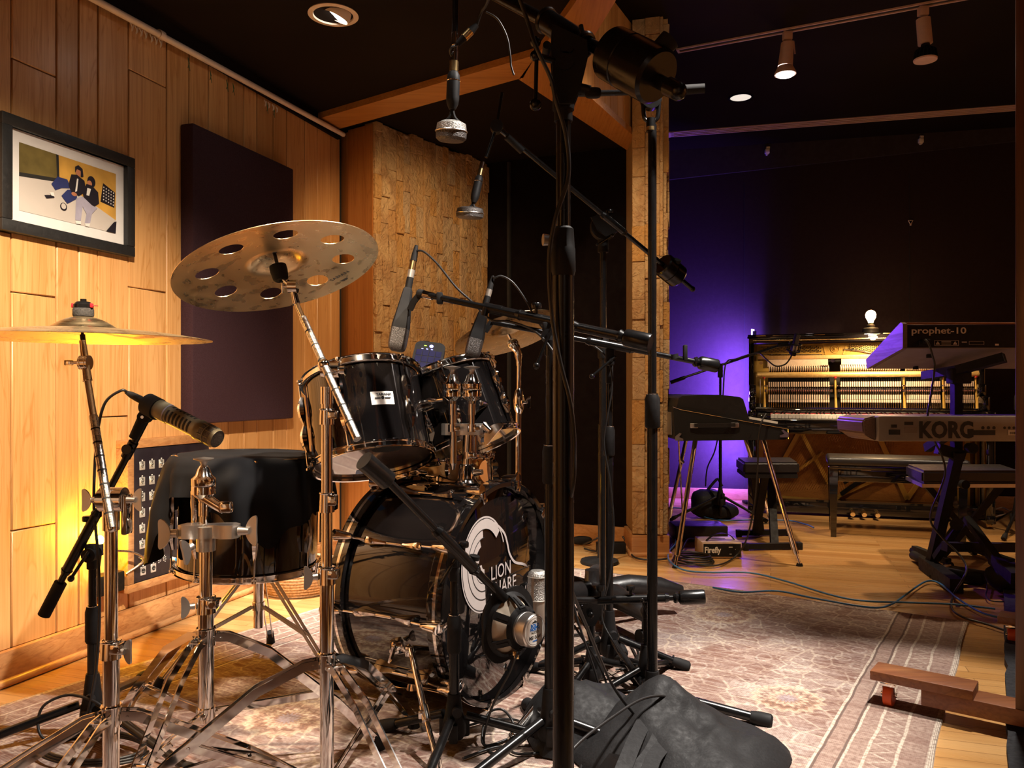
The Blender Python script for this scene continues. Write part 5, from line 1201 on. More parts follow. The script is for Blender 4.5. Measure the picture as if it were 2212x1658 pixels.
m = MB(); c = P(1073, 274, 2.62); m.cyl(c+V((0, -.016, 0)), c+V((0, .016, 0)), .021, n=24); m.cyl(P(1095, 295, 2.63), P(1128, 326, 2.66), .0125, n=16); obj('end_joint', m, MT['blackmatte'], t)
m = MB(); m.cyl(P(1084, 200, 2.62), P(1073, 274, 2.62), .0055, n=12); m.cyl(P(1073, 274, 2.62), P(1050, 340, 2.60), .005, n=12); obj('drop_rod', m, BK, t)
def saucer_mic(label, pts, hr, hh, ry, group=None):
    """pts: top of barrel, bottom of barrel, head centre"""
    a, b, c = [V(p) for p in pts]; d = (b-a).normalized(); t = thing('ribbon_microphone', label, 'microphone', a)
    m = MB(); m.cyl(a-d*.05, a-d*.022, .0085*ry, n=16); obj('chrome_tube', m, CH, t); m = MB(); m.cyl(a-d*.024, a, .0105*ry, n=18); obj('brass_sleeve', m, MT['brass'], t)
    L = (b-a).length; m = MB(); m.lathe([(0, 0), (.010*ry, 0), (.0145*ry, .008), (.0152*ry, .02), (.0152*ry, L*.72), (.0135*ry, L*.86), (.008*ry, L), (0, L)], a, d, 24); obj('barrel', m, MT['blackmatte'], t)
    m = MB(); m.torus(a+d*.022, d, .0148*ry, .0012, 24, 6); obj('barrel_ring', m, CH, t)
    m = MB()
    for s in (-1, 1): m.tube(spl([b-d*.006, b.lerp(c, .35)+V((s*.006, 0, 0)), b.lerp(c, .7)+V((s*hr*.6, 0, .004)), c+V((s*hr*.9, 0, hh*.35))], 4), .0035, 8)
    obj('yoke', m, MT['blackmatte'], t)
    hd_ = V((.05, -.12, 1)).normalized()
    m = MB(); m.lathe([(0, hh*.58), (hr*.6, hh*.55), (hr*.93, hh*.40), (hr*.98, hh*.1), (hr*.98, -.1*hh)], c, hd_, 40); obj('upper_grille', m, MT['grille'] if ry >= 1 else MT['grilledark'], t)
    m = MB(); m.lathe([(hr, -.05*hh), (hr*.98, -.38*hh), (hr*.80, -.52*hh), (0, -.56*hh)], c, hd_, 40); obj('lower_grille', m, MT['grilledark'], t)
    m = MB(); m.torus(c, hd_, hr, .002, 40, 6); obj('rim', m, MT['steel'], t); return t
saucer_mic('round-headed microphone with bright mesh hanging top centre', (P(980, 155, 1.85), P(977, 236, 1.85), P(975, 284, 1.85)), .036, .042, 1.)
saucer_mic('dark round-headed microphone, lower and further back over the kit', (P(1036, 380, 2.60), P(1023, 438, 2.58), P(1015, 460, 2.58)), .045, .034, .92)
# T0 giant stand
x, y = P(1217, 0, 1.40).x, 1.40
t = thing('studio_boom_stand', 'thick black heavy-duty boom stand rising through the middle of the picture', 'microphone stand', (x, y, 0))
m = MB(); m.cyl((x, y, .05), (x, y, P(0, 590, 1.4).z), .0188, n=32); obj('lower_tube', m, BK, t)
m = MB(); m.cyl((x, y, P(0, 590, 1.4).z), (x, y, P(0, 200, 1.4).z), .0128, n=28); obj('upper_tube', m, BK, t)
m = MB(); z1, z2 = P(0, 585, 1.4).z, P(0, 490, 1.4).z; m.lathe([(.0185, z1-.01), (.0215, z1), (.021, (z1+z2)/2), (.020, (z1+z2)/2+.002), (.018, z2-.004), (.014, z2)], (x, y, 0), n=28); obj('height_clutch', m, MT['blackmatte'], t)
m = MB(); c = P(1190, 518, 1.4); m.cyl(c+V((.004, 0, 0)), c+V((-.006, -.003, 0)), .006, n=12); m.cyl(c+V((-.004, 0, 0)), c+V((-.014, -.002, 0)), .0095, .0105, 14); obj('clutch_knob', m, MT['satin'], t)
m = MB(); m.lathe([(0, .02), (.10, .02), (.12, .035), (.10, .06), (.03, .09), (.02, .10)], (x, y, 0), n=28)
obj('base_hub', m, BK, t)
for a in (70, 190, 310):
    m = MB(); d = V((cos(R(a)), sin(R(a)), 0)); m.bar([V((x, y, .07))+d*.06, V((x, y, .075))+d*.3, V((x, y, .06))+d*.42], .03, .025); m.cyl(V((x, y, .03))+d*.41-V((-d.y, d.x, 0))*.012, V((x, y, .03))+d*.41+V((-d.y, d.x, 0))*.012, .026, n=20); obj('leg', m, BK, t)
ba, bb = P(1076, -8, 1.56), P(1462, 196, 1.28); d = (bb-ba).normalized()
m = MB(); m.cyl(ba-d*.5, bb, .0118, n=24); m.cyl(bb-d*.02, bb+d*.004, .0155, .0145, 24); m.sph(bb+d*.002, .0150, 16); obj('boom_arm', m, BK, t)
s0, s1 = P(1180, 45, 1.475), P(1262, 98, 1.405); m = MB(); m.cyl(s0, s1, .0215, n=28); m.torus(s0, d, .019, .006, 28, 8); m.torus(s1, d, .019, .006, 28, 8); obj('boom_sleeve', m, BK, t)
m = MB(); pm_ = (s0+s1)/2
for yo, th_ in ((.010, .007), (-.020, .007)): m.prism([(-.026, -.008), (.034, -.036), (.036, -.065), (.024, -.115), (.012, -.145), (-.014, -.145), (-.024, -.11), (-.028, -.05)], mtx(V((x+.005, y+yo, pm_.z-.006)), (1, 0, 0), (0, 0, 1)), th_)
m.cyl(V((x+.004, y-.03, pm_.z-.055)), V((x+.004, y+.02, pm_.z-.055)), .012, n=18); m.cyl(V((x-.03, y-.025, pm_.z-.05)), V((x-.03, y+.018, pm_.z-.05)), .007, n=14)
zz = P(0, 195, 1.4).z; m.cyl((x, y, zz-.035), (x, y, zz+.028), .019, n=24); m.cyl((x, y-.03, zz+.04), (x, y+.03, zz+.04), .016, n=22); m.cyl((x, y, zz-.055), (x, y, zz-.03), .016, n=22); m.cyl((x-.022, y-.01, zz+.012), (x+.045, y-.02, zz-.008), .0085, n=14); m.blob((x+.050, y-.02, zz-.012), (.028, .014, .018)); obj('head_casting', m, MT['blackmatte'], t)
m = MB()
for k, z_ in enumerate((.072, .048)): m.sph((x-.05, y-.03, zz+z_), .0095, 14)
m.tube([(x-.05, y-.03, zz+.075), (x-.048, y-.03, zz+.045), (x-.05, y-.03, zz-.03)], .0035, 8); m.sph((x-.05, y-.03, zz-.036), .0105, 14); m.cyl((x-.05, y-.03, zz+.048), (x-.01, y-.02, zz+.042), .006, n=10); m.tube(spl([(x+.03, y-.01, zz+.11), (x+.034, y-.012, zz+.07), (x+.022, y-.014, zz+.038)], 4), .004, 8); obj('locking_lever', m, BK, t)
c0, c1_ = P(1328, 118, 1.36), P(1402, 160, 1.30); m = MB(); L = (c1_-c0).length+.022; m.lathe([(0, 0), (.040, 0), (.045, .005), (.046, L*.36), (.0445, L*.37), (.0445, L*.40), (.046, L*.41), (.046, L-.006), (.041, L), (0, L)], c0-d*.01, d, 44); obj('counterweight', m, BK, t)
m = MB(); q = P(1418, 116, 1.31); m.cyl(q, q+V((.022, -.004, .022)), .016, .0175, 20); m.cyl(q-V((.012, 0, .012)), q, .007, n=12); obj('weight_knob', m, MT['rubber'], t)
# hanging pipe with cable for first saucer mic: drop pole from above
t = thing('hanging_microphone_pole', 'black vertical drop pole carrying the bright-mesh microphone', 'microphone pole', P(984, 100, 1.85))
m = MB(); m.cyl(P(985, -160, 1.85), P(983, 72, 1.85), .0072, n=16); obj('pole', m, BK, t); m = MB(); m.cyl(P(983, 70, 1.85), P(983, 98, 1.85), .0078, n=16); m.cyl(P(983, 98, 1.85), P(981, 128, 1.85), .0065, n=16); obj('chrome_joint', m, CH, t)
m = MB(); m.cyl(P(985, -160, 1.85), ba-d*.42, .010, n=14); obj('pole_clamp', m, BK, t)
t = thing('cable_connector', 'chrome and black cable connector beside the hanging microphone pole', 'connector', P(1000, 80, 1.84))
a_, b_ = P(988, 96, 1.84), P(1030, 54, 1.84); m = MB(); m.cyl(a_, a_.lerp(b_, .35), .0065, .0085, 16); obj('strain_relief', m, MT['rubber'], t); m = MB(); m.cyl(a_.lerp(b_, .35), a_.lerp(b_, .68), .0098, n=18); obj('shell', m, MT['brass'], t); m = MB(); m.cyl(a_.lerp(b_, .68), b_, .0095, .006, 16); obj('boot', m, MT['rubber'], t)
cableobj('microphone_cable', 'black cable from the connector up past the top edge', [b_, P(1040, 25, 1.83), P(1050, 10, 1.8), P(1066, -30, 1.75), P(1080, -80, 1.7)], .0034)
cableobj('microphone_cable', 'short black cable looping round the hanging microphone pole', [a_, P(976, 102, 1.83), P(972, 112, 1.84), P(978, 128, 1.85), P(981, 150, 1.86)], .0026)
cableobj('cable_tie', 'thin black strap hanging in front of the ceiling beam', [P(1050, 26, 1.7), P(1075, 42, 1.7), P(1095, 80, 1.7), P(1102, 120, 1.7), P(1104, 142, 1.7), P(1110, 162, 1.7)], .0022)
cableobj('microphone_cable', 'black cable running down the thick stand from its boom', [P(1116, -20, 1.36), P(1140, 46, 1.36), P(1160, 105, 1.35), P(1190, 170, 1.355), P(1200, 215, 1.36), P(1222, 290, 1.37), P(1228, 380, 1.37), P(1200, 470, 1.37), P(1186, 560, 1.375), P(1192, 680, 1.375), P(1210, 780, 1.37), P(1232, 870, 1.37), P(1241, 960, 1.38), P(1236, 1060, 1.38), P(1205, 1160, 1.5), P(1230, 1260, 1.6), P(1275, 1370, 1.7), P(1318, 1470, 1.8), P(1360, 1530, 1.9), P(1395, 1560, 1.95), P(1440, 1555, 1.97), P(1485, 1535, 2.0)], .0036)
cableobj('microphone_cable', 'grey cable rising from the sandbag across the thick pole foot', [P(1160, 1690, 1.6), P(1215, 1640, 1.62), P(1260, 1595, 1.68), P(1320, 1550, 1.78), P(1380, 1512, 1.88), P(1425, 1502, 1.93), P(1460, 1512, 1.97), P(1470, 1530, 2.0)], .0036)
# T5 tall stand right
x, y = P(1409, 0, 2.20).x, 2.20
t = mstand('tall slim black stand in front of the stone pillar, weighted by the sandbag', x, y, P(0, 270, 2.2).z, [(x+.30, y-.09), (x-.22, y-.1), (x, y+.25)], clutch=P(0, 885, 2.2).z, r=.0145, rtop=.0118, hz=.06, bellh=.06)
m = MB(); c = P(1406, 215, 2.2)
m.cyl(c+V((0, -.014, 0)), c+V((0, .014, 0)), .028, n=26)
for s in (-1, 1): m.tube(spl([c+V((s*.022, 0, -.01)), c+V((s*.018, 0, -.05)), P(1406, 262, 2.2)+V((s*.006, 0, 0))], 4), .006, 8)
m.cyl(P(1406, 285, 2.2), P(1406, 256, 2.2), .013, n=18); obj('swivel', m, BK, t)
m = MB(); m.cyl(P(1406, 283, 2.2), P(1406, 275, 2.2), .0135, n=18); obj('copper_ring', m, MT['brass'], t)
a_, b_ = P(1238, 203, 2.2), P(1476, 196, 2.14); m = MB(); m.cyl(a_, b_, .008, n=16); m.cyl(a_, a_+V((.008, 0, 0)), .0095, n=14); obj('boom_arm', m, BK, t); m = MB(); m.cyl(P(1462, 195, 2.14), P(1522, 191, 2.13), .0128, n=20); obj('rubber_grip', m, MT['rubber'], t)
# T6 low stand with boom
x, y = P(1396, 0, 2.36).x, 2.36
t = mstand('short black boom stand beside the slim tall stand, boom held level', x, y, P(0, 1340, 2.36).z, [(x-.2, y-.12), (x+.12, y+.22), (x-.05, y+.26)], clutch=P(0, 1440, 2.36).z, r=.0125, hz=.07, bellh=.07)
q, d = boom(t, P(1243, 1296, 2.30), P(1470, 1290, 2.28), .62, .0082, cw=(.088, .021), sleeve=.14)
m = MB(); m.cyl(P(1290, 1297, 2.3), P(1345, 1294, 2.29), .0118, n=16); m.lathe([(0, .014), (.011, .014), (.012, .026), (0, .028)], P(1296, 1285, 2.3), n=16); m.cyl(P(1296, 1290, 2.3), P(1296, 1276, 2.3), .004, n=8); obj('extension_sleeve', m, BK, t)
swivel(t, (x, y, P(0, 1345, 2.36).z), P(1398, 1305, 2.29), .016, (-.02, -.005, .045))
# T7
x, y = P(1279, 0, 2.40).x, 2.40
t = mstand('short black stand between the thick pole and the level boom', x, y, P(0, 1325, 2.4).z, [(x-.12, y-.2), (x+.2, y+.1), (x-.2, y+.12)], clutch=P(0, 1425, 2.4).z, r=.0118, hz=.075, bellh=.05)
m = MB(); m.cyl(P(1225, 1296, 2.25), P(1290, 1296, 2.30), .0105, n=16); m.prism([(-.03, 0), (.03, 0), (.034, -.03), (.016, -.065), (-.016, -.065), (-.034, -.03)], mtx(P(1272, 1300, 2.36), (1, 0, 0), (0, 0, 1)), .02); m.tube([P(1250, 1315, 2.33), P(1262, 1338, 2.33), P(1275, 1385, 2.33)], .003, 8); m.sph(P(1276, 1328, 2.32), .010, 12); m.sph(P(1256, 1310, 2.33), .007, 12); obj('swivel', m, BK, t)
# round base thin stand
q = F(1295, 1216); t = thing('round_base_stand', 'thin black stand on a round iron base by the booth wall', 'microphone stand', q)
m = MB(); m.lathe([(0, .0), (.098, .0), (.100, .006), (.097, .018), (.06, .024), (.014, .030), (0, .030)], q, n=40); obj('round_base', m, MT['rubber'], t); m = MB(); m.cyl(q+V((0, 0, .02)), q+V((0, 0, .72)), .0085, n=14); m.cyl(q+V((0, 0, .03)), q+V((0, 0, .07)), .012, .010, 14); obj('pole', m, BK, t)
# T1 woofer stand
x, y = P(981, 0, 1.98).x, 1.98
t = mstand('low black boom stand holding the bare loudspeaker at the bass drum', x, y, P(0, 1225, 1.98).z, [(x+.30, y+.0), (x-.06, y-.30), (x-.20, y+.10)], clutch=P(0, 1365, 1.98).z, r=.0125, hz=.085, bellh=.055)
q, d = boom(t, P(1090, 1295, 1.98), P(840, 1040, 1.80), .44, .0095, sleeve=.14)
m = MB(); a_, b_ = P(838, 1038, 1.8), P(786, 994, 1.76); m.cyl(a_, b_, .0225, n=28); m.torus(a_, b_-a_, .020, .002, 28, 6); obj('counterweight', m, MT['black'], t)
swivel(t, (x, y, P(0, 1240, 1.98).z), P(978, 1195, 1.93), .017, (-.03, -.005, -.05))
m = MB(); e = P(1040, 1245, 1.95); n_ = V((.6, -.2, .8)).normalized(); m.cyl(P(1020, 1225, 1.94), P(1024, 1208, 1.93), .0045, n=10); m.lathe([(0, 0), (.0125, 0), (.0125, .010), (0, .011)], P(1024, 1208, 1.93), (.2, -.1, 1), 18); m.cyl(P(1060, 1262, 1.96), P(1090, 1293, 1.98), .0125, n=16); obj('end_clutch', m, MT['blackmatte'], t)
# woofer
ax = V((.72, -.68, 0.0)).normalized(); wc = P(1098, 1347, 2.0); wx = V((-ax.y, ax.x, 0)); Rm = M((wx, V((0, 0, 1)), ax)).transposed()
t = thing('loudspeaker_driver', 'bare woofer seen from behind with silver magnet and round paper label', 'speaker', wc)
def wp(r, a, z): return wc+Rm @ V((r*cos(R(a)), r*sin(R(a)), z))
m = MB(); WR = .090
oct_ = []
for k in range(4): oct_ += [(k*90+45+s*17, 1.12) for s in (-1, 1)]+[(k*90+90, .99)]
m2 = [(WR*rr*cos(R(a)), WR*rr*sin(R(a))) for a, rr in oct_]
# flange ring with hole
A, B = [], []
for a, rr in oct_: A.append((a, rr))
N_ = 72
def fr_(a):
    a %= 360; k = abs(((a+0) % 90)-45); return 1.10 if k < 17 else 1.10-(k-17)/28*.12
for z0, z1 in ((-.004, .003),):
    rin, rout = [], []
    for i in range(N_): a = 360*i/N_; rin.append((WR*.86, a)); rout.append((WR*fr_(a), a))
    v = {}
    for z in (z0, z1): v['i', z] = [m.vert(wp(r, a, z)) for r, a in rin]; v['o', z] = [m.vert(wp(r, a, z)) for r, a in rout]
    for i in range(N_):
        j = (i+1) % N_
        for z in (z0, z1): m.face([v['i', z][i], v['i', z][j], v['o', z][j], v['o', z][i]])
        m.face([v['o', z0][i], v['o', z0][j], v['o', z1][j], v['o', z1][i]]); m.face([v['i', z0][i], v['i', z0][j], v['i', z1][j], v['i', z1][i]])
obj('flange', m, MT['blackmatte'], t)
m = MB(); m.lathe([(WR*.90, .003), (WR*.86, .008), (WR*.80, .012)], wc, ax, 48); m.lathe([(WR*.60, .044), (WR*.52, .050), (WR*.40, .052), (0, .052)], wc, ax, 48)
for k in range(6):
    a = 30+60*k; pts = [wp(WR*.83, a, .010), wp(WR*.70, a, .030), wp(WR*.54, a, .049)]; m.bar(pts, .020, .004, up=Rm @ V((cos(R(a)), sin(R(a)), 0))); m.bar([wp(WR*.78, a, .020), wp(WR*.60, a, .045)], .007, .005, up=Rm @ V((cos(R(a)), sin(R(a)), 0)))
obj('basket', m, MT['blackmatte'], t)
m = MB(); m.lathe([(WR*.84, .0), (WR*.30, .042)], wc, ax, 48); obj('paper_cone', m, MT['cone'], t)
m = MB(); m.lathe([(.040, .052), (.0405, .054), (.0405, .086), (.038, .089), (.036, .089), (0, .0885)], wc, ax, 48); m.torus(wc+ax*.060, ax, .0405, .001, 48, 6); mg = obj('magnet', m, MT['satin'], t)
m = MB(); m.lathe([(0, .0895), (.0355, .0895), (.036, .089)], wc, ax, 48); lb = obj('round_label', m, MT['paper'], mg)
def wt(s, sz, dy, mt_, sx=1, b=.0004): text('label_lettering', s, sz, mtx(wc+ax*.0898+V((0, 0, dy)), wx, (0, 0, 1)), mt_, lb, ex=.0001, align='CENTER', sx=sx, bold=b)
wt('BOLD', .0115, .0105, MT['blueink'], 1, .0006); wt('NORTH', .0100, .0025, MT['blueink'], .95, .0006); wt('AUDIO', .0085, -.0050, MT['ink'], 1, .0001); wt('MS10-W', .0125, -.0185, MT['ink'], .95, .0002); wt('8 OHMS', .0045, -.0245, MT['blueink'])
m = MB(); pl = [(-.011, 0), (-.007, .004), (-.004, .003), (-.0, .007), (.004, .004), (.011, 0)]; m.prism(pl, mtx(wc+ax*.0896+V((0, 0, .0205)), wx, (0, 0, 1)), .0002); obj('mountain_mark', m, MT['ink'], lb)
m = MB(); m.torus(wc+ax*.0897, ax, .0318, .0002, 48, 4); obj('label_ring', m, MT['ink'], lb)
m = MB(); q = wp(.062, 250, .045); m.box(q, (.014, .008, .010), bev=.001); m.box(q+V((.002, -.006, -.006)), (.012, .003, .012), bev=.0005); obj('terminal', m, MT['brass'], t)
cableobj('speaker_cable', 'grey cable from the bare woofer falling into a loop on the rug', [wp(.062, 252, .048), P(1117, 1412, 1.93), P(1100, 1455, 1.95), P(1070, 1510, 1.96), P(1052, 1560, 1.97), FZ(1046, 1618), FZ(1075, 1640), P(1108, 1590, 2.0), P(1108, 1560, 2.05), P(1085, 1532, 2.06), P(1055, 1540, 2.05), P(1042, 1580, 2.0), FZ(1050, 1622), FZ(1110, 1600), FZ(1125, 1575), FZ(1110, 1565), FZ(1060, 1566), FZ(1010, 1578)], .0032)
# large silver condenser
c = P(1161, 1300, 2.12); t = thing('condenser_microphone', 'silver side-address condenser microphone standing upright behind the woofer', 'microphone', c)
z0 = P(0, 1370, 2.12).z; m = MB(); m.lathe([(0, z0), (.024, z0), (.0265, z0+.006), (.0265, P(0, 1296, 2.12).z), (.0255, P(0, 1295, 2.12).z), (0, P(0, 1295, 2.12).z)], (c.x, c.y, 0), n=36); obj('body', m, MT['silvermic'], t)
m = MB(); za, zb = P(0, 1296, 2.12).z, P(0, 1230, 2.12).z; m.lathe([(.0265, za), (.0272, za+.004), (.0262, za+.006), (.0258, zb-.022), (.0255, zb-.018), (.024, zb-.008), (.018, zb-.002), (0, zb)], (c.x, c.y, 0), n=36); gr = obj('grille', m, MT['grille'], t)
m = MB(); m.torus((c.x, c.y, za+.003), (0, 0, 1), .0268, .0018, 36, 6); m.torus((c.x, c.y, zb-.017), (0, 0, 1), .0262, .0016, 36, 6)
for a in (240, 60): m.box((c.x+.0258*cos(R(a)), c.y+.0258*sin(R(a)), (za+zb)/2-.008), (.002, .007, zb-za-.020), rz=R(a))
obj('grille_bands', m, MT['silvermic'], gr); m = MB(); m.cyl((c.x-.018, c.y-.020, za-.012), (c.x-.0185, c.y-.0235, za-.012), .003, n=12); obj('screw', m, MT['brass'], t)
m = MB(); m.cyl((c.x, c.y, za-.03), (c.x+.09, c.y+.10, za-.03), .006, n=10); m.cyl((c.x+.03, c.y, za-.015), (c.x+.09, c.y, za-.015), .0055, n=12); obj('swivel_mount', m, MT['silvermic'], t)
# knurled silver tube lying on the rug
a_, b_ = FZ(1108, 1612, .016), FZ(1158, 1576, .05); m = MB(); m.cyl(a_, b_, .013, n=20); m.cyl(a_-(b_-a_).normalized()*.01, a_, .010, n=18); o = tag(obj('silver_tube', m, CH), 'short chrome tube with dark lettering lying at the stand legs', 'tube')
text('lettering', 'STAR', .016, mtx(a_.lerp(b_, .25)+V((-.004, -.0135, .0)), (b_-a_), (-.3, -.3, 1)), MT['ink'], o, bold=.0008)
# sandbags
def sandbag(label, c, d, rz, seed, strap):
    t = thing('sandbag', label, 'sandbag', (c[0], c[1], 0)); m = MB(); m.blob(c, d, rz, .62, .020, seed, 48); obj('bag', m, MT['bag'], t, ang=70)
    for k, pts in enumerate(strap):
        m = MB(); m.bar(spl(pts, 6), .032, .003, up=V((0, -.4, 1))); obj('strap', m, MT['bag'], t, ang=60)
    return t
q = F(1480, 1640); sx0, sy0 = q.x, q.y
t = thing('sandbag', 'big black nylon sandbag slumped in the foreground over the stand legs', 'sandbag', (sx0, sy0, 0))
# saddle shaped bag: ridge under the strap, pouch falling to the right and front
NA, NB = 40, 34
def bag_surf(cx, cy, rx, ry, h, ridge, rz, seed, drop=.0):
    m = MB(); g = []
    for i in range(NA+1):
        row = []
        for j in range(NB):
            a = 2*pi*j/NB; f = i/NA; e = (abs(cos(a))**5+abs(sin(a))**5)**(-1/5.)
            px_, py_ = rx*f*cos(a)*e, ry*f*sin(a)*e
            z = h*(1-f**3.2)**.8*(1+ridge*math.exp(-((px_+rx*.35)/.12)**2)*math.exp(-((py_-ry*.2)/.13)**2))
            z += .016*_nz.noise(V((px_*14+seed, py_*14, seed)))*(1-f**4)+.007*_nz.noise(V((px_*40+seed, py_*22, seed)))*(1-f**4)+.004*math.sin(math.atan2(py_-ry*.5, px_+rx*.4)*9)*(1-f**2)*min(1, max(0, f*2-.4))
            x_, y_ = px_*cos(rz)-py_*sin(rz), px_*sin(rz)+py_*cos(rz); row.append(m.vert((cx+x_, cy+y_, max(z, 0)+.012)))
        g.append(row)
    for A, B in zip(g, g[1:]):
        for j in range(NB): m.face([A[j], A[(j+1) % NB], B[(j+1) % NB], B[j]])
    m.face(g[-1]); return m
obj('bag', bag_surf(sx0-.01, sy0+.0, .235, .20, .072, 1.25, R(-34), 2), MT['bag'], t, ang=75)
for pts in ([P(1415, 1500, 2.0), P(1400, 1540, 1.93), P(1375, 1590, 1.82), P(1350, 1650, 1.72), P(1330, 1700, 1.66)], [P(1430, 1505, 2.02), P(1432, 1560, 1.90), P(1410, 1620, 1.80), P(1370, 1670, 1.72)], [P(1448, 1515, 2.02), P(1462, 1560, 1.92), P(1440, 1600, 1.84), P(1410, 1640, 1.76), P(1395, 1700, 1.66)]):
    m = MB(); m.bar(spl(pts, 8), .034, .0025, up=V((.2, -.6, .8))); obj('strap', m, MT['bag'], t, ang=60)
q = F(1290, 1610); t = thing('sandbag', 'smaller black sandbag between the thick pole and the big sandbag', 'sandbag', (q.x, q.y, 0)); obj('bag', bag_surf(q.x-.01, q.y+.06, .17, .15, .085, .5, R(10), 7), MT['bag'], t, ang=75)
m = MB(); m.bar(spl([P(1310, 1570, 2.0), P(1345, 1575, 1.96), P(1375, 1560, 1.98)], 5), .03, .0025, up=V((0, -.5, 1))); obj('strap', m, MT['bag'], t)
# five-star rolling stool base
q = F(1290, 1372)+V((0, .18, 0)); t = thing('rolling_chair_base', 'black padded wheeled chair base on the rug behind the short stands', 'chair base', q)
m = MB(); m.lathe([(0, .06), (.05, .06), (.06, .09), (.045, .13), (.03, .15), (.028, .20), (0, .20)], q, n=28); obj('hub', m, MT['vinyl'], t)
for a in (8, 80, 152, 224, 297):
    d = V((cos(R(a)), sin(R(a)), 0)); m = MB(); m.tube([q+V((0, 0, .12))+d*.03, q+V((0, 0, .135))+d*.15, q+V((0, 0, .125))+d*.27, q+V((0, 0, .105))+d*.36], [.040, .042, .038, .022], 16); lg = obj('leg', m, MT['vinyl'], t)
    if a == 8: continue
    e = q+d*.33; m = MB(); m.cyl(e+V((0, 0, .05)), e+V((0, 0, .10)), .006, n=10); n = V((-d.y, d.x, 0))
    for s in (-1, 1): m.cyl(e+n*.006*s+V((0, 0, .030)), e+n*.018*s+V((0, 0, .030)), .028, n=20)
    obj('caster', m, MT['rubber'], lg)
# cables on the rug around the stands
random.seed(5)
for i, (pts, lab) in enumerate([
    ([(1205, 1440), (1260, 1470), (1330, 1500), (1400, 1490), (1372, 1420), (1352, 1385), (1330, 1372)], 'black cable curving behind the short stands to the wheeled base'),
    ([(1235, 1380), (1290, 1375), (1350, 1382), (1378, 1410), (1370, 1440), (1320, 1430), (1255, 1425)], 'black cable loop beside the wheeled chair base'),
    ([(1330, 1455), (1380, 1452), (1440, 1440), (1455, 1425)], 'black cable lying along the tripod foot on the rug'),
    ([(1240, 1470), (1300, 1490), (1345, 1515), (1375, 1500), (1378, 1450), (1372, 1430)], 'black cable bight between the sandbags and the tripod leg'),
    ([(1210, 1500), (1240, 1560), (1262, 1620), (1250, 1690)], 'black cable lying along the thick pole towards the camera'),
    ([(1000, 1650), (1060, 1628), (1090, 1625), (1120, 1640), (1200, 1632), (1260, 1600)], 'black cable crossing under the woofer stand legs')]):
    cableobj('floor_cable', lab, [FZ(*p) for p in pts], .0034)
cableobj('floor_cable', 'twin black cable falling from the level boom to the rug', [P(1228, 1240, 2.2), P(1245, 1330, 2.2), P(1282, 1440, 2.2), P(1300, 1500, 2.2), P(1322, 1528, 2.2), P(1316, 1500, 2.25), P(1296, 1440, 2.3), P(1240, 1350, 2.3)], .0034)
# amber uplight
q = wl_pt(2.74, .0, .05); t = thing('amber_lamp', 'small dark lamp with a glowing amber bulb low on the plank wall', 'lamp', q)
zc = P(0, 1262, 2.74).z; m = MB(); m.box(wl_pt(2.77, zc, .03), (.11, .05, .07), mat=R_W, bev=.006); obj('housing', m, MT['blackmatte'], t)
m = MB(); m.tube(spl([wl_pt(2.83, zc+.02, .05), wl_pt(2.88, zc+.06, .08), wl_pt(2.82, zc+.10, .09), wl_pt(2.75, zc+.12, .09)], 5), .004, 8); obj('gooseneck', m, MT['steel'], t)
m = MB(); qq = P(216, 1166, 2.66); m.sph(qq, .013, 16, sz=(1, 1, 1.2)); obj('bulb', m, MT['amber'], t); m = MB(); m.cyl(qq-V((0, 0, .012)), qq-V((0, 0, .05)), .011, n=14); m.cyl(qq-V((0, 0, .05)), wl_pt(2.72, zc+.04, .04), .006, n=10); obj('lamp_socket', m, MT['blackmatte'], t)
# things by the booth wall floor
for px, py, w_, lab in ((1322, 1190, .10, 'small black power box on the floor by the booth wall'),):
    q = F(px, py+8)+V((0, .05, 0)); m = MB(); m.box(q+V((0, 0, .03)), (.16, .06, .06), bev=.006); tag(obj('power_box', m, MT['blackmatte']), lab, 'power box')
cableobj('floor_cable', 'black cable from the power box past the stone pillar foot', [FZ(1345, 1180, .05), FZ(1358, 1185), FZ(1366, 1205), FZ(1385, 1213), FZ(1420, 1214), FZ(1440, 1212)], .005)
cableobj('floor_cable', 'black cable bundle looping above the power box', [FZ(1260, 1180), P(1285, 1165, 4.35), P(1300, 1158, 4.35), P(1310, 1180, 4.3), FZ(1290, 1196), FZ(1262, 1190)], .005)
m = MB(); q = F(1258, 1180); m.blob(q+V((0, .03, .03)), (.12, .05, .05), 0, .8); tag(obj('cable_pouch', m, MT['rubber']), 'dark grey soft pouch on the floor left of the power box', 'pouch')
# ================================================================ UPRIGHT PIANO
PO = V((1.74, 5.85, 0)); PA = V((cos(R(18)), -sin(R(18)), 0)); PB = V((sin(R(18)), cos(R(18)), 0)); PR = M((PA, PB, V((0, 0, 1)))).transposed().to_4x4()
def Q(u, d, z): return PO+PA*u+PB*d+V((0, 0, z))
def qb(m, u0, u1, d0, d1, z0, z1, bev=0): m.box(Q((u0+u1)/2, (d0+d1)/2, (z0+z1)/2), (abs(u1-u0), abs(d1-d0), abs(z1-z0)), mat=PR, bev=bev)
pn = thing('upright_piano', 'open black upright piano with golden action showing against the purple wall', 'piano', Q(.765, .15, 0))
m = MB(); qb(m, 0, .035, 0, .30, .03, 1.27, .003); qb(m, 1.495, 1.53, 0, .30, .03, 1.27, .003); obj('side_panel', m, GL, pn)
m = MB(); qb(m, -.01, 1.54, -.015, .34, 1.275, 1.293, .003); qb(m, -.01, 1.54, .10, .34, 1.293, 1.312, .003); qb(m, 0, 1.53, -.01, .01, 1.245, 1.275); lid = obj('lid', m, GL, pn)
m = MB(); m.cyl(Q(0.03, -.017, 1.262), Q(1.5, -.017, 1.262), .005, n=10)
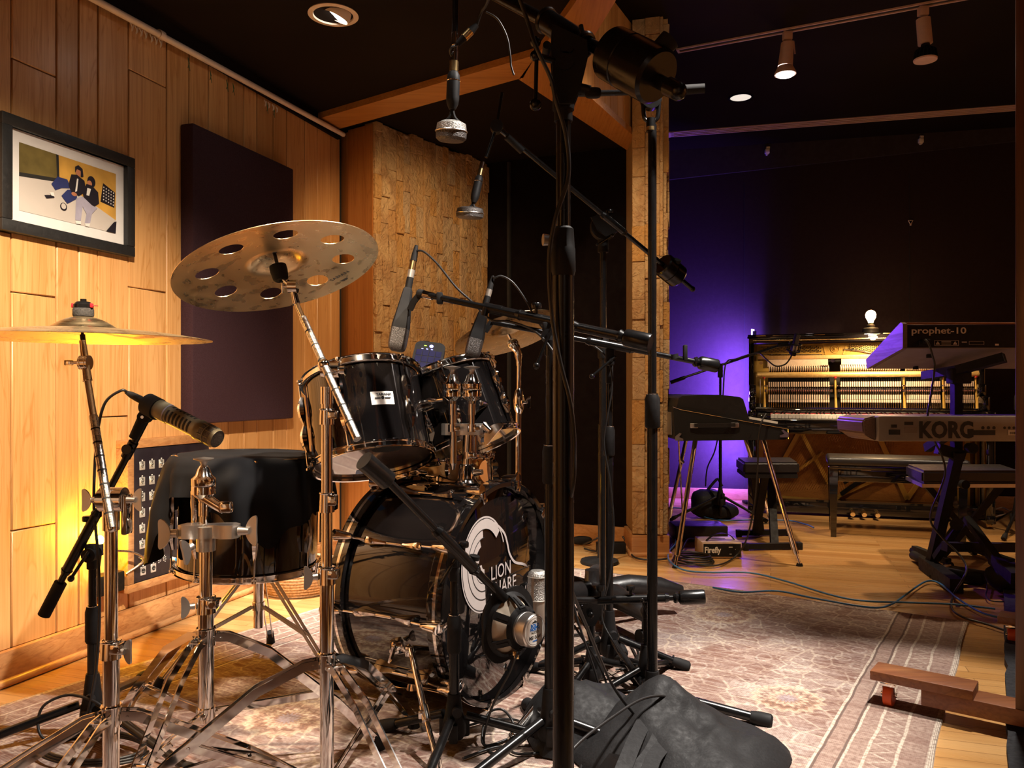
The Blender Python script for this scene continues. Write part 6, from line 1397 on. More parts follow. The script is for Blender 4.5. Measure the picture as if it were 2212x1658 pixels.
for u in (.05, .45, .9, 1.4): qb(m, u, u+.07, -.02, .0, 1.292, 1.298)
obj('lid_hinge', m, MT['brass'], lid)
m = MB(); qb(m, .03, 1.5, .24, .30, .05, 1.25); obj('back_frame', m, MT['darkslot'], pn)
m = MB(); qb(m, .03, 1.5, .20, .235, .06, .62); obj('soundboard', m, MT['sound'], pn)
# iron plate
m = MB(); qb(m, .035, 1.495, .17, .20, 1.15, 1.245, .003); qb(m, .035, .14, .14, .20, .80, 1.16, .004); qb(m, 1.43, 1.495, .14, .20, .80, 1.16, .004)
pl_ = obj('iron_plate', m, MT['goldplate'], pn)
m = MB(); m.torus(Q(.60, .167, 1.20), PB, .028, .0035, 32, 6); m.torus(Q(.60, .167, 1.20), PB, .018, .002, 32, 6); m.sph(Q(.60, .167, 1.20), .010, 12)
for a_, b_ in (((.52, 1.235), (.535, 1.16)), ((.68, 1.235), (.655, 1.16)), ((1.04, 1.24), (1.045, 1.16)), ((.06, 1.235), (.52, 1.235)), ((.06, 1.165), (.53, 1.165)), ((.06, 1.165), (.06, 1.235)), ((.68, 1.24), (.85, 1.235)), ((.85, 1.235), (1.0, 1.21)), ((1.06, 1.20), (1.2, 1.235)), ((1.2, 1.235), (1.45, 1.235))): m.bar([Q(a_[0], .168, a_[1]), Q(b_[0], .168, b_[1])], .006, .006, up=PB)
obj('plate_ribs', m, MT['goldplate'], pl_)
m = MB(); random.seed(3)
for i in range(30):
    for j in range(2): m.cyl(Q(.09+i*.0142, .172, 1.218-.022*j-(i % 3)*.006), Q(.09+i*.0142, .145, 1.220-.022*j-(i % 3)*.006), .0036, n=6)
for i in range(44):
    for j in range(4 if i < 38 else 3): m.cyl(Q(.70+i*.0135, .172, 1.232-.014*j-i*.0009-(i % 2)*.004), Q(.70+i*.0135, .148, 1.234-.014*j-i*.0009-(i % 2)*.004), .0034, n=6)
o_p = obj('tuning_pins', m, MT['blackmatte'], pl_); o_p['kind'] = 'stuff'
m = MB(); m.tube(spl([Q(.66, .16, 1.195), Q(.75, .155, 1.187), Q(.85, .155, 1.165), Q(.88, .155, 1.158)], 5), .006, 8); m.cyl(Q(.08, .15, 1.166), Q(.51, .15, 1.158), .004, n=8); obj('pressure_bar', m, MT['steel'], pl_)
m = MB(); qb(m, .06, 1.47, .12, .15, 1.128, 1.155, .003); obj('support_rail', m, MT['actwood'], pn)
m = MB(); m.bar([Q(.13, .13, 1.10), Q(.55, .13, 1.105)], .006, .055, up=V((0, 0, 1))); m.bar([Q(.64, .13, 1.11), Q(1.45, .13, 1.10)], .006, .05, up=V((0, 0, 1))); obj('muting_felt', m, MT['hammer'], pn)
secs = [(.135, .555), (.625, 1.02), (1.05, 1.265), (1.29, 1.47)]
nk = [27, 27, 18, 16]
hp = None
for (u0, u1), n in zip(secs, nk):
    for i in range(n):
        u = u0+(u1-u0)*(i+.5)/n; w = (u1-u0)/n*.62; q = Q(u, .07, 1.045)
        if hp is None:
            m = MB(); m.box(q+V((0, 0, .016)), (w, .05, .024), mat=PR @ M.Rotation(R(25), 4, 'X'), bev=.002, seg=1); m.mi = 1; m.box(q+V((0, 0, -.010)), (w*.8, .02, .028), mat=PR, seg=1); hp = obj('hammer', m, [MT['hammer'], MT['actwood']], pn, loc=q); 
        else:
            c = hp.copy(); COL.objects.link(c); c.parent = pn; c.location = q-wl(pn)
m = MB(); m.cyl(Q(.06, .02, 1.010), Q(1.50, .02, 1.010), .020, n=24); qb(m, .05, 1.5, .02, .04, .995, 1.02); obj('hammer_rest_rail', m, MT['rail'], pn)
m = MB()
for u in (.105, .59, 1.035, 1.28, 1.48): m.tube([Q(u, .03, 1.0), Q(u+.003, .02, .86), Q(u+.004, .0, .765)], [.008, .0075, .011], 12)
obj('action_bracket', m, MT['goldplate'], pn)
m = MB()
for u in (.105, .59, 1.48): m.cyl(Q(u, .012, .985), Q(u, .012, .992), .010, n=10)
obj('red_felt', m, MT['red'], pn)
m = MB()
for u in (.12, .565, .615, 1.035, 1.28): m.cyl(Q(u, .0, .925), Q(u, .0, .935), .012, n=12); m.cyl(Q(u, 0, .885), Q(u, 0, .905), .010, n=12)
m.cyl(Q(.575, .05, 1.11), Q(.575, .02, 1.11), .014, n=14); m.cyl(Q(.085, .10, 1.10), Q(.085, .07, 1.10), .012, n=14); m.cyl(Q(.08, .02, .98), Q(.08, .02, .76), .0035, n=8); obj('action_bolts', m, CH, pn)
# action parts, one mesh per section
for (u0, u1), n in zip(secs, nk):
    m = MB(); st = (u1-u0)/n
    for i in range(n):
        u = u0+st*(i+.5); m.mi = 0
        m.val = random.random(); m.box(Q(u, .03, .942), (st*.6, .02, .036), mat=PR)
        m.mi = 1; m.box(Q(u, .035, .975), (st*.4, .01, .03), mat=PR); m.mi = 3; m.box(Q(u+.001, .02, .906), (st*.7, .016, .009), mat=PR)
        m.mi = 2; m.box(Q(u, .018, .895), (st*.42, .012, .008), mat=PR)
        m.mi = 0; m.box(Q(u, .025, .851), (st*.55, .02, .032), mat=PR); m.box(Q(u, .018, .822), (st*.66, .022, .020), mat=PR)
        m.mi = 4; m.cyl(Q(u, .02, .812), Q(u, .012, .76), .0016, n=6); m.cyl(Q(u+st*.3, .03, .925), Q(u+st*.1, .03, .86), .0013, n=5)
    m.mi = 1; qb(m, u0, u1, .045, .06, .76, .99); obj('action_section', m, [MT['hammer'], MT['darkslot'], MT['pinkfelt'], MT['steel'], MT['brass']], pn)
# keybed, keys, cheeks
m = MB(); qb(m, 0, 1.53, -.30, .02, .625, .70, .006); qb(m, 0, 1.53, -.315, -.285, .60, .698, .01); obj('keybed', m, GL, pn)
m = MB(); qb(m, .05, 1.48, -.10, -.04, .735, .765, .006); qb(m, .05, 1.48, -.04, .0, .70, .775); obj('fallboard', m, GL, pn)
for nm, u0, u1 in (('cheek', 0., .055), ('cheek', 1.475, 1.53)):
    m = MB(); qb(m, u0, u1, -.29, 0, .70, .76, .012); qb(m, u0+.003, u1-.003, -.16, 0, .76, .86, .014); qb(m, u0+.003, u1-.003, -.06, 0, .86, .94, .01); obj(nm, m, GL, pn)
m = MB(); qb(m, .06, .15, -.27, -.10, .70, .725, .004); qb(m, 1.38, 1.47, -.27, -.10, .70, .725, .004); obj('key_block', m, GL, pn)
m = MB(); qb(m, .15, 1.38, -.115, -.105, .70, .735); obj('key_felt', m, MT['red'], pn)
kp = None; kw = 1.227/52; bkp = None; pat_ = [1, 0, 1, 1, 0, 1, 1]   # starts at A
for i in range(52):
    q = Q(.152+kw*(i+.5), -.19, .717)
    if kp is None: m = MB(); m.box(q, (kw-.0012, .15, .030), mat=PR, bev=.0012, seg=1); kp = obj('white_key', m, MT['ivory'], pn, loc=q)
    else: c = kp.copy(); COL.objects.link(c); c.parent = pn; c.location = q-wl(pn)
names = 'ABCDEFG'
for i in range(51):
    if names[i % 7] in 'ACDFG':
        q = Q(.152+kw*(i+1), -.155, .732)
        if bkp is None: m = MB(); m.box(q, (.010, .09, .016), mat=PR, bev=.0025); bkp = obj('black_key', m, GL, pn, loc=q)
        else: c = bkp.copy(); COL.objects.link(c); c.parent = pn; c.location = q-wl(pn)
# lower plate, bars, strings
m = MB()
for a_, b_, w in (((.36, .60), (.10, .10), .03), ((.36, .60), (.62, .10), .028), ((.88, .60), (1.08, .12), .034), ((1.08, .12), (1.25, .40), .03), ((.10, .10), (.62, .08), .03), ((.62, .12), (1.08, .36), .022), ((.08, .6), (.08, .08), .035), ((1.46, .6), (1.46, .08), .035), ((.06, .59), (1.48, .59), .03), ((.62, .08), (1.46, .08), .04), ((.20, .26), (.34, .30), .02), ((.34, .30), (.52, .44), .02), ((.2, .26), (.1, .2), .02)): m.bar([Q(a_[0], .185, a_[1]), Q(b_[0], .185, b_[1])], w, .02, up=PB)
obj('lower_plate', m, MT['goldplate'], pn)
m = MB()
for i in range(26): m.cyl(Q(.40+i*.016, .17, .60), Q(.12+i*.018, .17, .13+i*.002), .0011, n=4)
for i in range(30): m.cyl(Q(.60+i*.013, .178, .12+i*.008), Q(.42+i*.02, .178, .60), .0009, n=4)
o_s = obj('strings', m, MT['brass'], pn); o_s['kind'] = 'stuff'
m = MB(); m.bar([Q(.64, .165, .14), Q(.94, .165, .38)], .03, .02, up=PB); m.bar([Q(.66, .165, .22), Q(.86, .165, .37)], .02, .02, up=PB); obj('bridge', m, MT['blackmatte'], pn)
m = MB(); qb(m, 0, 1.53, -.02, .28, .02, .10, .004); qb(m, .0, 1.53, -.015, .0, .10, .115); obj('bottom_board', m, GL, pn)
for u0 in (.0, 1.475):
    m = MB(); qb(m, u0, u0+.055, -.27, -.21, .05, .62, .006); qb(m, u0, u0+.055, -.28, .28, .035, .085, .006); obj('leg', m, GL, pn); m = MB(); c_ = Q(u0+.027, -.22, .02); m.cyl(c_-PA*.012, c_+PA*.012, .02, n=16); obj('caster', m, MT['brass'], pn)
for px in (1842, 1867, 1896):
    kx = (px-1106)/FPX; t_ = ((PO-PB*.12).x-kx*(PO-PB*.12).y)/(kx*PA.y-PA.x); m = MB(); m.tube([Q(t_, -.02, .058), Q(t_, -.07, .055), Q(t_, -.11, .045), Q(t_, -.13, .038)], [.009, .012, .020, .016], 12); obj('pedal', m, MT['brass'], pn)
# bulb lamp
q = Q(.86, .20, 1.312)
kx = (1881-1106)/FPX; t_ = ((PO+PB*.2).x-kx*(PO+PB*.2).y)/(kx*PA.y-PA.x); q = Q(t_, .20, 1.312)
t = thing('bulb_lamp', 'small dark lamp with a glowing bare bulb on top of the piano', 'lamp', q)
m = MB(); m.lathe([(0, 0), (.055, 0), (.055, .032), (.048, .038), (.028, .040), (.028, .058), (.024, .062), (.018, .062), (.018, .075), (0, .075)], q, n=32); obj('base', m, MT['blackmatte'], t)
m = MB(); m.lathe([(.016, .074), (.02, .09), (.034, .115), (.036, .135), (.028, .155), (.012, .166), (0, .168)], q, n=28); obj('bulb', m, MT['bulb'], t)
BULB = q
# light tube
q = V((1.925, 6.33, 0)); t = thing('light_tube', 'purple glowing upright light tube behind the left end of the piano', 'light tube', q)
m = MB(); m.box(q+V((0, 0, .69)), (.03, .02, 1.36), bev=.003); m.box(q+V((0, 0, .01)), (.16, .12, .02), bev=.003); obj('housing', m, MT['blackmatte'], t)
m = MB(); m.cyl(q+V((-.006, .012, .06)), q+V((-.006, .012, 1.385)), .010, n=14); m.cyl(q+V((-.018, -.003, 1.30)), q+V((-.018, -.003, 1.385)), .006, n=10); obj('tube', m, MT['tube'], t)
# mic at the piano
x, y = P(1556, 0, 5.50).x, 5.50
t = mstand('thin black boom stand by the purple wall reaching into the piano', x, y, P(0, 815, 5.5).z, [(x+.28, y-.14), (x-.36, y-.06), (x+.05, y+.30)], clutch=.75, r=.0105, hz=.16, bellh=.07)
a_, b_ = P(1700, 740, 5.45), P(1452, 824, 5.6); m = MB(); m.cyl(a_, b_, .0085, n=12); m.cyl(P(1480, 815, 5.58), P(1448, 826, 5.6), .014, n=14); obj('boom_arm', m, BK, t); m = MB(); m.cyl(P(1556, 815, 5.5), P(1556, 785, 5.5), .018, n=14); m.cyl(P(1680, 745, 5.45), P(1710, 742, 5.44), .016, n=12); obj('swivel', m, MT['blackmatte'], t)
c = P(1716, 748, 5.38); t = thing('condenser_microphone', 'grey square-headed condenser microphone on a shock mount over the piano', 'microphone', c)
dz = (P(1721, 725, 5.36)-P(1711, 762, 5.40)).normalized(); Rm2 = frame(dz, V((0, 1, 0))).to_4x4()
m = MB(); m.box(c+dz*.050, (.030, .052, .078), mat=Rm2, bev=.008); obj('grille', m, MT['grilledark'], t); m = MB(); m.box(c-dz*.008, (.034, .054, .045), mat=Rm2, bev=.006); obj('body', m, MT['satin'], t)
m = MB()
for s in (-.03, .02): m.torus(c+dz*s, dz, .042, .005, 24, 6)
m.box(c-dz*.045, (.03, .07, .03), mat=Rm2, bev=.005)
for k in range(6): a = 2*pi*k/6; v = frame(dz) @ V((cos(a), sin(a), 0)); m.cyl(c-dz*.03+v*.042, c+dz*.02+v*.042, .003, n=6)
obj('shock_mount', m, MT['blackmatte'], t)
cableobj('microphone_cable', 'black cable drooping in front of the piano from its microphone', [c-dz*.05, P(1706, 775, 5.42), P(1695, 787, 5.44), P(1675, 790, 5.45), P(1655, 775, 5.46), P(1640, 762, 5.47), P(1620, 765, 5.48), P(1590, 775, 5.5), P(1568, 785, 5.48), P(1562, 850, 5.47), P(1558, 900, 5.47), P(1545, 970, 5.47), P(1528, 1010, 5.48), P(1524, 1050, 5.48)], .005)
# sandbag by that stand
q = F(1535, 1117); t = thing('sandbag', 'black nylon sandbag hanging on the thin stand by the purple wall', 'sandbag', q)
m = MB(); m.blob(q+V((-.02, .0, .10)), (.24, .16, .20), .2, .7, .02, 4, 32); m.blob(q+V((.03, -.03, .055)), (.30, .18, .11), -.3, .8, .02, 5, 32); obj('bag', m, MT['bag'], t, ang=75)
m = MB(); m.tube(spl([q+V((-.13, 0, .15)), q+V((-.06, 0, .15)), q+V((0, 0, .22)), q+V((.05, 0, .27)), q+V((.08, 0, .22))], 5), .010, 8); obj('strap', m, MT['bag'], t)
# ---- electric stage piano (suitcase body on chrome legs)
y0, y1 = 4.15, 5.25
t = thing('electric_piano', 'black electric stage piano seen end-on, with chrome splayed legs', 'electric piano', V((1.1, 4.7, 0)))
def E(px, py, y=y0):
    return P(px, py, y)
prof = [E(1454, 884), E(1457, 878), E(1701, 923), E(1702, 946), E(1696, 949), E(1470, 952), E(1458, 946)]
def extr(m, pts, dy):
    c = [(p.x, p.z) for p in pts]; m.prism(c, M.Translation((0, pts[0].y+dy, 0)) @ M.Rotation(pi/2, 4, 'X'), dy)
m = MB(); extr(m, prof, y1-y0); obj('case', m, MT['tolex'], t)
lidp = [E(1463, 882), E(1468, 860), E(1475, 855), E(1520, 852), E(1560, 852.5), E(1600, 857), E(1608, 862), E(1622, 908)]
lidp = [V((p.x, y0+.02, p.z)) for p in lidp]
m = MB(); extr(m, lidp, y1-y0-.04); obj('harp_lid', m, MT['vinyl'], t)
m = MB(); m.tube([E(1453, 878)-V((0, .002, 0)), E(1470, 884)-V((0, .002, 0)), E(1702, 926)-V((0, .002, 0)), E(1703, 948)-V((0, .002, 0))], .0022, 6); obj('edge_trim', m, CH, t)
m = MB(); m.box(E(1456, 915)+V((-.004, .55, 0)), (.006, 1.0, .12)); obj('name_rail', m, MT['satin'], t)
for px, py, sx in ((1466, 942, 1), (1693, 935, -1)):
    m = MB(); q = E(px, py)+V((0, -.003, 0)); m.prism([(-.02*sx, -.022), (.022*sx, -.022), (.022*sx, -.012), (.0, -.004), (.014*sx, .014), (.004*sx, .018), (-.018*sx, .0)][::sx], M.Translation(q) @ M.Rotation(pi/2, 4, 'X'), .005); obj('corner_guard', m, MT['satin'], t)
m = MB(); ha, hb = E(1498, 918)+V((0, -.018, 0)), E(1586, 917)+V((0, -.018, 0)); m.bar([ha, hb], .020, .008, up=V((0, 1, 0)));hd_ = obj('handle', m, MT['vinyl'], t)
m = MB()
for q in (ha, hb): m.box(q+V((0, .008, -.002)), (.042, .014, .026), bev=.004)
obj('handle_end', m, MT['satin'], hd_)
m = MB()
for i in range(50): m.box(V((E(1655, 0).x, y0+.05+i*.0215, E(0, 908).z)), (.15, .0200, .012), mat=M.Rotation(R(10), 4, 'Y'))
o_k = obj('keyboard', m, MT['ivory'], t)
for a_, b_, c_ in ((E(1502, 950, 4.25), F(1459, 1226), 0), (E(1648, 948, 4.25), F(1727, 1222), 1), (E(1482, 950, 5.1), F(1442, 1131), 0), (E(1610, 948, 5.1), F(1668, 1130), 1)):
    d = (b_-a_); m = MB(); m.cyl(a_, a_+d*.86, .0125, n=18); m.cyl(a_+d*.80, a_+d*.91, .0155, n=18); m.cyl(a_+d*.9, b_+V((0, 0, .012)), .0085, n=14); lg = obj('leg', m, CH, t); m = MB(); m.cyl(b_+V((0, 0, .0)), b_+V((0, 0, .014)), .017, .014, 16); obj('rubber_foot', m, MT['rubber'], lg)
m = MB(); a_ = E(1466, 952, 4.4); m.cyl(a_, P(1474, 1100, 4.6), .0045, n=8); m.cyl(P(1468, 992, 4.6), P(1476, 1000, 4.6), .012, n=10); obj('brace_rod', m, CH, t)
cableobj('floor_cable', 'dark cable hanging off the electric piano front and curling on the floor', [E(1655, 893, 4.12)+V((0, 0, .0)), E(1645, 912, 4.1), E(1638, 950, 4.1), P(1637, 1000, 4.15), P(1632, 1070, 4.18), P(1622, 1130, 4.2), P(1608, 1175, 4.2), FZ(1585, 1210), FZ(1550, 1226), FZ(1500, 1224), FZ(1462, 1212)], .0045)
# stool behind the electric piano
def x_stool(label, sx0, sx1, yb, zt, feet, group, th=.075, dep=.30, skew=.0):
    cx, w = (sx0+sx1)/2, sx1-sx0; t = thing('keyboard_bench', label, 'bench', (cx, yb, 0), group)
    m = MB(); m.box((cx, yb+dep/2, zt-th/2), (w, dep, th), bev=.014); obj('seat', m, MT['vinyl'], t); m = MB(); m.box((cx, yb+dep/2, zt-th-.012), (w*.86, dep*.8, .022)); obj('seat_board', m, MT['blackmatte'], t)
    for k, yy in enumerate((yb+.07, yb+dep-.07)):
        s = 1 if k else -1; m = MB(); m.bar([(cx+s*w*.22, yy, zt-th-.02), (cx-s*w*.22, yy, .03)], .035, .018, up=V((0, 1, 0))); obj('leg', m, MT['blackmatte'], t)
    for s in (-1, 1): pass
    return t
bx0, bx1 = P(1606, 0, 4.62).x, P(1727, 0, 4.62).x
t = thing('keyboard_bench', 'small black padded bench on an X-frame behind the electric piano', 'bench', ((bx0+bx1)/2, 4.8, 0))
seat = [(P(1606, 0, 4.62).x, 4.62), (P(1727, 0, 4.62).x, 4.62), (P(1710, 0, 4.98).x, 4.98), (P(1590, 0, 4.98).x, 4.98)]
zs = P(0, 998, 4.62).z
m = MB(); m.prism(seat, M.Translation((0, 0, zs-.07)), .07); bmesh.ops.bevel(m.bm, geom=m.bm.edges[:], offset=.012, segments=3, affect='EDGES'); obj('seat', m, MT['vinyl'], t)
m = MB(); m.prism([(x_*.94+.06*((bx0+bx1)/2), y_) for x_, y_ in seat], M.Translation((0, 0, zs-.092)), .022); obj('seat_board', m, MT['blackmatte'], t)
fA, fB = F(1610, 1188), F(1726, 1186); fC, fD = F(1596, 1158), F(1704, 1156)
m = MB(); m.bar([V((1.395+.05, 4.75, zs-.09)), V((P(1640, 0, 4.9).x, 4.88, .03))], .045, .02, up=V((0, 1, 0))); obj('leg', m, MT['blackmatte'], t)
m = MB(); m.bar([P(1665, 1030, 4.85), P(1673, 1180, 4.55)], .045, .02, up=V((0, 1, 0))); obj('leg', m, MT['blackmatte'], t)
m = MB(); m.bar([P(1652, 1030, 4.75), P(1632, 1155, 4.88)], .045, .02, up=V((0, 1, 0))); obj('leg', m, MT['blackmatte'], t)
for a_, b_ in ((fA, fB), (fC, fD)): m = MB(); m.bar([a_+V((0, 0, .022)), b_+V((0, 0, .022))], .032, .032); m.box(a_+V((0, 0, .02)), (.03, .042, .042), bev=.004); m.box(b_+V((0, 0, .02)), (.03, .042, .042), bev=.004); obj('foot_bar', m, MT['blackmatte'], t)
# DI box
q = F(1565, 1207); t = thing('direct_box', 'tan-topped box with large white lettering on the floor under the electric piano', 'electronics box', q)
w_ = .21; zt_ = .082; m = MB(); m.box(q+V((-.01, .10, zt_/2+.004)), (w_, .18, zt_), rz=0, bev=.003); obj('case', m, MT['firefly'], t)
m = MB(); m.box(q+V((-.01, .009, zt_/2+.004)), (w_-.012, .004, zt_-.014)); obj('front_plate', m, MT['blackmatte'], t)
text('lettering', 'Firefly', .044, mtx(q+V((-.105, .006, .032)), (1, 0, 0), (0, 0, 1)), MT['paper'], t, bold=.0012, sx=.8)
m = MB(); m.box(q+V((.035, .0065, .062)), (.02, .001, .003)); m.box(q+V((.035, .0065, .025)), (.012, .001, .002)); m.box(q+V((.06, .0065, .05)), (.003, .001, .003)); obj('front_marks', m, MT['paper'], t)
m = MB(); m.bar(spl([q+V((-.085, .05, zt_+.006)), q+V((-.05, .06, zt_+.03)), q+V((0, .07, zt_+.042)), q+V((.05, .08, zt_+.03)), q+V((.075, .09, zt_+.006))], 5), .014, .004); obj('carry_handle', m, MT['vinyl'], t)
m = MB()
for k in range(10): m.box(q+V((-.04+.008*k, .12, zt_+.0045)), (.004, .03, .001))
obj('top_slots', m, MT['darkslot'], t)
q = F(1520, 1172); m = MB(); m.box(q+V((-.005, .12, .05)), (.31, .2, .09), bev=.008); tag(obj('amplifier_unit', m, MT['vinyl']), 'long low black unit on the floor behind the tan lettered box', 'electronics box')
m = MB(); base = F(1497, 1215)
for k in range(4): m.torus(base+V((0, 0, .010+.011*k)), (.02*k, .03, 1), .105-.006*k, .0048, 40, 6)
tag(obj('coiled_cable', m, MT['cable']), 'coil of black cable lying beside the electric piano front foot', 'cable')
cableobj('connector_cable', 'black plug lead running into the left side of the tan lettered box', [F(1512, 1190)+V((0, .08, .05)), F(1490, 1188)+V((0, .05, .05)), FZ(1470, 1195), FZ(1455, 1180), FZ(1447, 1190)], .005)
cableobj('blue_cable', 'long blue cable curving from the electric piano across the floor to the right', [FZ(1443, 1130), FZ(1450, 1150), FZ(1460, 1175), FZ(1446, 1195), FZ(1445, 1215), FZ(1475, 1236), FZ(1530, 1242), FZ(1620, 1243), FZ(1700, 1262), FZ(1790, 1290), FZ(1860, 1304), FZ(1960, 1308), FZ(2060, 1312), FZ(2150, 1322)], .0042, 'bluecable')
cableobj('blue_cable', 'blue cable lying on the rug edge then arching over the bare floor', [FZ(1540, 1278, .012), FZ(1600, 1288, .012), FZ(1680, 1286, .012), FZ(1760, 1302, .012), FZ(1880, 1322, .012), FZ(1925, 1312), FZ(1960, 1288), FZ(2000, 1262), FZ(2030, 1266), FZ(2070, 1300), FZ(2120, 1330), FZ(2165, 1342)], .0042, 'bluecable')
cableobj('blue_cable', 'short blue cable lying between bench and piano, ending in a dark clip', [FZ(1440, 1100), FZ(1480, 1103), FZ(1520, 1120), FZ(1560, 1128), FZ(1620, 1127), FZ(1700, 1128), FZ(1742, 1137), FZ(1758, 1144)], .0045, 'bluecable')
# ---- piano bench
def lacquer_bench():
    t = thing('piano_bench', 'wide black lacquered bench with padded top in front of the piano', 'bench', F(1935, 1166))
    a, b = P(1790, 0, 4.86), P(2093, 0, 4.60); a.z = b.z = 0; d = (b-a).normalized(); n = V((-d.y, d.x, 0)); L = (b-a).length; Rb = M((d, n, V((0, 0, 1)))).transposed().to_4x4()
    def B_(u, v, z): return a+d*u+n*v+V((0, 0, z))
    zt = .485; m = MB(); m.box(B_(L/2, .17, zt-.02), (L+.02, .36, .05), mat=Rb, bev=.018, seg=3); obj('seat', m, MT['vinyl'], t); m = MB(); m.box(B_(L/2, .17, zt-.055), (L, .34, .03), mat=Rb, bev=.008); m.box(B_(L/2, .17, zt-.105), (L-.04, .30, .075), mat=Rb, bev=.004); obj('apron', m, GL, t)
    for u in (.028, L-.028):
        for v in (.03, .31): m = MB(); m.sweep([B_(u, v, zt-.06), B_(u, v, zt-.16), B_(u, v, .0)], [(-.025, -.025), (.025, -.025), (.025, .025), (-.025, .025)], up=n, sc=[1, .95, .62]); obj('leg', m, GL, t)
    m = MB(); q = B_(.21, -.001, zt-.068); m.box(q, (.055, .003, .004), mat=Rb); obj('maker_plate', m, MT['brass'], t)
lacquer_bench()
# ---- two-tier keyboard stand
t = thing('keyboard_stand', 'two-tier black Z-shaped keyboard stand carrying both synthesizers', 'keyboard stand', F(2020, 1235))
xs = P(2066, 0, 3.72).x; ys = 3.72
m = MB(); m.box((xs, ys, (P(0, 795, ys).z+P(0, 995, ys).z)/2), (.038, .038, P(0, 795, ys).z-P(0, 995, ys).z)); obj('column', m, MT['blackmatte'], t)
def stand_side(x, tag_):
    m = MB(); m.bar([(x-.015, 3.68, P(0, 975, 3.68).z), (2.055, 3.90, .05)], .045, .04, up=V((0, 1, 0))); obj('leg', m, MT['blackmatte'], t)
    m = MB(); m.bar([(1.955, 3.50, .034), (2.062, 3.98, .034)], .055, .062); obj('foot', m, MT['blackmatte'], t)
    m = MB(); m.cyl((2.058, 3.97, .045), (2.11, 4.18, .03), .020, .024, 14); obj('foot_roller', m, MT['rubber'], t)
    m = MB(); m.bar([(x-.10, 3.70, P(0, 968, 3.7).z), (x+.02, 3.70, P(0, 985, 3.7).z)], .05, .04, up=V((0, 1, 0))); m.bar([(x, 3.70, P(0, 925, 3.6).z), (x, 3.98, P(0, 980, 3.6).z)], .035, .04); obj('lower_arm', m, MT['blackmatte'], t)
    m = MB(); m.cyl((x+.028, 3.67, P(0, 967, 3.67).z), (x+.028, 3.63, P(0, 967, 3.67).z), .024, n=10); obj('arm_knob', m, MT['rubber'], t)
    m = MB(); m.bar([(x-.01, 3.98, P(0, 800, 3.8).z-.02), (x-.01, 3.68, P(0, 800, 3.8).z+.0), (x+.12, 3.55, P(0, 775, 3.72).z)], .045, .04, up=V((0, 0, 1))); m.box((x, 3.70, P(0, 812, 3.7).z), (.09, .06, .07), bev=.006); obj('upper_arm', m, MT['blackmatte'], t)
stand_side(xs, 'near')
m = MB(); m.bar([P(2040, 1180, 3.68), P(2212, 1182, 3.75), P(2400, 1182, 3.8)], .04, .04); obj('cross_bar', m, MT['blackmatte'], t)
m = MB(); m.bar([P(2022, 1205, 3.84), P(2072, 1130, 3.72)], .032, .03, up=V((0, 1, 0))); m.cyl(P(2066, 1132, 3.68), P(2066, 1132, 3.64), .028, n=12); obj('strut', m, MT['blackmatte'], t)
m = MB(); m.bar([P(2088, 1118, 3.75), P(2175, 1235, 3.5)], .032, .03, up=V((0, 1, 0))); m.bar([P(2145, 1205, 3.60), P(2195, 1250, 3.35)], .04, .05); m.cyl(P(2138, 1198, 3.66), P(2150, 1208, 3.6), .022, n=12); obj('far_foot', m, MT['blackmatte'], t)
# upper synth
Ysb = 3.55; t = thing('synthesizer', 'upper wood-ended synthesizer with white lettering on its black back', 'synthesizer', P(2200, 750, Ysb))
pB, pD = P(1952, 699, Ysb), P(1952, 752, Ysb)          # back top, back bottom
pE = P(1905, 796, Ysb+.36); pE.x = pB.x; pF = P(1903, 776, Ysb+.37); pF.x = pB.x
prf = [pB+V((0, .02, .008)), pB, pD, pE, pF]
SL = .97
def cheek(x0, w): m = MB(); c = [(p.y, p.z) for p in prf]; m.prism([(a, b) for a, b in c], M.Translation((x0, 0, 0)) @ M(((0, 0, 1, 0), (1, 0, 0, 0), (0, 1, 0, 0), (0, 0, 0, 1))), w); return m
m = cheek(pB.x-.004, .020); obj('wooden_cheek', m, MT['synthwood'], t); m = cheek(pB.x+SL-.02, .02); obj('wooden_cheek', m, MT['synthwood'], t)
def shrink(p, dz): return p+V((0, 0, dz))
m = MB(); Mx_ = M(((0, 0, 1, 0), (1, 0, 0, 0), (0, 1, 0, 0), (0, 0, 0, 1))); c = [(pB.y+.02, pB.z-.004), (pB.y+.003, pB.z-.006), (pD.y+.003, pD.z+.004), (pE.y-.01, pE.z+.004), (pF.y-.01, pF.z-.002)]; m.prism(c, M.Translation((pB.x+.016, 0, 0)) @ Mx_, SL-.036); obj('body', m, MT['blackmatte'], t)
m = MB(); c = [(pD.y+.006, pD.z-.0005), (pD.y+.006, pD.z+.004), (pE.y-.012, pE.z+.0035), (pE.y-.012, pE.z-.0005)]; m.prism(c, M.Translation((pB.x+.018, 0, 0)) @ Mx_, SL-.04); obj('bottom_plate', m, MT['underside'], t)
m = MB(); m.box((pB.x+SL/2, pB.y+.012, pB.z+.002), (SL-.03, .03, .008), bev=.002); obj('top_trim', m, MT['gobo'], t)
text('back_lettering', 'prophet-10', .0395, mtx(P(1968, 720, Ysb)+V((0, -.001, 0)), (1, 0, 0), (0, 0, 1)), MT['decal'], t, bold=.0006, sx=1.36)
m = MB()
def oframe(m, a, b, w=.0012):
    for p0_, p1_ in (((a[0], a[1]), (b[0], a[1])), ((b[0], a[1]), (b[0], b[1])), ((b[0], b[1]), (a[0], b[1])), ((a[0], b[1]), (a[0], a[1]))): m.bar([P(*p0_, Ysb)+V((0, .0015, 0)), P(*p1_, Ysb)+V((0, .0015, 0))], w, .001, up=V((0, 1, 0)))
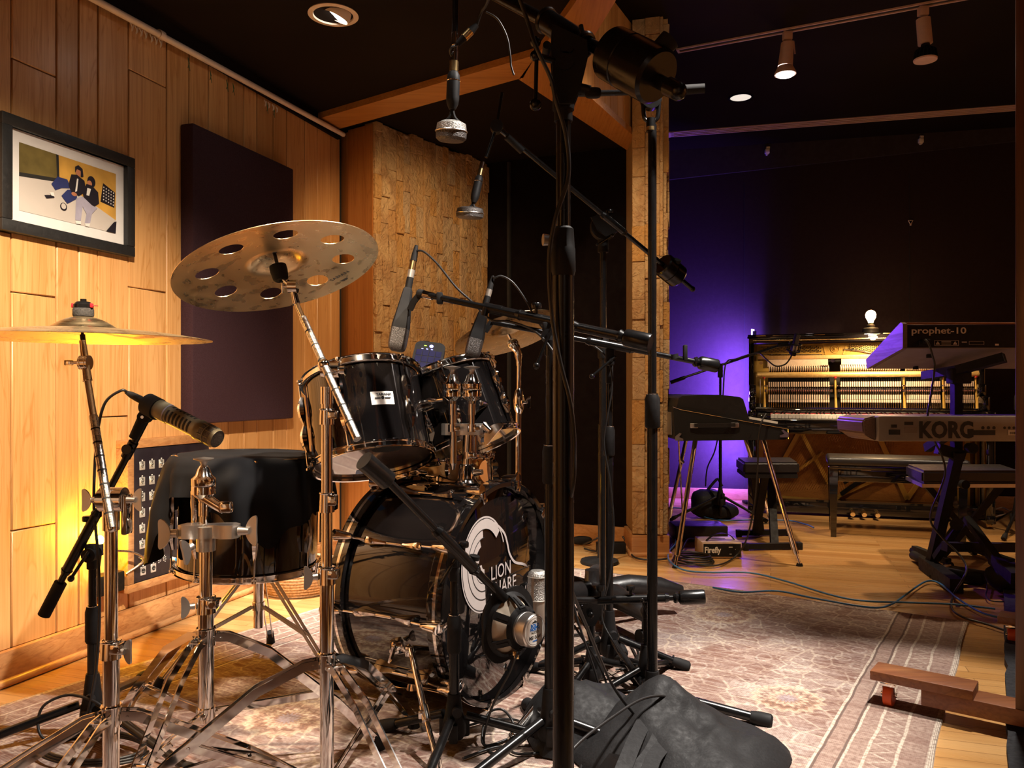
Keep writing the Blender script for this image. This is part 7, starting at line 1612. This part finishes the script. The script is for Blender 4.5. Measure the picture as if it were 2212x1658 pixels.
oframe(m, (2019, 735), (2071, 746)); oframe(m, (2094, 737), (2126, 744), .0008)
for px in (2026, 2063.5): c_ = P(px, 741, Ysb)+V((0, .001, 0)); m.prism([(-.010, -.006), (.010, -.006), (0, .009)], mtx(c_, (1, 0, 0), (0, 0, 1)), .0006)
for k in range(3): m.bar([P(2034, 737.5+k*3, Ysb)+V((0, .0015, 0)), P(2055, 737.5+k*3, Ysb)+V((0, .0015, 0))], .0016, .0006, up=V((0, 1, 0)))
m.bar([P(2078, 738.5, Ysb)+V((0, .0015, 0)), P(2089, 738.5, Ysb)+V((0, .0015, 0))], .004, .0006, up=V((0, 1, 0))); m.bar([P(2150, 744, Ysb)+V((0, .0015, 0)), P(2158, 744, Ysb)+V((0, .0015, 0))], .008, .0006, up=V((0, 1, 0))); obj('warning_print', m, MT['decal'], t)
m = MB()
for px in (2026, 2063.5): text_c = P(px, 741, Ysb); m.box(text_c+V((0, .0002, .001)), (.0016, .0006, .007)); 
obj('warning_symbol', m, MT['ink'], t)
m = MB(); m.box(P(1992, 740, Ysb)+V((0, .0, 0)), (.03, .006, .022), bev=.002); m.box(P(1996, 737, Ysb)+V((0, -.02, 0)), (.022, .03, .018), bev=.003); obj('power_inlet', m, MT['rubber'], t)
for px, py, yy in ((2007, 767, Ysb+.10), (1978, 792, Ysb+.31)):
    q = P(px, py, yy); f_ = (q.y-pD.y)/(pE.y-pD.y); q.z = pD.z+(pE.z-pD.z)*f_; m = MB(); m.cyl(q, q-V((0, 0, .016)), .012, n=14); obj('rubber_foot', m, MT['rubber'], t)
cableobj('power_cable', 'black power cable hanging from the upper synthesizer to the floor', [P(1998, 733, Ysb-.03), P(2006, 742, Ysb-.04), P(2015, 770, Ysb-.04), P(2019, 795, Ysb-.04), P(2010, 860, Ysb-.05), P(2004, 905, Ysb-.06), P(2018, 950, Ysb-.06), P(2035, 985, Ysb-.08), P(2042, 1020, 3.5), P(2030, 1060, 3.5), P(2013, 1100, 3.5), P(2012, 1130, 3.5), P(2035, 1160, 3.45), P(2070, 1195, 3.4), P(2088, 1225, 3.35), P(2080, 1250, 3.3), FZ(2060, 1290), FZ(2056, 1320), FZ(2080, 1340), FZ(2130, 1355), FZ(2180, 1372)], .0045)
# lower synth
Yk = 3.46; t = thing('synthesizer', 'lower grey synthesizer with big black lettering across its back', 'synthesizer', P(2200, 950, Yk))
a_ = P(1898, 898.5, Yk); zt, zb = P(0, 898.5, Yk).z, P(0, 953, Yk).z
m = MB(); m.box((a_.x+.52, Yk+.15, (zt+zb)/2), (1.04, .30, zt-zb), bev=.006); obj('body', m, MT['korg'], t)
m = MB(); m.prism([(0, zb+.0), (0, zt), (-.010, zt), (-.055, zt-.012), (-.062, zt-.022), (-.058, zb+.035), (-.045, zb+.03)], M(((1, 0, 0, a_.x), (0, 0, -1, Yk+.30), (0, 1, 0, 0), (0, 0, 0, 1))), .28); bmesh.ops.bevel(m.bm, geom=m.bm.edges[:], offset=.006, segments=2, affect='EDGES'); obj('end_cap', m, MT['synthwood'], t)
text('back_lettering', 'KORG', .0965, mtx(P(1984, 944, Yk)+V((0, -.0012, .0)), (1, 0, 0), (0, 0, 1)), MT['ink'], t, bold=.0042, sx=.86, sp=1.05)
m = MB()
for px in (2123, 2135, 2147, 2170, 2180, 2190, 2200): c_ = P(px, 923.5, Yk); m.cyl(c_+V((0, .004, 0)), c_-V((0, .001, 0)), .0072 if px < 2150 else .006, n=16)
m.box(P(1932, 933, Yk), (.050, .004, .022), bev=.0015); m.box(P(1931, 920, Yk), (.024, .004, .014)); m.box(P(1963, 914, Yk), (.038, .003, .014)); m.box(P(2120, 934, Yk), (.12, .003, .022)); obj('sockets', m, MT['ink'], t)
m = MB(); m.box(P(1967, 928, Yk), (.054, .0025, .026)); obj('type_label', m, MT['underside'], t); m = MB(); m.box(P(2190, 934, Yk)-V((0, .0015, 0)), (.05, .0025, .022)); sl = obj('sticker', m, MT['paper'], t)
m = MB(); random.seed(9)
for k in range(12): m.box(P(2181+k*1.6, 935, Yk)-V((0, .003, 0)), (random.uniform(.0006, .002), .0006, .011))
obj('bar_lines', m, MT['ink'], sl)
# synth player's bench
t = thing('keyboard_bench', 'wide black padded bench behind the synthesizer stand', 'bench', (2.4, 4.25, 0))
seat = [(P(1992, 0, 3.98).x, 3.98), (P(2202, 0, 3.98).x+.01, 3.98), (P(2152, 0, 4.34).x+.03, 4.34), (P(1964, 0, 4.34).x-.02, 4.34)]; zs = P(0, 1016, 3.98).z
m = MB(); m.prism(seat, M.Translation((0, 0, zs-.065)), .065); bmesh.ops.bevel(m.bm, geom=m.bm.edges[:], offset=.012, segments=3, affect='EDGES'); obj('seat', m, MT['vinyl'], t)
m = MB(); m.prism([(x_, y_) for x_, y_ in seat], M.Translation((0, 0, zs-.085)), .018); obj('seat_board', m, MT['satin'], t)
cx = sum(p[0] for p in seat)/4
for s, yy in ((-1, 4.06), (1, 4.28)):
    m = MB(); m.bar([(cx-.14*s, yy, zs-.09), (cx+.16*s, yy, .05)], .032, .02, up=V((0, 1, 0))); obj('leg', m, MT['blackmatte'], t)
for s in (-1, 1):
    m = MB(); m.bar([(cx+.16*s, 4.0, .035), (cx+.16*s, 4.34, .035)], .03, .03); m.cyl((cx+.16*s, 3.98, .02), (cx+.16*s, 4.02, .02), .018, n=12); m.cyl((cx+.16*s, 4.32, .02), (cx+.16*s, 4.36, .02), .018, n=12); obj('foot_bar', m, MT['blackmatte'], t)
m = MB(); q = P(2079, 1045, 3.96); m.cyl(q, q-V((0, .03, 0)), .022, n=12); obj('adjuster_knob', m, MT['rubber'], t)
# pedal
q = F(2100, 1262)+V((0, .05, 0)); t = thing('sustain_pedal', 'black wedge-shaped foot pedal with pale toe plate under the synthesizers', 'pedal', q)
d = V((.62, -.78, 0)); m = MB(); R_p = M((V((d.y*-1, d.x, 0)), d, V((0, 0, 1)))).transposed().to_4x4(); m.box(q+V((0, 0, .032)), (.085, .17, .055), mat=R_p, bev=.008); m.box(q-d*.08+V((0, 0, .012)), (.13, .12, .016), mat=R_p, bev=.003); obj('body', m, MT['blackmatte'], t)
m = MB(); m.box(q-d*.10+V((0, 0, .055)), (.06, .05, .012), mat=R_p @ M.Rotation(.25, 4, 'X'), bev=.004); obj('toe_plate', m, MT['satin'], t)
cableobj('floor_cable', 'thin black lead from the foot pedal curling onto the shag rug', [q+d*.09+V((0, 0, .02)), FZ(2132, 1280), FZ(2130, 1292), FZ(2140, 1304), FZ(2175, 1306), FZ(2195, 1300)], .0028)
q = F(2190, 1282)+V((.04, .05, 0)); m = MB(); m.blob(q+V((0, 0, .06)), (.26, .18, .13), .2, .9, .01, 3); tag(obj('sandbag', m, MT['bag']), 'small dark sandbag at the far end of the shag rug', 'sandbag')
# background stand and things right
x, y = P(2197, 0, 4.95).x, 4.95
t = mstand('black tripod stand in the far right corner behind the benches', x, y, P(0, 800, 4.95).z, [(x-.22, y-.22), (x+.3, y-.1), (x+.0, y+.3)], clutch=P(0, 868, 4.95).z, r=.011, hz=.14, bellh=.09)
m = MB()
for k, (w_, mm) in enumerate(((.03, 0), (.05, 1), (.03, 0), (.04, 1))): pass
q = F(2125, 1116)+V((.0, .16, 0)); m = MB(); m.box(q+V((0, 0, .30)), (.12, .22, .58), bev=.006); m.box(q+V((.05, 0, .02)), (.26, .20, .02), bev=.003); tag(obj('black_case', m, MT['vinyl']), 'tall narrow black case standing right of the piano', 'case')
q2 = q+V((-.10, .03, 0)); m = MB(); m.box(q2+V((0, 0, .34)), (.06, .2, .66), bev=.004); tag(obj('wooden_board', m, MT['trimz']), 'orange wooden board standing on end right of the piano', 'board')
for i, pts in enumerate(([(2148, 1078), (2160, 1088), (2180, 1084), (2200, 1096)], [(2140, 1108), (2165, 1100), (2190, 1112), (2200, 1108)], [(2150, 1120), (2175, 1114), (2196, 1120)])):
    cableobj('white_cable', ('white cable tangle on the floor in the far right corner, topmost strand', 'white cable on the far right floor, middle strand', 'white cable on the far right floor, nearest strand')[i], [FZ(*p) for p in pts], .005, 'paper')
# ---- gobo on wheels (right edge)
t = thing('rolling_screen', 'dark wooden rolling studio screen with caster feet at the right edge', 'studio screen', (1.4, 2.1, 0))
GD = V((.79, -.61, 0)).normalized(); GN = V((.61, .79, 0)).normalized(); R_g = M((GD, GN, V((0, 0, 1)))).transposed().to_4x4()
def foot(S):
    def g(u, v, z): return S+GD*u+GN*v+V((0, 0, z))
    m = MB(); m.val = .3; m.box(g(.1275, .048, .0905), (.255, .096, .026), mat=R_g, bev=.003); m.val = .6; m.box(g(.43, .048, .057), (.60, .09, .044), mat=R_g, bev=.003); f = obj('foot', m, MT['gobo'], t)
    q = g(.042, .042, 0); cz_ = .034; m = MB()
    for s in (-1, 1): m.prism([(-.018, 0), (.018, 0), (.010, -.042), (-.010, -.042)], mtx(q+GD*.017*s+V((0, 0, .078)), GN, (0, 0, 1)), .002)
    m.box(q+V((0, 0, .075)), (.055, .055, .006), mat=R_g, bev=.001); m.box(q+V((0, 0, .067)), (.040, .050, .012), mat=R_g, bev=.003); m.cyl(q-GD*.021+V((0, 0, cz_)), q+GD*.021+V((0, 0, cz_)), .006, n=10); cs = obj('caster', m, CH, f)
    m = MB(); m.lathe([(.026, -.013), (.0330, -.011), (.0335, 0), (.0330, .011), (.026, .013)], q+V((0, 0, cz_)), GD, 28); m.lathe([(0, -.011), (.026, -.013)], q+V((0, 0, cz_)), GD, 24); m.lathe([(0, .011), (.026, .013)], q+V((0, 0, cz_)), GD, 24); obj('wheel', m, MT['orange'], cs)
    m = MB(); m.box(g(.398, .048, 1.16), (.10, .085, 2.17), mat=R_g, bev=.004); obj('post', m, MT['gobo_post'], t); return g(.41, .048, 0)
p1_ = foot(V((1.009, 2.246, 0))); p2_ = foot(V((1.70, 2.79, 0)))
m = MB(); vwall(m, p1_+GN*.04, p2_-GN*.04, .2, 2.2, .05); obj('panel', m, MT['darkwall'], t)
explode({'warning_print', 'l_arm', 'microphone_clip', 'tension_rod', 'extension_sleeve', 'l_rod', 'battens', 'leg_collar', 'wing_nut', 'memory_lock', 'boom_tube', 'side_panel', 'action_bolts', 'wing_bolt', 'action_bracket', 'red_felt', 'key_block', 'handle_end', 'sockets', 'lower_rod', 'upper_rod', 'corner_guard'})
explode({'end_clutch'})
GR = {'microphone_stand': 'black microphone stands around the room', 'cymbal_stand': 'chrome cymbal stands of the kit', 'cymbal': 'cymbals of the kit', 'rack_tom': 'rack toms', 'sandbag': 'black sandbags', 'dynamic_microphone': 'dynamic microphones on the drums',
      'ribbon_microphone': 'hanging round-headed microphones', 'condenser_microphone': 'condenser microphones', 'keyboard_bench': 'padded keyboard benches', 'synthesizer': 'synthesizers on the stand', 'blue_cable': 'blue cables on the floor', 'white_cable': 'white cables in the far corner',
      'floor_cable': 'black cables on the floor', 'microphone_cable': 'microphone cables', 'cable_clip': 'white clips on the back wall', 'recessed_downlight': 'recessed downlights', 'coiled_cable': 'coiled black cables'}
for o in list(COL.objects):
    if o.parent is None and o.get('category') and not o.get('group'):
        g = GR.get(o.name.split('.')[0])
        if g: o['group'] = g
